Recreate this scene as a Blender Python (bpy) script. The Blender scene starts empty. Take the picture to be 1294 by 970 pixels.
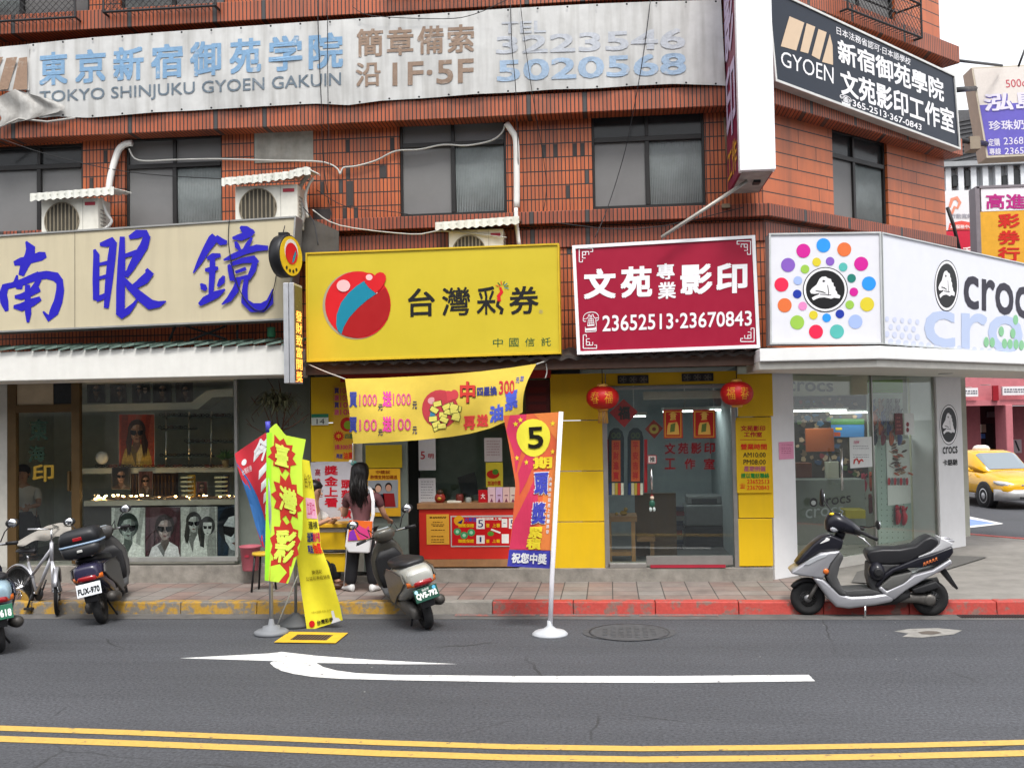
import bpy, bmesh, math, random
from mathutils import Vector, Matrix
random.seed(7)
S = bpy.context.scene
COL = S.collection
rad = math.radians
# ---------------------------------------------------------------- camera
FPX, CAMH = 1280.0, 2.3
def cam_axes():
    yaw, pitch, roll = rad(-5.43), rad(1.95), rad(-1.02)
    cy, sy = math.cos(yaw), math.sin(yaw)
    fw = Vector((sy*math.cos(pitch), cy*math.cos(pitch), math.sin(pitch)))
    r = Vector((cy, -sy, 0)); u = r.cross(fw)
    c, s = math.cos(roll), math.sin(roll)
    return c*r+s*u, -s*r+c*u, fw
CR, CU, CF = cam_axes()
CO = Vector((0, 0, CAMH))
cd = bpy.data.cameras.new('camera'); cam = bpy.data.objects.new('camera', cd); COL.objects.link(cam)
cd.sensor_width = 36; cd.lens = 36*FPX/1294; cd.clip_end = 600
m3 = Matrix((CR, CU, -CF)).transposed()
cam.matrix_world = Matrix.Translation(CO) @ m3.to_4x4()
S.camera = cam
# ---------------------------------------------------------------- sky and sun (bright overcast)
W = bpy.data.worlds.new('World'); S.world = W; W.use_nodes = True
wn = W.node_tree.nodes; wl = W.node_tree.links
bg = wn['Background']
sky = wn.new('ShaderNodeTexSky'); sky.sky_type = 'NISHITA'; sky.sun_disc = False
SUN_EL, SUN_AZ = rad(58), rad(163)          # high, behind the viewer and a little to the right
sky.sun_elevation = SUN_EL; sky.sun_rotation = SUN_AZ
sky.air_density = 1.0; sky.dust_density = 6.0; sky.ozone_density = 1.0
hs = wn.new('ShaderNodeHueSaturation'); hs.inputs['Saturation'].default_value = 0.22; hs.inputs['Value'].default_value = 1.0
cl = wn.new('ShaderNodeMix'); cl.data_type = 'RGBA'; cl.inputs['Factor'].default_value = .62; cl.inputs['B'].default_value = (5.6, 5.75, 6.0, 1)   # even cloud layer
wl.new(sky.outputs[0], hs.inputs['Color']); wl.new(hs.outputs[0], cl.inputs['A']); wl.new(cl.outputs['Result'], bg.inputs['Color'])
bg.inputs['Strength'].default_value = 0.15
sd = bpy.data.lights.new('sun', 'SUN'); sd.energy = 1.35; sd.angle = rad(14); sd.color = (1, .97, .92)
sun = bpy.data.objects.new('sun', sd); COL.objects.link(sun)
sdir = Vector((math.sin(SUN_AZ)*math.cos(SUN_EL), math.cos(SUN_AZ)*math.cos(SUN_EL), math.sin(SUN_EL)))
sun.rotation_euler = sdir.to_track_quat('Z', 'Y').to_euler()
S.view_settings.view_transform = 'Standard'; S.view_settings.look = 'None'
S.view_settings.exposure = 0.94; S.view_settings.gamma = 1
# ---------------------------------------------------------------- helpers
def ray(px, py):
    return CR*(px-647)+CU*(485-py)+CF*FPX
class Pl:
    """A vertical (or any) plane; px() says where a line of sight meets it."""
    def __init__(s, o, n): s.o = Vector(o); s.n = Vector(n).normalized(); s.t = Vector((0,0,1)).cross(s.n).normalized()
    def px(s, x, y, off=0.0):
        d = ray(x, y); o = s.o + s.n*off
        k = (o-CO).dot(s.n)/d.dot(s.n)
        return CO+d*k
    def shift(s, d): return Pl(s.o+s.n*d, s.n)
    def uv(s, u, z, off=0): p = s.o+s.t*u+s.n*off; return Vector((p.x, p.y, z))
def FP(y): return Pl((0, y, 0), (0, -1, 0))
def GP(px, py, z=0.0):
    d = ray(px, py); return CO+d*((z-CAMH)/d.z)
def V(*a): return Vector(a)
_gl = {}
def glyphs(s, bold):
    k = (s, bold)
    if k not in _gl:
        c = bpy.data.curves.new('t', 'FONT'); c.body = s; c.size = 1; c.offset = bold; c.resolution_u = 3
        o = bpy.data.objects.new('t', c); COL.objects.link(o); bpy.context.view_layer.update()
        me = bpy.data.meshes.new_from_object(o)
        vs = [(v.co.x, v.co.y) for v in me.vertices]; fs = [tuple(p.vertices) for p in me.polygons]
        x0 = min(v[0] for v in vs); x1 = max(v[0] for v in vs); y0 = min(v[1] for v in vs); y1 = max(v[1] for v in vs)
        vs = [((x-x0)/(x1-x0), (y-y0)/(y1-y0)) for x, y in vs]
        COL.objects.unlink(o); bpy.data.objects.remove(o); bpy.data.curves.remove(c); bpy.data.meshes.remove(me)
        _gl[k] = (vs, fs)
    return _gl[k]
class MB:
    def __init__(s): s.v = []; s.f = []; s.m = []; s.s = []; s.mats = []; s.c = 0; s.sm = False
    def mat(s, m):
        if m not in s.mats: s.mats.append(m)
        s.c = s.mats.index(m); return s
    def add(s, vs, fs, sm=None):
        b = len(s.v); s.v += [tuple(p) for p in vs]
        for f in fs:
            s.f.append(tuple(b+i for i in f)); s.m.append(s.c); s.s.append(s.sm if sm is None else sm)
    def poly(s, pts): s.add(pts, [tuple(range(len(pts)))])
    def box(s, x0, x1, y0, y1, z0, z1):
        s.add([(x0,y0,z0),(x1,y0,z0),(x1,y1,z0),(x0,y1,z0),(x0,y0,z1),(x1,y0,z1),(x1,y1,z1),(x0,y1,z1)],
              [(0,3,2,1),(4,5,6,7),(0,1,5,4),(1,2,6,5),(2,3,7,6),(3,0,4,7)])
    def obox(s, c, a, b, n):
        """box about c with half-vectors a, b, n"""
        c, a, b, n = map(Vector, (c, a, b, n))
        vs = [c+i*a+j*b+k*n for k in (-1,1) for j, i in ((-1,-1),(-1,1),(1,1),(1,-1))]
        s.add(vs, [(0,3,2,1),(4,5,6,7),(0,1,5,4),(1,2,6,5),(2,3,7,6),(3,0,4,7)])
    def prism(s, pts, d):
        """polygon pts swept by the vector d; front face is pts"""
        pts = [Vector(p) for p in pts]; d = Vector(d); n = len(pts)
        nn = Vector((0,0,0))
        for i in range(n): nn += pts[i].cross(pts[(i+1) % n])
        if nn.dot(d) > 0: pts.reverse()
        s.add(pts+[p+d for p in pts], [tuple(range(n)), tuple(range(2*n-1, n-1, -1))]+[(i, i+n, (i+1) % n+n, (i+1) % n) for i in range(n)])
    def tube(s, pts, r, n=8, sm=True):
        pts = [Vector(p) for p in pts]; rs = r if isinstance(r, (list, tuple)) else [r]*len(pts)
        vs = []; fs = []; up = None
        for i, p in enumerate(pts):
            t = (pts[min(i+1, len(pts)-1)]-pts[max(i-1, 0)]).normalized()
            if up is None: up = Vector((0,0,1)) if abs(t.z) < .9 else Vector((1,0,0))
            a = t.cross(up).normalized(); b = a.cross(t).normalized(); up = b
            for k in range(n):
                w = 2*math.pi*k/n; vs.append(p+(a*math.cos(w)+b*math.sin(w))*rs[i])
        for i in range(len(pts)-1):
            for k in range(n):
                fs.append((i*n+k, i*n+(k+1) % n, (i+1)*n+(k+1) % n, (i+1)*n+k))
        fs.append(tuple(range(n-1, -1, -1))); fs.append(tuple((len(pts)-1)*n+k for k in range(n)))
        s.add(vs, fs, sm)
    def lathe(s, c, ax, prof, n=24, sm=True):
        """profile of (radius, along) about axis ax through c"""
        c = Vector(c); ax = Vector(ax).normalized(); u = ax.orthogonal().normalized(); w = ax.cross(u)
        vs = []; fs = []
        for r, z in prof:
            for k in range(n):
                a = 2*math.pi*k/n; vs.append(c+ax*z+(u*math.cos(a)+w*math.sin(a))*r)
        for i in range(len(prof)-1):
            for k in range(n): fs.append((i*n+k, i*n+(k+1) % n, (i+1)*n+(k+1) % n, (i+1)*n+k))
        if prof[0][0] > 1e-4: fs.append(tuple(range(n-1, -1, -1)))
        if prof[-1][0] > 1e-4: fs.append(tuple((len(prof)-1)*n+k for k in range(n)))
        s.add(vs, fs, sm)
    def loft(s, rings, sm=True, cap=True):
        n = len(rings[0]); vs = [p for r in rings for p in r]; fs = []
        for i in range(len(rings)-1):
            for k in range(n): fs.append((i*n+k, i*n+(k+1) % n, (i+1)*n+(k+1) % n, (i+1)*n+k))
        if cap: fs.append(tuple(range(n-1, -1, -1))); fs.append(tuple((len(rings)-1)*n+k for k in range(n)))
        s.add(vs, fs, sm)
    def ball(s, c, r, n=12, sc=(1,1,1)):
        c = Vector(c); prof = []
        rings = []
        for i in range(n//2+1):
            a = math.pi*i/(n//2)
            rings.append([c+Vector((sc[0]*r*math.sin(a)*math.cos(2*math.pi*k/n), sc[1]*r*math.sin(a)*math.sin(2*math.pi*k/n), -sc[2]*r*math.cos(a))) for k in range(n)])
        s.loft(rings, True, False)
    def sheet(s, fn, nu, nv, sm=True, th=0.0):
        vs = [Vector(fn(i/nu, j/nv)) for j in range(nv+1) for i in range(nu+1)]
        fs = [(j*(nu+1)+i, j*(nu+1)+i+1, (j+1)*(nu+1)+i+1, (j+1)*(nu+1)+i) for j in range(nv) for i in range(nu)]
        s.add(vs, fs, sm)
    def text(s, st, quad, bold=0.0, fn=None):
        """lettering stretched to the four corners (bl, br, tr, tl); or through fn(u, v).
        Heavier weights are built up from shifted layers, each a hair proud of the last."""
        vs, fs = glyphs(st, 0.0)
        if fn is None:
            a, b, c, d = [Vector(q) for q in quad]
            fn = lambda u, v: (a*(1-u)+b*u)*(1-v)+(d*(1-u)+c*u)*v
        if not bold:
            s.add([fn(u, v) for u, v in vs], fs, False); return
        n = (fn(1,0)-fn(0,0)).cross(fn(0,1)-fn(0,0)).normalized()
        bu, bv = bold*.8/len(st), bold*.8
        for i, (x, y) in enumerate(((0,0),(1,1),(-1,1),(1,-1),(-1,-1))):
            q = n*(.00035*i)
            s.add([fn(bu+u*(1-2*bu)+x*bu, bv+v*(1-2*bv)+y*bv)+q for u, v in vs], fs, False)
    def strokes(s, pl, lst, off=.004):
        """brush strokes: each a list of (px, py, half width px); each a hair proud of the last"""
        for i, st in enumerate(lst):
            o = off+i*.0006; L = []; R = []
            for k, (x, y, w) in enumerate(st):
                x0, y0, _ = st[max(k-1, 0)]; x1, y1, _ = st[min(k+1, len(st)-1)]
                dx, dy = x1-x0, y1-y0; l = math.hypot(dx, dy) or 1
                L.append(pl.px(x-dy/l*w, y+dx/l*w, o)); R.append(pl.px(x+dy/l*w, y-dx/l*w, o))
            n = len(st)
            s.add(L+R, [(k, k+1, n+k+1, n+k) for k in range(n-1)])
    def disc(s, pl, x, y, rx, ry=None, off=.004, n=28, hole=0):
        ry = ry or rx
        P = [pl.px(x+rx*math.cos(2*math.pi*k/n), y+ry*math.sin(2*math.pi*k/n), off) for k in range(n)]
        if hole:
            Q = [pl.px(x+hole*rx*math.cos(2*math.pi*k/n), y+hole*ry*math.sin(2*math.pi*k/n), off) for k in range(n)]
            s.add(P+Q, [(k, (k+1) % n, n+(k+1) % n, n+k) for k in range(n)])
        else: s.poly(P)
    def rect(s, pl, x0, y0, x1, y1, off=.004, sl=0.0):
        d = sl*(x1-x0)
        s.poly([pl.px(x0, y1, off), pl.px(x1, y1+d, off), pl.px(x1, y0+d, off), pl.px(x0, y0, off)])
    def tx(s, pl, st, x0, y0, x1, y1, sl=0.0, off=.004, bold=0.0, lean=0.0):
        d = sl*(x1-x0)
        s.text(st, (pl.px(x0+lean, y1, off), pl.px(x1+lean, y1+d, off), pl.px(x1, y0+d, off), pl.px(x0, y0, off)), bold)
    def build(s, name, mats=None, parent=None, bevel=0, seg=2, sub=0, flip=False):
        if mats is not None: s.mats = mats if isinstance(mats, list) else [mats]
        me = bpy.data.meshes.new(name)
        o = Vector((0,0,0)); q = parent
        while q: o += q.location; q = q.parent
        me.from_pydata([Vector(p)-o for p in s.v], [], s.f)
        for m in s.mats: me.materials.append(m)
        me.polygons.foreach_set('material_index', s.m); me.polygons.foreach_set('use_smooth', s.s)
        uv = me.uv_layers.new(name='UVMap')
        for p in me.polygons:
            n = p.normal
            if abs(n.z) > .9: t, b = Vector((1,0,0)), Vector((0,1,0))
            elif abs(n.y) > .9: t, b = Vector((1,0,0)), Vector((0,0,1))
            else: t = Vector((-n.y, n.x, 0)).normalized(); b = Vector((0,0,1))
            for li in p.loop_indices:
                c = me.vertices[me.loops[li].vertex_index].co+o; uv.data[li].uv = (c.dot(t), c.dot(b))
        me.update()
        ob = bpy.data.objects.new(name, me); COL.objects.link(ob)
        if parent: ob.parent = parent
        if bevel:
            md = ob.modifiers.new('b', 'BEVEL'); md.width = bevel; md.segments = seg; md.limit_method = 'ANGLE'; md.angle_limit = rad(40)
        if sub:
            md = ob.modifiers.new('s', 'SUBSURF'); md.levels = sub; md.render_levels = sub
        return ob
def tag(o, label, cat, group=None, kind=None):
    if label: o['label'] = label
    if cat: o['category'] = cat
    if group: o['group'] = group
    if kind: o['kind'] = kind
    return o
def thing(name, label, cat, loc=(0,0,0), group=None):
    o = bpy.data.objects.new(name, None); COL.objects.link(o); o.location = loc; o.empty_display_size = .1
    return tag(o, label, cat, group)
def struct(name, mb, m=None, **k):
    o = mb.build(name, m, **k); o['kind'] = 'structure'; return o
# ---------------------------------------------------------------- materials
def lin(h):
    h = h.lstrip('#'); f = lambda c: c/12.92 if c <= .04045 else ((c+.055)/1.055)**2.4
    return tuple(f(int(h[i:i+2], 16)/255) for i in (0, 2, 4))
_mc = {}
def M(name, col, rough=.6, metal=0.0, var=.12, vs=6.0, bump=0.0, bs=60.0, streak=0.0, spec=.3, emit=0.0, dirt=None, coat=0.0, alpha=None):
    """plain material with uneven colour; col is linear rgb or hex"""
    if name in _mc: return _mc[name]
    if isinstance(col, str): col = lin(col)
    m = bpy.data.materials.new(name); m.use_nodes = True; _mc[name] = m
    N = m.node_tree.nodes; L = m.node_tree.links; b = N['Principled BSDF']
    b.inputs['Roughness'].default_value = rough; b.inputs['Metallic'].default_value = metal
    b.inputs['Specular IOR Level'].default_value = spec; b.inputs['Coat Weight'].default_value = coat
    b.inputs['Coat Roughness'].default_value = .08
    b.inputs['Base Color'].default_value = (*col, 1)
    if emit:
        b.inputs['Emission Color'].default_value = (*col, 1); b.inputs['Emission Strength'].default_value = emit
    tc = N.new('ShaderNodeTexCoord')
    out = None
    if var:
        nz = N.new('ShaderNodeTexNoise'); nz.inputs['Scale'].default_value = vs; nz.inputs['Detail'].default_value = 6; nz.inputs['Roughness'].default_value = .65
        L.new(tc.outputs['Object'], nz.inputs['Vector'])
        mr = N.new('ShaderNodeMapRange'); mr.inputs['From Min'].default_value = .3; mr.inputs['From Max'].default_value = .7
        mr.inputs['To Min'].default_value = 1-var; mr.inputs['To Max'].default_value = 1+var*.6
        L.new(nz.outputs['Fac'], mr.inputs['Value'])
        mx = N.new('ShaderNodeMix'); mx.data_type = 'RGBA'; mx.blend_type = 'MULTIPLY'; mx.inputs['Factor'].default_value = 1
        mx.inputs['A'].default_value = (*col, 1); L.new(mr.outputs[0], mx.inputs['B']); out = mx.outputs['Result']
        mr2 = N.new('ShaderNodeMapRange'); mr2.inputs['To Min'].default_value = max(.02, rough-.12); mr2.inputs['To Max'].default_value = min(1, rough+.12)
        L.new(nz.outputs['Fac'], mr2.inputs['Value']); L.new(mr2.outputs[0], b.inputs['Roughness'])
    if streak:
        mp = N.new('ShaderNodeMapping'); mp.inputs['Scale'].default_value = (9, .7, 1); L.new(tc.outputs['UV'], mp.inputs['Vector'])
        n2 = N.new('ShaderNodeTexNoise'); n2.inputs['Scale'].default_value = 1; n2.inputs['Detail'].default_value = 5; L.new(mp.outputs[0], n2.inputs['Vector'])
        r2 = N.new('ShaderNodeMapRange'); r2.inputs['From Min'].default_value = .45; r2.inputs['From Max'].default_value = .75; r2.inputs['To Max'].default_value = streak
        L.new(n2.outputs['Fac'], r2.inputs['Value'])
        m2 = N.new('ShaderNodeMix'); m2.data_type = 'RGBA'; L.new(r2.outputs[0], m2.inputs['Factor'])
        if out: L.new(out, m2.inputs['A'])
        else: m2.inputs['A'].default_value = (*col, 1)
        m2.inputs['B'].default_value = (*(dirt or (.12, .1, .08)), 1); out = m2.outputs['Result']
    if out: L.new(out, b.inputs['Base Color'])
    if bump:
        n3 = N.new('ShaderNodeTexNoise'); n3.inputs['Scale'].default_value = bs; n3.inputs['Detail'].default_value = 4; L.new(tc.outputs['Object'], n3.inputs['Vector'])
        bp = N.new('ShaderNodeBump'); bp.inputs['Strength'].default_value = bump; bp.inputs['Distance'].default_value = .01
        L.new(n3.outputs['Fac'], bp.inputs['Height']); L.new(bp.outputs[0], b.inputs['Normal'])
    return m
def glass(name, tint=(.9, .95, .93), refl=1.0, haze=0.0, hcol=(.3, .33, .33)):
    """clear pane: transmits straight through, mirrors by Fresnel, with a film of dust"""
    m = bpy.data.materials.new(name); m.use_nodes = True
    N = m.node_tree.nodes; L = m.node_tree.links; N.clear()
    t = N.new('ShaderNodeBsdfTransparent'); t.inputs[0].default_value = (*tint, 1)
    g = N.new('ShaderNodeBsdfGlossy'); g.inputs['Roughness'].default_value = .02; g.inputs['Color'].default_value = (refl, refl, refl, 1)
    lw = N.new('ShaderNodeLayerWeight'); lw.inputs['Blend'].default_value = .5
    pw = N.new('ShaderNodeMath'); pw.operation = 'POWER'; pw.inputs[1].default_value = 5; L.new(lw.outputs['Facing'], pw.inputs[0])
    fr = N.new('ShaderNodeMath'); fr.operation = 'MULTIPLY_ADD'; fr.inputs[1].default_value = .9; fr.inputs[2].default_value = .05; L.new(pw.outputs[0], fr.inputs[0])
    x = N.new('ShaderNodeMixShader'); L.new(fr.outputs[0], x.inputs[0]); L.new(t.outputs[0], x.inputs[1]); L.new(g.outputs[0], x.inputs[2])
    o = N.new('ShaderNodeOutputMaterial'); last = x
    if haze:
        d = N.new('ShaderNodeBsdfDiffuse'); d.inputs[0].default_value = (*hcol, 1)
        y = N.new('ShaderNodeMixShader'); y.inputs[0].default_value = haze; L.new(x.outputs[0], y.inputs[1]); L.new(d.outputs[0], y.inputs[2]); last = y
    L.new(last.outputs[0], o.inputs[0]); return m
def brick(name, bw, rh, c1, c2, grout, mo=.005, missing=.012, off=0.0, vmort=1.0, dark=(.05, .045, .045)):
    """upright glazed wall tiles with grey-black joints; a few tiles fallen off"""
    m = bpy.data.materials.new(name); m.use_nodes = True
    N = m.node_tree.nodes; L = m.node_tree.links; b = N['Principled BSDF']
    tc = N.new('ShaderNodeTexCoord')
    sp = N.new('ShaderNodeSeparateXYZ'); L.new(tc.outputs['UV'], sp.inputs[0])
    def math_(op, a, bb=None):
        n = N.new('ShaderNodeMath'); n.operation = op
        for i, v in enumerate((a, bb)):
            if v is None: continue
            if isinstance(v, (int, float)): n.inputs[i].default_value = v
            else: L.new(v, n.inputs[i])
        return n.outputs[0]
    u = math_('DIVIDE', sp.outputs['X'], bw); v = math_('DIVIDE', sp.outputs['Y'], rh)
    iv = math_('FLOOR', v)
    if off:
        wv = N.new('ShaderNodeTexWhiteNoise'); wv.noise_dimensions = '1D'; L.new(iv, wv.inputs['W'])
        u = math_('ADD', u, math_('MULTIPLY', wv.outputs['Value'], off))
    iu = math_('FLOOR', u); fu = math_('FRACT', u); fv = math_('FRACT', v)
    cb = N.new('ShaderNodeCombineXYZ'); L.new(iu, cb.inputs[0]); L.new(iv, cb.inputs[1])
    wn_ = N.new('ShaderNodeTexWhiteNoise'); wn_.noise_dimensions = '2D'; L.new(cb.outputs[0], wn_.inputs['Vector'])
    sc = N.new('ShaderNodeSeparateColor'); L.new(wn_.outputs['Color'], sc.inputs[0])
    mx = N.new('ShaderNodeMix'); mx.data_type = 'RGBA'; mx.inputs['A'].default_value = (*c1, 1); mx.inputs['B'].default_value = (*c2, 1); L.new(sc.outputs[0], mx.inputs['Factor'])
    nz = N.new('ShaderNodeTexNoise'); nz.inputs['Scale'].default_value = 1.3; nz.inputs['Detail'].default_value = 5; L.new(tc.outputs['Object'], nz.inputs['Vector'])
    mr = N.new('ShaderNodeMapRange'); mr.inputs['From Min'].default_value = .3; mr.inputs['From Max'].default_value = .7; mr.inputs['To Min'].default_value = .78; mr.inputs['To Max'].default_value = 1.08; L.new(nz.outputs['Fac'], mr.inputs['Value'])
    ml = N.new('ShaderNodeMix'); ml.data_type = 'RGBA'; ml.blend_type = 'MULTIPLY'; ml.inputs['Factor'].default_value = 1; L.new(mx.outputs['Result'], ml.inputs['A']); L.new(mr.outputs[0], ml.inputs['B'])
    st = N.new('ShaderNodeMapping'); st.inputs['Scale'].default_value = (3.2, .28, 1); L.new(tc.outputs['UV'], st.inputs['Vector'])
    sn = N.new('ShaderNodeTexNoise'); sn.inputs['Scale'].default_value = 1; sn.inputs['Detail'].default_value = 8; sn.inputs['Roughness'].default_value = .7; L.new(st.outputs[0], sn.inputs['Vector'])
    sr = N.new('ShaderNodeMapRange'); sr.inputs['From Min'].default_value = .46; sr.inputs['From Max'].default_value = .74; sr.inputs['To Max'].default_value = .62; L.new(sn.outputs['Fac'], sr.inputs['Value'])
    sx = N.new('ShaderNodeMix'); sx.data_type = 'RGBA'; sx.inputs['B'].default_value = (.10, .05, .035, 1); L.new(ml.outputs['Result'], sx.inputs['A']); L.new(sr.outputs[0], sx.inputs['Factor']); ml = sx
    gone = math_('LESS_THAN', sc.outputs[1], missing)
    md = N.new('ShaderNodeMix'); md.data_type = 'RGBA'; md.inputs['B'].default_value = (*dark, 1); L.new(ml.outputs['Result'], md.inputs['A']); L.new(gone, md.inputs['Factor'])
    eu = math_('MULTIPLY', math_('LESS_THAN', fu, mo/bw), vmort); ev = math_('LESS_THAN', fv, mo*1.25/rh)
    jt = math_('MAXIMUM', eu, ev)
    mj = N.new('ShaderNodeMix'); mj.data_type = 'RGBA'; mj.inputs['B'].default_value = (*grout, 1); L.new(md.outputs['Result'], mj.inputs['A']); L.new(jt, mj.inputs['Factor'])
    L.new(mj.outputs['Result'], b.inputs['Base Color'])
    b.inputs['Roughness'].default_value = .45
    low = math_('SUBTRACT', 1, math_('MAXIMUM', jt, gone))
    bp = N.new('ShaderNodeBump'); bp.inputs['Strength'].default_value = .5; bp.inputs['Distance'].default_value = .006; L.new(low, bp.inputs['Height']); L.new(bp.outputs[0], b.inputs['Normal'])
    return m
def paving(name, size, c1, c2, joint, mo=.008, skew=.35):
    """square paving slabs, some reddish and some grey, with dark joints"""
    m = bpy.data.materials.new(name); m.use_nodes = True
    N = m.node_tree.nodes; L = m.node_tree.links; b = N['Principled BSDF']
    tc = N.new('ShaderNodeTexCoord'); br = N.new('ShaderNodeTexBrick')
    br.offset = 0; br.inputs['Scale'].default_value = 1; br.inputs['Brick Width'].default_value = size; br.inputs['Row Height'].default_value = size
    br.inputs['Mortar Size'].default_value = mo; br.inputs['Mortar Smooth'].default_value = .3
    br.inputs['Color1'].default_value = (*c1, 1); br.inputs['Color2'].default_value = (*c2, 1); br.inputs['Mortar'].default_value = (*joint, 1)
    L.new(tc.outputs['UV'], br.inputs['Vector'])
    nz = N.new('ShaderNodeTexNoise'); nz.inputs['Scale'].default_value = 2.2; nz.inputs['Detail'].default_value = 8; nz.inputs['Roughness'].default_value = .7; L.new(tc.outputs['Object'], nz.inputs['Vector'])
    mr = N.new('ShaderNodeMapRange'); mr.inputs['From Min'].default_value = .3; mr.inputs['From Max'].default_value = .7; mr.inputs['To Min'].default_value = .6; mr.inputs['To Max'].default_value = 1.15; L.new(nz.outputs['Fac'], mr.inputs['Value'])
    ml = N.new('ShaderNodeMix'); ml.data_type = 'RGBA'; ml.blend_type = 'MULTIPLY'; ml.inputs['Factor'].default_value = 1; L.new(br.outputs['Color'], ml.inputs['A']); L.new(mr.outputs[0], ml.inputs['B'])
    L.new(ml.outputs['Result'], b.inputs['Base Color']); b.inputs['Roughness'].default_value = .75
    bp = N.new('ShaderNodeBump'); bp.inputs['Strength'].default_value = .4; bp.inputs['Distance'].default_value = .006; L.new(br.outputs['Fac'], bp.inputs['Height']); bp.invert = True; L.new(bp.outputs[0], b.inputs['Normal'])
    return m
def worn(name, col, under, amt=.5, scale=7.0, rough=.6, spots=0.0):
    """paint worn through in patches to what lies under it"""
    m = bpy.data.materials.new(name); m.use_nodes = True
    N = m.node_tree.nodes; L = m.node_tree.links; b = N['Principled BSDF']; b.inputs['Roughness'].default_value = rough
    tc = N.new('ShaderNodeTexCoord'); nz = N.new('ShaderNodeTexNoise'); nz.inputs['Scale'].default_value = scale; nz.inputs['Detail'].default_value = 9; nz.inputs['Roughness'].default_value = .72
    L.new(tc.outputs['Object'], nz.inputs['Vector'])
    cr = N.new('ShaderNodeMapRange'); cr.inputs['From Min'].default_value = amt-.03; cr.inputs['From Max'].default_value = amt+.05; L.new(nz.outputs['Fac'], cr.inputs['Value'])
    n2 = N.new('ShaderNodeTexNoise'); n2.inputs['Scale'].default_value = 30; n2.inputs['Detail'].default_value = 5; L.new(tc.outputs['Object'], n2.inputs['Vector'])
    m2 = N.new('ShaderNodeMapRange'); m2.inputs['To Min'].default_value = .7; m2.inputs['To Max'].default_value = 1.2; L.new(n2.outputs['Fac'], m2.inputs['Value'])
    mx = N.new('ShaderNodeMix'); mx.data_type = 'RGBA'; mx.inputs['A'].default_value = (*col, 1); mx.inputs['B'].default_value = (*under, 1); L.new(cr.outputs[0], mx.inputs['Factor'])
    ml = N.new('ShaderNodeMix'); ml.data_type = 'RGBA'; ml.blend_type = 'MULTIPLY'; ml.inputs['Factor'].default_value = 1; L.new(mx.outputs['Result'], ml.inputs['A']); L.new(m2.outputs[0], ml.inputs['B'])
    L.new(ml.outputs['Result'], b.inputs['Base Color'])
    bp = N.new('ShaderNodeBump'); bp.inputs['Strength'].default_value = .3; bp.inputs['Distance'].default_value = .01; L.new(n2.outputs['Fac'], bp.inputs['Height']); L.new(bp.outputs[0], b.inputs['Normal'])
    return m
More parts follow.
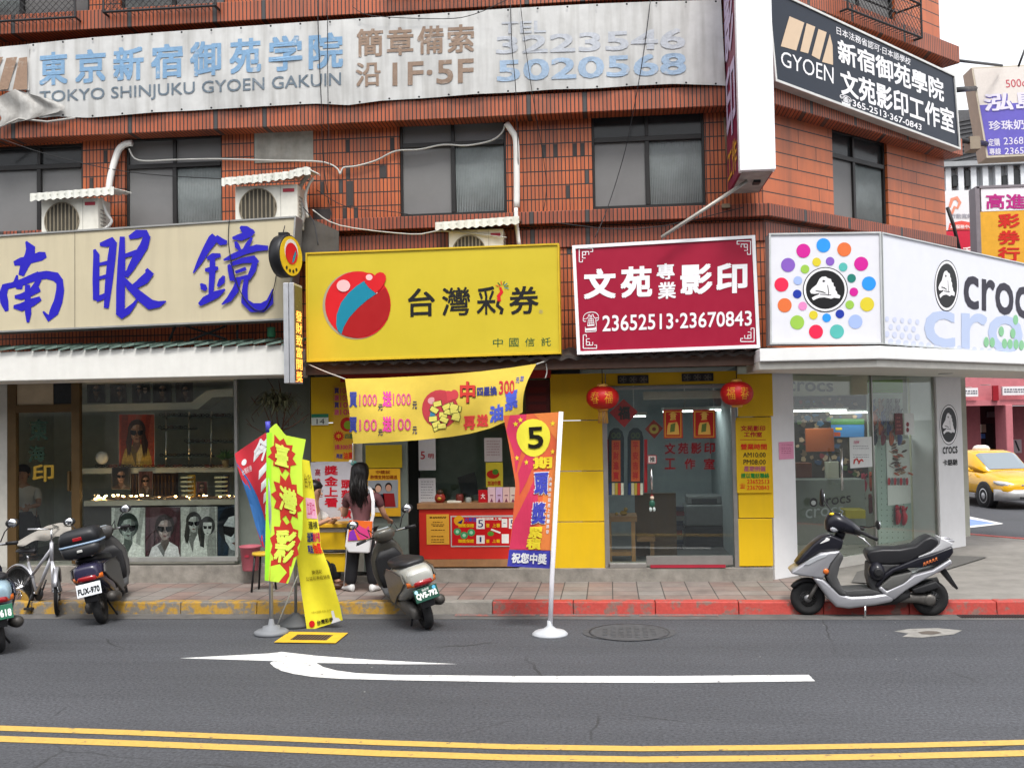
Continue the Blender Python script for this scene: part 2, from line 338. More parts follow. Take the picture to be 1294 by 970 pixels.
def asphalt():
    m = bpy.data.materials.new('asphalt'); m.use_nodes = True
    N = m.node_tree.nodes; L = m.node_tree.links; b = N['Principled BSDF']; b.inputs['Roughness'].default_value = .82
    tc = N.new('ShaderNodeTexCoord')
    def noise(sc, det, st=(1,1,1)):
        mp = N.new('ShaderNodeMapping'); mp.inputs['Scale'].default_value = st; L.new(tc.outputs['Object'], mp.inputs[0])
        n = N.new('ShaderNodeTexNoise'); n.inputs['Scale'].default_value = sc; n.inputs['Detail'].default_value = det; n.inputs['Roughness'].default_value = .7; L.new(mp.outputs[0], n.inputs['Vector']); return n.outputs['Fac']
    def rng(v, a, bb, f0=.3, f1=.7):
        n = N.new('ShaderNodeMapRange'); n.inputs['From Min'].default_value = f0; n.inputs['From Max'].default_value = f1; n.inputs['To Min'].default_value = a; n.inputs['To Max'].default_value = bb; L.new(v, n.inputs['Value']); return n.outputs[0]
    def mul(a, bb):
        n = N.new('ShaderNodeMix'); n.data_type = 'RGBA'; n.blend_type = 'MULTIPLY'; n.inputs['Factor'].default_value = 1
        if isinstance(a, tuple): n.inputs['A'].default_value = a
        else: L.new(a, n.inputs['A'])
        L.new(bb, n.inputs['B']); return n.outputs['Result']
    big = rng(noise(.35, 7, (.35, 1, 1)), .74, 1.2); tracks = rng(noise(1.6, 4, (.05, 1, 1)), .86, 1.12); fine = rng(noise(38, 5), .35, 1.6)
    c = mul(mul(mul((.066, .069, .078, 1), big), tracks), fine)
    vo = N.new('ShaderNodeTexVoronoi'); vo.inputs['Scale'].default_value = 2.4; L.new(tc.outputs['Object'], vo.inputs['Vector'])
    sp = N.new('ShaderNodeMath'); sp.operation = 'LESS_THAN'; sp.inputs[1].default_value = .022; L.new(vo.outputs['Distance'], sp.inputs[0])
    mx = N.new('ShaderNodeMix'); mx.data_type = 'RGBA'; mx.inputs['B'].default_value = (.3, .29, .27, 1); L.new(c, mx.inputs['A']); L.new(sp.outputs[0], mx.inputs['Factor'])
    ve = N.new('ShaderNodeTexVoronoi'); ve.feature = 'DISTANCE_TO_EDGE'; ve.inputs['Scale'].default_value = .42
    wp = N.new('ShaderNodeMix'); wp.data_type = 'RGBA'; wp.inputs['Factor'].default_value = .12; L.new(tc.outputs['Object'], wp.inputs['A'])
    nw = N.new('ShaderNodeTexNoise'); nw.inputs['Scale'].default_value = 2.5; nw.inputs['Detail'].default_value = 6; L.new(tc.outputs['Object'], nw.inputs['Vector']); L.new(nw.outputs['Color'], wp.inputs['B']); L.new(wp.outputs['Result'], ve.inputs['Vector'])
    ck = N.new('ShaderNodeMath'); ck.operation = 'LESS_THAN'; ck.inputs[1].default_value = .0035; L.new(ve.outputs['Distance'], ck.inputs[0])
    km = N.new('ShaderNodeMath'); km.operation = 'MULTIPLY'; L.new(ck.outputs[0], km.inputs[0]); L.new(rng(noise(.5, 2), 0, .7, .5, .6), km.inputs[1])
    m2 = N.new('ShaderNodeMix'); m2.data_type = 'RGBA'; m2.inputs['B'].default_value = (.02, .02, .02, 1); L.new(mx.outputs['Result'], m2.inputs['A']); L.new(km.outputs[0], m2.inputs['Factor'])
    L.new(m2.outputs['Result'], b.inputs['Base Color'])
    bp = N.new('ShaderNodeBump'); bp.inputs['Strength'].default_value = .55; bp.inputs['Distance'].default_value = .012; L.new(noise(110, 3), bp.inputs['Height']); L.new(bp.outputs[0], b.inputs['Normal'])
    return m
# ================================================================ planes of the place
AZ = rad(47)
YB = 13.3                                   # tiled wall above the shops
YF = 13.45                                  # shop fronts
PB = FP(YB); PF = FP(YF)
SN = (math.cos(AZ), -math.sin(AZ), 0)        # outward normal of the corner wall
PDB = Pl((2.05, YB, 0), SN)                  # tiled wall round the corner
c0 = GP(979, 732, .14)
PDF = Pl((c0.x, c0.y, 0), SN)                # shop wall round the corner
def uz(pl, x, y, off=0):
    p = pl.px(x, y, off); return (p-pl.o).dot(pl.t), p.z
# ---------------------------------------------------------------- materials of the setting
TILE = brick('wall tile', .051, .185, (.54,.135,.042), (.40,.09,.03), (.016,.011,.01), mo=.0125, missing=.004)
TILE_S = brick('long wall tile', 1.25, .185, (.58,.155,.052), (.50,.125,.042), (.028,.018,.014), mo=.0125, missing=.0, off=3.0)
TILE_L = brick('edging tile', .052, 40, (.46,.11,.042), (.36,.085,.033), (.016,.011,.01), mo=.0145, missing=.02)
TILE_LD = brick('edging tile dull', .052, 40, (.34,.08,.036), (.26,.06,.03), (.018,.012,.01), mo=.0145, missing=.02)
SCAR = M('bare mortar', (.055,.05,.05), .9)
CEM = M('cement', (.30,.29,.26), .9, var=.3, vs=5, streak=.4)
BRONZE = M('bronze window frame', (.028,.027,.027), .4, .2)
SCREEN = M('insect screen', (.17,.17,.17), .55, var=.1, vs=2)
RIBBED = M('ribbed glass', (.21,.235,.235), .22, var=.2, vs=3)
DARKP = M('dark pane', (.03,.033,.035), .15, var=.2)
STEEL = M('grey steel', (.35,.36,.37), .4, .7)
IRON = M('dark iron', (.04,.04,.042), .5, .4)
WHITE = M('white paint', (.78,.78,.77), .45, var=.05)
OFFW = M('aged white board', (.74,.73,.69), .5, var=.05, streak=.12, dirt=(.35,.32,.27))
BLACK = M('black paint', (.015,.015,.017), .4)
DARK = M('dark interior', (.03,.032,.03), .8)
ALU = M('aluminium', (.62,.62,.6), .35, .8)
YEL = M('yellow panel', (.72,.46,.012), .38, var=.06, vs=2, streak=.06)
CONC = M('old concrete', (.27,.25,.22), .92, var=.35, vs=5, bump=.4, bs=30)
# ---------------------------------------------------------------- ground
r = MB(); r.poly([(-260,-60,0),(260,-60,0),(260,400,0),(-260,400,0)]); road = struct('road', r, asphalt())
KY = 11.93
def ztop(y): return .14
pv = MB()
pe = [(-40, KY+.16), (4.3, KY+.16), (8.2, KY+.3), (9.6, KY+1.2), (9.2, 14.4), (7.35, 17.1), (6.05, 18.55), (4.2, 21.0), (-40, 21.0)]
pv.add([(x, y, .14) for x, y in pe], [tuple(range(len(pe)))])
PAV = paving('red and grey paving', .31, (.25,.17,.145), (.25,.23,.21), (.07,.06,.055))
pv.sm = False; pavement = struct('pavement', pv, PAV)
gp = MB(); ge = [(3.4, KY+.165), (4.3, KY+.17), (8.1, KY+.31), (9.5, KY+1.2), (9.1, 14.4), (7.3, 17.0), (6.0, 18.4), (4.2, 20.6), (3.2, 17.0), (2.6, 13.4)]
gp.add([(x, y, .144) for x, y in ge], [tuple(range(len(ge)))])
struct('corner_pavement', gp, M('grey pavement', (.24,.225,.205), .85, var=.25, vs=3, bump=.3))
# kerb: stones of concrete, painted yellow to the left and red to the right
CURB_Y = worn('worn yellow kerb paint', (.44,.25,.03), (.19,.175,.155), .49, 6)
CURB_R = worn('worn red kerb paint', (.46,.055,.042), (.22,.12,.1), .55, 6)
CURB_G = M('bare kerb stone', (.25,.235,.21), .9, var=.3, bump=.3)
def kerb_run(pts, mats):
    n = 0
    for i in range(len(pts)-1):
        a = Vector((*pts[i], 0)); b = Vector((*pts[i+1], 0)); L = (b-a).length; k = max(1, round(L/.95)); t = (b-a).normalized(); nn = Vector((t.y, -t.x, 0))
        for j in range(k):
            p = a+t*(L*j/k+.003); q = a+t*(L*(j+1)/k-.003)
            x = (p.x+q.x)/2
            mb = kerbs[mats(x)]
            jit = random.uniform(-.004, .004)
            mb.add([(*(p+nn*.0)[:2], -.02), (*(q+nn*.0)[:2], -.02), (*(q-nn*.17)[:2], -.02), (*(p-nn*.17)[:2], -.02),
                    (*(p-nn*.02)[:2], .146+jit), (*(q-nn*.02)[:2], .146+jit), (*(q-nn*.17)[:2], .148+jit), (*(p-nn*.17)[:2], .148+jit)],
                   [(0,3,2,1),(4,5,6,7),(0,1,5,4),(1,2,6,5),(2,3,7,6),(3,0,4,7)])
kerbs = {'y': MB(), 'r': MB(), 'g': MB()}
kerb_run([(-30, KY), (4.3, KY), (8.2, KY+.15), (9.75, KY+1.1), (9.35, 14.45), (7.5, 17.2), (6.15, 18.7), (4.3, 21.2)],
         lambda x: 'y' if x < -2.35 else ('g' if x < -1.6 else 'r'))
struct('kerb', kerbs['y'], CURB_Y, bevel=.012); struct('kerb', kerbs['g'], CURB_G, bevel=.012); struct('kerb', kerbs['r'], CURB_R, bevel=.012)
gt = MB(); gt.poly([(-30, KY-.3, .004), (9, KY-.3, .004), (9, KY+.01, .004), (-30, KY+.01, .004)])
struct('gutter', gt, M('gutter concrete', (.125,.12,.115), .9, var=.35, vs=4, bump=.3))
rg = MB(); 
for a, b in ((-1.85,-.9), (-.85,.2), (.3,1.2)): rg.poly([(a,KY-.13,.008),(b,KY-.13,.008),(b,KY-.005,.008),(a,KY-.005,.008)])
struct('kerb_paint_spill', rg, worn('spilt red paint', (.32,.11,.09), (.14,.135,.13), .47, 8))
WLINE = worn('white road paint', (.74,.74,.73), (.13,.13,.135), .60, 13); YLINE = worn('yellow road paint', (.58,.37,.085), (.12,.105,.085), .61, 12)
def ground_poly(name, pxs, m, z=.004):
    mb = MB(); mb.poly([GP(x, y, z) for x, y in pxs]); return struct(name, mb, m)
def strip_px(top, bot): return top+bot[::-1]
yl = MB()
tops1 = [(-120,911),(0,916),(160,921.5),(325,928),(485,934.5),(644,939.5),(810,942),(975,940.5),(1135,938),(1294,934),(1420,930)]
for d0, d1 in ((0, 6.5), (13, 20.5)):
    for i in range(len(tops1)-1):
        (xa, ya), (xb, yb) = tops1[i], tops1[i+1]
        yl.poly([GP(xa, ya+d1, .004), GP(xb, yb+d1, .004), GP(xb, yb+d0, .004), GP(xa, ya+d0, .004)])
struct('centre_line', yl, YLINE)
ar = MB()
ar.poly([GP(x, y, .004) for x, y in [(227,831),(340,825),(356,823),(400,828),(470,833),(578,838.5),(500,838.7),(400,837),(372,836),(345,834.5)]])
sh_t = [(345,835),(372,836.3),(400,837.2),(408,842),(425,846.5),(450,849.8),(500,852),(650,853.5),(850,853.5),(1022,852)]
sh_b = [(341,837),(346,842),(356,847),(372,851),(395,854.5),(430,857),(500,858.7),(650,861.3),(850,862.2),(1030,860)]
for i in range(len(sh_t)-1):
    ar.poly([GP(*sh_b[i], .0045), GP(*sh_b[i+1], .0045), GP(*sh_t[i+1], .0045), GP(*sh_t[i], .0045)])
struct('turn_arrow', ar, WLINE)
ground_poly('road_patch', [(1130,797),(1150,794),(1185,793),(1216,796),(1205,801),(1165,805),(1140,804),(1148,800)], M('pale patch', (.27,.26,.24), .9, var=.3, vs=9))
ground_poly('valve_cover', [(1160,798),(1172,796.5),(1184,797),(1190,799),(1180,801),(1165,800.5)], M('rusty iron', (.12,.1,.085), .8, var=.3), .008)
ground_poly('blue_bay_marking', [(1205,651),(1266,661),(1205,668)], M('blue road paint', (.2,.3,.6), .6), .004)
ground_poly('bay_marking', [(1205,648),(1268,661),(1262,661.5),(1205,652)], WLINE, .008); ground_poly('bay_marking', [(1205,666),(1262,660.5),(1268,661.5),(1205,669)], WLINE, .008)
ground_poly('door_mat', [(1083,722),(1160,700),(1248,703),(1190,721),(1110,737),(1076,735)], M('dark rubber mat', (.12,.115,.108), .9, var=.2, vs=20), .16)
cov = MB(); e = GP(795, 799); ring = [(e.x+.50*math.cos(a*math.pi/14), e.y+.40*math.sin(a*math.pi/14), .006) for a in range(28)]
cov.poly(ring); cov.mat(None) if 0 else None
mh = thing('manhole_cover', 'round rusty iron manhole cover set in the road before the red kerb', 'manhole cover', e)
cov.build('lid', M('worn cover iron', (.082,.082,.086), .85, .0, var=.3, vs=12), mh)
rm = MB(); rm.lathe((e.x, e.y, .004), (0,0,1), [(.42,0),(.43,.006),(.38,.006),(.375,0)], 32)
for k in range(-4, 5):
    for j in range(-4, 5):
        if k*k+j*j < 15: rm.box(e.x+k*.085-.025, e.x+k*.085+.025, e.y+j*.075-.02, e.y+j*.075+.02, .005, .011)
rm.build('rim', M('worn cover iron', (.058,.055,.053)), mh)
fr = MB(); fr.mat(M('yellow paint on iron', (.68,.42,.03), .6, var=.2))
ga = [(346,811),(366,797.5),(440,799),(424,812)]
def gpt(u, v, z): 
    a, b, c, d = [GP(*q, z) for q in ga]; return (a*(1-u)+d*u)*(1-v)+(b*(1-u)+c*u)*v
for u0, u1, v0, v1 in ((0,1,0,.24),(0,1,.76,1),(0,.2,.24,.76),(.8,1,.24,.76)):
    fr.add([gpt(u0,v0,.012), gpt(u1,v0,.012), gpt(u1,v1,.012), gpt(u0,v1,.012)], [(0,1,2,3)])
dg = thing('drain_grate', 'iron drain grate with a yellow painted surround under the yellow flag', 'drain grate', gpt(.5,.5,0))
fr.build('surround', None, dg)
gb = MB(); gb.add([gpt(.2,.24,.006), gpt(.8,.24,.006), gpt(.8,.76,.006), gpt(.2,.76,.006)], [(0,1,2,3)])
gb.build('pit', M('grate shadow gap', (.02,.018,.015), .9), dg)
gb = MB()
for k in range(12):
    u = .2+.6*(k+.25)/12; gb.add([gpt(u,.24,.013), gpt(u+.026,.24,.013), gpt(u+.026,.76,.013), gpt(u,.76,.013)], [(0,1,2,3)])
gb.build('bars', M('rusty grate bar', (.13,.085,.05), .8, var=.4), dg)
ks = MB(); c1 = GP(1205, 775); c2 = GP(1292, 774)
for k in range(26):
    x = c1.x+(c2.x-c1.x)*k/26; ks.box(x, x+.018, KY-.2, KY-.04, .004, .012)
tag(ks.build('gutter_grate', IRON), 'long narrow iron grate in the gutter right of the silver scooter', 'drain grate')
# ---------------------------------------------------------------- the building
bld = thing('corner_building', 'orange red tiled corner building with dark framed upper windows above the shops', 'building', (2.05, YB, 0))
def wall_rects(mb, pl, u0, u1, z0, z1, holes, dep):
    us = sorted({u0, u1, *[h[0] for h in holes], *[h[1] for h in holes]}); zs = sorted({z0, z1, *[h[2] for h in holes], *[h[3] for h in holes]})
    us = [u for u in us if u0 <= u <= u1]; zs = [z for z in zs if z0 <= z <= z1]
    for i in range(len(us)-1):
        for j in range(len(zs)-1):
            cu, cz = (us[i]+us[i+1])/2, (zs[j]+zs[j+1])/2
            if any(h[0] < cu < h[1] and h[2] < cz < h[3] for h in holes): continue
            mb.poly([pl.uv(us[i], zs[j]), pl.uv(us[i+1], zs[j]), pl.uv(us[i+1], zs[j+1]), pl.uv(us[i], zs[j+1])])
    for a, b, c, d in holes:
        for p, q in (((a,c),(b,c)), ((b,c),(b,d)), ((b,d),(a,d)), ((a,d),(a,c))):
            mb.poly([pl.uv(*p), pl.uv(*q), pl.uv(*q, -dep), pl.uv(*p, -dep)])
def meanz(pl, pts): return sum(pl.px(x, y).z for x, y in pts)/len(pts)
PL_ = FP(YB-.28)
L1 = meanz(PL_, [(0,179),(140,174),(281,168.6),(399,156),(560,147),(749,136),(921,131)]); H1 = .27
L2 = meanz(PL_, [(0,49),(130,38),(281,28),(399,19.5),(500,10)]); H2 = .27
L0 = meanz(FP(YB-.14), [(427,292),(600,286),(800,279),(966,274)]); H0 = .17
def hole(pl, x0, x1, y0, y1):
    xm, ym = (x0+x1)/2, (y0+y1)/2
    return (uz(pl, x0, ym)[0], uz(pl, x1, ym)[0], uz(pl, xm, y1)[1], uz(pl, xm, y0)[1])
wins = [ (-48,104,184,318,[47],[211],'ssd'), (158,281,172,300,[219],[208],'srs'), (505,640,149.5,272,[572],[181],'srs'), (748,891,138.5,262,[818],[174],'srd') ]
UP = PB.o.x; offU = 2.05
holes = [hole(PB, *w[:4]) for w in wins]
top = [hole(PB, -60, 112, -80, 31), hole(PB, 152, 284, -80, 16), hole(PB, 500, 640, -120, -10)]
patch = hole(PB, 322, 396, 159, 205)
fw_ = MB(); uL = -14.0; uR = 2.05
wall_rects(fw_, PB, uL, uR, 2.95, 11.0, holes+top, .12)
fw_.mat(TILE); fw_.mats = [TILE, CEM, SCAR]
fw_.c = 1; a, b, c, d = patch; fw_.obox(PB.uv((a+b)/2, (c+d)/2, .002), PB.t*(b-a)/2, V(0,0,(d-c)/2), PB.n*.012)
fw_.c = 2
for x, y, nx, ny in [(438,193,1,1),(481,211,2,1),(441,222,1,1),(405,237,1,1),(441,250,2,2),(397,267,5,1),(495,190,1,1),(686,184,1,1),(701,184,1,1),(726,184,1,1),(735,184,1,1),(716,236,1,1),(134,204,1,1),(114,237,1,1),(433,266,1,1),(447,274,1,1)]:
    p = PB.px(x, y); w = .051*nx/2*.9
    uu = math.floor(p.x/.051)*.051+.0035+.051*nx/2; zz = math.floor(p.z/.185)*.185+.0925*ny+.003
    fw_.obox((uu, YB-.0015, zz), (w,0,0), (0,0,.085*ny), (0,.004,0))
fw_.build('front_wall', None, bld)
PBw = PB
ud_end = uz(PDB, 1196, 300)[0]
dw_ = MB(); dh = [hole(PDB, 1053, 1122, 171, 296)]; dt = [hole(PDB, 1040, 1130, -60, 30)]
wall_rects(dw_, PDB, 0, ud_end, 2.95, 11.0, dh+dt, .12); dw_.mat(TILE_S)
dw_.build('side_wall', None, bld)
E_ = PDB.uv(ud_end, 0); bk = MB(); bn = Vector((-SN[0], -SN[1], 0))
bk.poly([PDB.uv(ud_end, 2.95), PDB.uv(ud_end, 2.95)+bn*9, PDB.uv(ud_end, 11)+bn*9, PDB.uv(ud_end, 11)])
bk.poly([V(uL, YB, 11), V(2.05, YB, 11), PDB.uv(ud_end, 11), PDB.uv(ud_end, 11)+bn*9, V(uL, 24, 11)])
bk.mat(TILE_S); bk.build('rear_wall', None, bld)
def ledge(name, z, h, dep, m, u_end=None):
    mb = MB(); mb.mat(m)
    q = PDB.shift(dep); ue = ud_end+.06
    # outer corner of the two offset lines
    pf = V(0, YB-dep, 0); k = (pf.y-q.o.y)/q.t.y; cx = q.o+q.t*k
    A = V(uL, YB-dep, 0); B = V(cx.x, YB-dep, 0); C = q.o+q.t*ue; C2 = PDB.o+PDB.t*ue; B2 = V(2.05, YB, 0); A2 = V(uL, YB, 0)
    pts = [A, B, C, C2, B2, A2]; n = 6
    vs = [V(p.x, p.y, z) for p in pts]+[V(p.x, p.y, z+h) for p in pts]
    mb.add(vs, [(0,1,7,6),(1,2,8,7),(2,3,9,8),(0,5,4,1),(1,4,3,2),(6,7,10,11),(7,8,9,10)])
    return mb.build(name, None, bld, bevel=.01, seg=1)
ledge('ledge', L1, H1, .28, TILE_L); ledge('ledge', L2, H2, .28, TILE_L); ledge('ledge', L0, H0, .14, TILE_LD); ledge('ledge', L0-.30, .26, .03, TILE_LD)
def window(pl, h, mul, tr, kinds, parent, deep=.07):
    """dark metal window: frame with mullions, transom; panes behind"""
    a, b, c, d = h; f = MB(); f.mat(BRONZE); w = .035; o = -deep
    def bar(u0, u1, z0, z1, oo=o, t=.03): f.obox(pl.uv((u0+u1)/2, (z0+z1)/2, oo), pl.t*(u1-u0)/2, V(0,0,(z1-z0)/2), pl.n*t)
    bar(a, b, d-w, d); bar(a, b, c, c+w*1.3); bar(a, a+w, c+w*1.3, d-w); bar(b-w, b, c+w*1.3, d-w)
    bar(a+w, b-w, tr-.032, tr+.032, o+.012)
    bar(mul-.028, mul+.028, c+w*1.3, tr-.032, o+.006); bar(mul-.022, mul+.022, tr+.032, d-w, o+.003)
    fo = f.build('window', None, parent, bevel=.004, seg=1)
    mats = {'s': SCREEN, 'r': RIBBED, 'd': DARKP}
    q = [(a+w, mul, c+w, tr, kinds[0], o-.004), (mul, b-w, c+w, tr, kinds[1], o-.02), (a+w, b-w, tr, d-w, kinds[2], o-.014)]
    for u0, u1, z0, z1, k, oo in q:
        p = MB(); p.mat(mats[k]); p.obox(pl.uv((u0+u1)/2, (z0+z1)/2, oo), pl.t*(u1-u0)/2, V(0,0,(z1-z0)/2), pl.n*.003)
        if k == 'r':
            n = int((u1-u0)/.022)
            for i in range(n): p.tube([pl.uv(u0+(i+.5)*(u1-u0)/n, z0, oo+.003), pl.uv(u0+(i+.5)*(u1-u0)/n, z1, oo+.003)], .006, 6)
        p.build('pane', None, fo)
    return fo
for w, h in zip(wins, holes):
    window(PB, h, uz(PB, w[4][0], (w[2]+w[3])/2)[0], uz(PB, (w[0]+w[1])/2, w[5][0])[1], w[6], bld)
window(PDB, dh[0], uz(PDB, 1083, 240)[0], uz(PDB, 1087, 203)[1], 'srd', bld)
def cage_window(pl, h, deep, bld_):
    a, b, c, d = h; m = (a+b)/2
    fo = window(pl, (a, b, c, d), m, d-.4, 'rsd', bld_)
    g = MB(); g.mat(IRON)
    z0, z1 = c-.12, d
    for o in (deep, .02):
        for z in (z0, z0+.5, z0+1.0): g.tube([pl.uv(a-.03, z, o), pl.uv(b+.03, z, o)], .016, 6, False)
    for u in (a-.03, b+.03):
        for z in (z0, z0+.5, z0+1.0): g.tube([pl.uv(u, z, 0), pl.uv(u, z, deep)], .016, 6, False)
        g.tube([pl.uv(u, z0, deep), pl.uv(u, z1, deep)], .016, 6, False)
    # mesh of crossed wires on the front and the floor of the cage
    s_ = .09; W_ = b-a+.06; Hh = z1-z0
    k = -Hh
    while k < W_:
        for sg in (0, 1):
            u0 = max(0, k); v0 = max(0, -k); u1 = min(W_, k+Hh); v1 = u1-k
            if u1 > u0:
                A, B = (u0, u1) if not sg else (W_-u0, W_-u1)
                g.tube([pl.uv(a-.03+A, z0+v0, deep), pl.uv(a-.03+B, z0+v1, deep)], .004, 4, False)
        k += s_
    k = 0
    while k < W_: g.tube([pl.uv(a-.03+k, z0, 0), pl.uv(a-.03+k, z0, deep)], .005, 4, False); k += .09
    g.build('window_cage', None, fo)
cage_window(PB, top[0], .42, bld); cage_window(PB, top[1], .42, bld); cage_window(PB, top[2], .42, bld); cage_window(PDB, dt[0], .4, bld)
# floor slab over the shops, ground floor shell
sl = MB(); sl.mat(M('dark ceiling', (.11,.105,.1), .9))  # evenly dark underside of the slab
q = PDB.uv(ud_end, 0)
sl.add([(uL, YB+.01, 2.95), (2.05, YB+.01, 2.95), (q.x, q.y, 2.95), (q.x-6.5, q.y+6.0, 2.95), (uL, 22, 2.95)], [(0,4,3,2,1)])
sl.build('first_floor_slab', None, bld)
# ================================================================ signs above the shops
def lab(pl, px, py): return tuple(pl.px(px, py))
def quad(pl, c4, off=0): return [pl.px(x, y, off) for x, y in c4]        # tl tr br bl
def signbox(root, pl, c4, depth, mface, mside, frame=0, mframe=None, name='panel'):
    """a shallow sign case: face, sides and (if given) a raised rim"""
    tl, tr, br, bl = quad(pl, c4); mb = MB(); mb.mat(mside)
    back = -pl.n*depth
    pts = [bl, br, tr, tl]
    mb.add(pts+[p+back for p in pts], [(4,7,6,5),(0,4,5,1),(1,5,6,2),(2,6,7,3),(3,7,4,0)])
    mb.mat(mface); mb.add([p for p in pts], [(0,1,2,3)])
    ob = mb.build(name, None, root)
    if frame:
        f = MB(); f.mat(mframe or mside)
        c = (tl+tr+br+bl)/4
        def inner(p, k=frame):
            du = (c-p).dot(pl.t); dz = (c-p).z
            return p+pl.t*(k if du > 0 else -k)+V(0,0,k if dz > 0 else -k)
        I = [inner(p) for p in pts]; o = pl.n*.018
        for i in range(4):
            j = (i+1) % 4
            f.prism([pts[i]+o, pts[j]+o, I[j]+o, I[i]+o], -o+pl.n*.001)
        f.build('frame', None, root)
    return ob
def T4(mb, pl, st, tl, tr, br, bl, bold=.0, off=.004):
    mb.text(st, (pl.px(*bl, off), pl.px(*br, off), pl.px(*tr, off), pl.px(*tl, off)), bold)
# ---- beige opticians' sign with brush lettering
PS1 = FP(12.5)
sg = thing('shop_sign', 'long beige opticians sign with large blue brush characters', 'shop sign', lab(PS1, 180, 420))
BEI = M('beige sign face', (.54,.475,.33), .45, var=.06, vs=1.5, streak=.22, dirt=(.34,.29,.21))
signbox(sg, PS1, [(-70,301.5), (374.5,273), (366.5,404), (-70,423)], .28, BEI, STEEL, .022, M('sign rim', (.33,.33,.32), .5, .4))
sm_ = MB(); sm_.mat(M('panel seam', (.25,.22,.16), .8))
for xa, ya, xb, yb in ((94.5,292.5,94.5,416),(240.5,283,239.5,409)):
    sm_.poly([PS1.px(xa-.5, yb, .003), PS1.px(xb+.5, yb, .003), PS1.px(xb+.5, ya, .003), PS1.px(xa-.5, ya, .003)])
sm_.build('seam', None, sg)
def Z5(l): return [(x/3.235, y/3.235+260, w/3.235*1.28) for x, y, w in l]
brush = [
 [(106,146,3),(125,172,15),(122,205,17),(100,245,14),(86,285,9)], [(57,236,7),(85,228,13),(125,220,12),(165,206,15),(188,200,9)],
 [(45,318,4),(22,330,12),(12,360,13),(18,395,13),(28,430,6)], [(30,330,8),(90,312,11),(150,288,13),(190,282,13),(228,290,15),(246,312,12)],
 [(244,300,10),(246,345,13),(238,390,14),(220,435,15),(198,460,11),(176,432,3)], [(70,283,3),(64,310,8),(75,330,10),(92,335,5)], [(150,270,3),(164,290,9),(150,320,9),(122,352,6)],
 [(60,372,5),(85,372,10),(125,355,11),(163,340,8)], [(55,412,5),(85,415,13),(130,395,13),(166,378,7)], [(112,322,8),(113,380,10),(115,440,10),(114,476,4)],
 [(385,178,4),(394,200,10),(392,300,11),(393,385,10)], [(408,158,5),(432,155,11),(458,145,14),(474,158,6)], [(464,148,11),(455,220,13),(444,320,12),(434,418,8)],
 [(402,240,5),(440,232,6)], [(402,296,5),(440,286,6)], [(392,384,8),(415,374,9),(440,360,6)],
 [(528,130,6),(560,116,14),(595,112,11),(608,135,7)], [(602,122,11),(588,165,14),(560,210,14),(535,255,11),(515,290,6)], [(500,126,8),(497,220,12),(493,330,14),(492,440,14)],
 [(505,206,6),(560,190,9)], [(505,280,6),(535,262,7)], [(476,436,6),(495,445,14),(522,430,11),(548,402,6),(566,374,2)],
 [(598,258,5),(612,275,14),(590,302,15),(555,326,10),(522,342,4)], [(505,298,6),(530,330,11),(575,372,15),(615,404,17),(650,402,10),(679,390,2)],
 [(862,118,6),(874,132,17),(845,175,12),(818,225,9),(790,275,2)], [(880,128,9),(905,148,12),(928,150,6)], [(846,216,5),(870,206,10),(902,202,6)], [(838,262,5),(862,262,10),(892,254,5)],
 [(869,203,8),(868,270,10),(862,360,8)], [(820,318,3),(832,332,11),(844,344,5)], [(916,286,4),(906,308,11),(890,330,4)], [(814,404,6),(838,385,12),(885,362,12),(920,342,3)],
 [(982,86,4),(1000,98,14),(1026,112,14),(1040,104,5)], [(950,132,4),(985,128,12),(1020,118,8)], [(962,146,4),(970,165,8),(982,182,4)], [(1030,130,4),(1012,160,8),(996,180,4)],
 [(914,222,3),(950,208,9),(1000,186,10),(1050,172,11),(1096,172,7)], [(934,240,4),(944,262,10),(950,306,8)], [(942,240,6),(990,224,9),(1038,218,12),(1056,232,5)], [(1044,226,8),(1034,262,10),(1014,300,6)],
 [(962,272,5),(1006,256,6)], [(955,304,6),(1014,288,6)], [(978,296,7),(962,345,11),(936,382,9),(906,404,2)], [(1008,292,7),(1000,345,9),(1000,390,12),(1030,416,15),(1072,416,15),(1104,392,12),(1114,340,1)]]
bm = MB(); bm.mat(M('blue lettering', (.02,.014,.42), .4, var=.05)); bm.strokes(PS1, [Z5(l) for l in brush])
bm.build('lettering', None, sg)
# ---- yellow lottery sign
PS2 = FP(12.55)
sg = thing('shop_sign', 'yellow lottery shop sign with a red ball emblem and black characters', 'shop sign', lab(PS2, 545, 452))
LY = M('yellow sign face', (.58,.455,.03), .4, var=.05, vs=2, streak=.05, dirt=(.45,.35,.05))
signbox(sg, PS2, [(386.5,319.5), (706.5,307.5), (709,447), (388,457.5)], .26, LY, M('yellow sign edge', (.62,.42,.02), .5), .02, M('yellow sign edge', (.62,.42,.02)))
Z6 = lambda l: [(x/3.497+350, y/3.497+280) for x, y in l]
def pp(mb, pl, m, pts, off): mb.mat(m); mb.poly([pl.px(x, y, off) for x, y in pts][::-1])
RED = M('printed red', (.62,.016,.022), .35, var=.03); DRED = M('printed dark red', (.36,.012,.014), .35, var=.03); TEAL = M('printed teal', (.012,.22,.33), .35, var=.03)
PINK = M('printed light red', (.82,.48,.48), .4, var=0); BLK = M('printed black', (.012,.012,.013), .45, var=0); GREY = M('printed grey', (.36,.33,.22), .5, var=0); GRN = M('printed dark green', (.02,.10,.04), .45, var=0)
em = MB()
em.mat(GREY); em.disc(PS2, 450.3, 385.8, 42.6, 43, .003, 40)
em.mat(RED); em.disc(PS2, 452.3, 385, 41.5, 42.3, .006, 40)
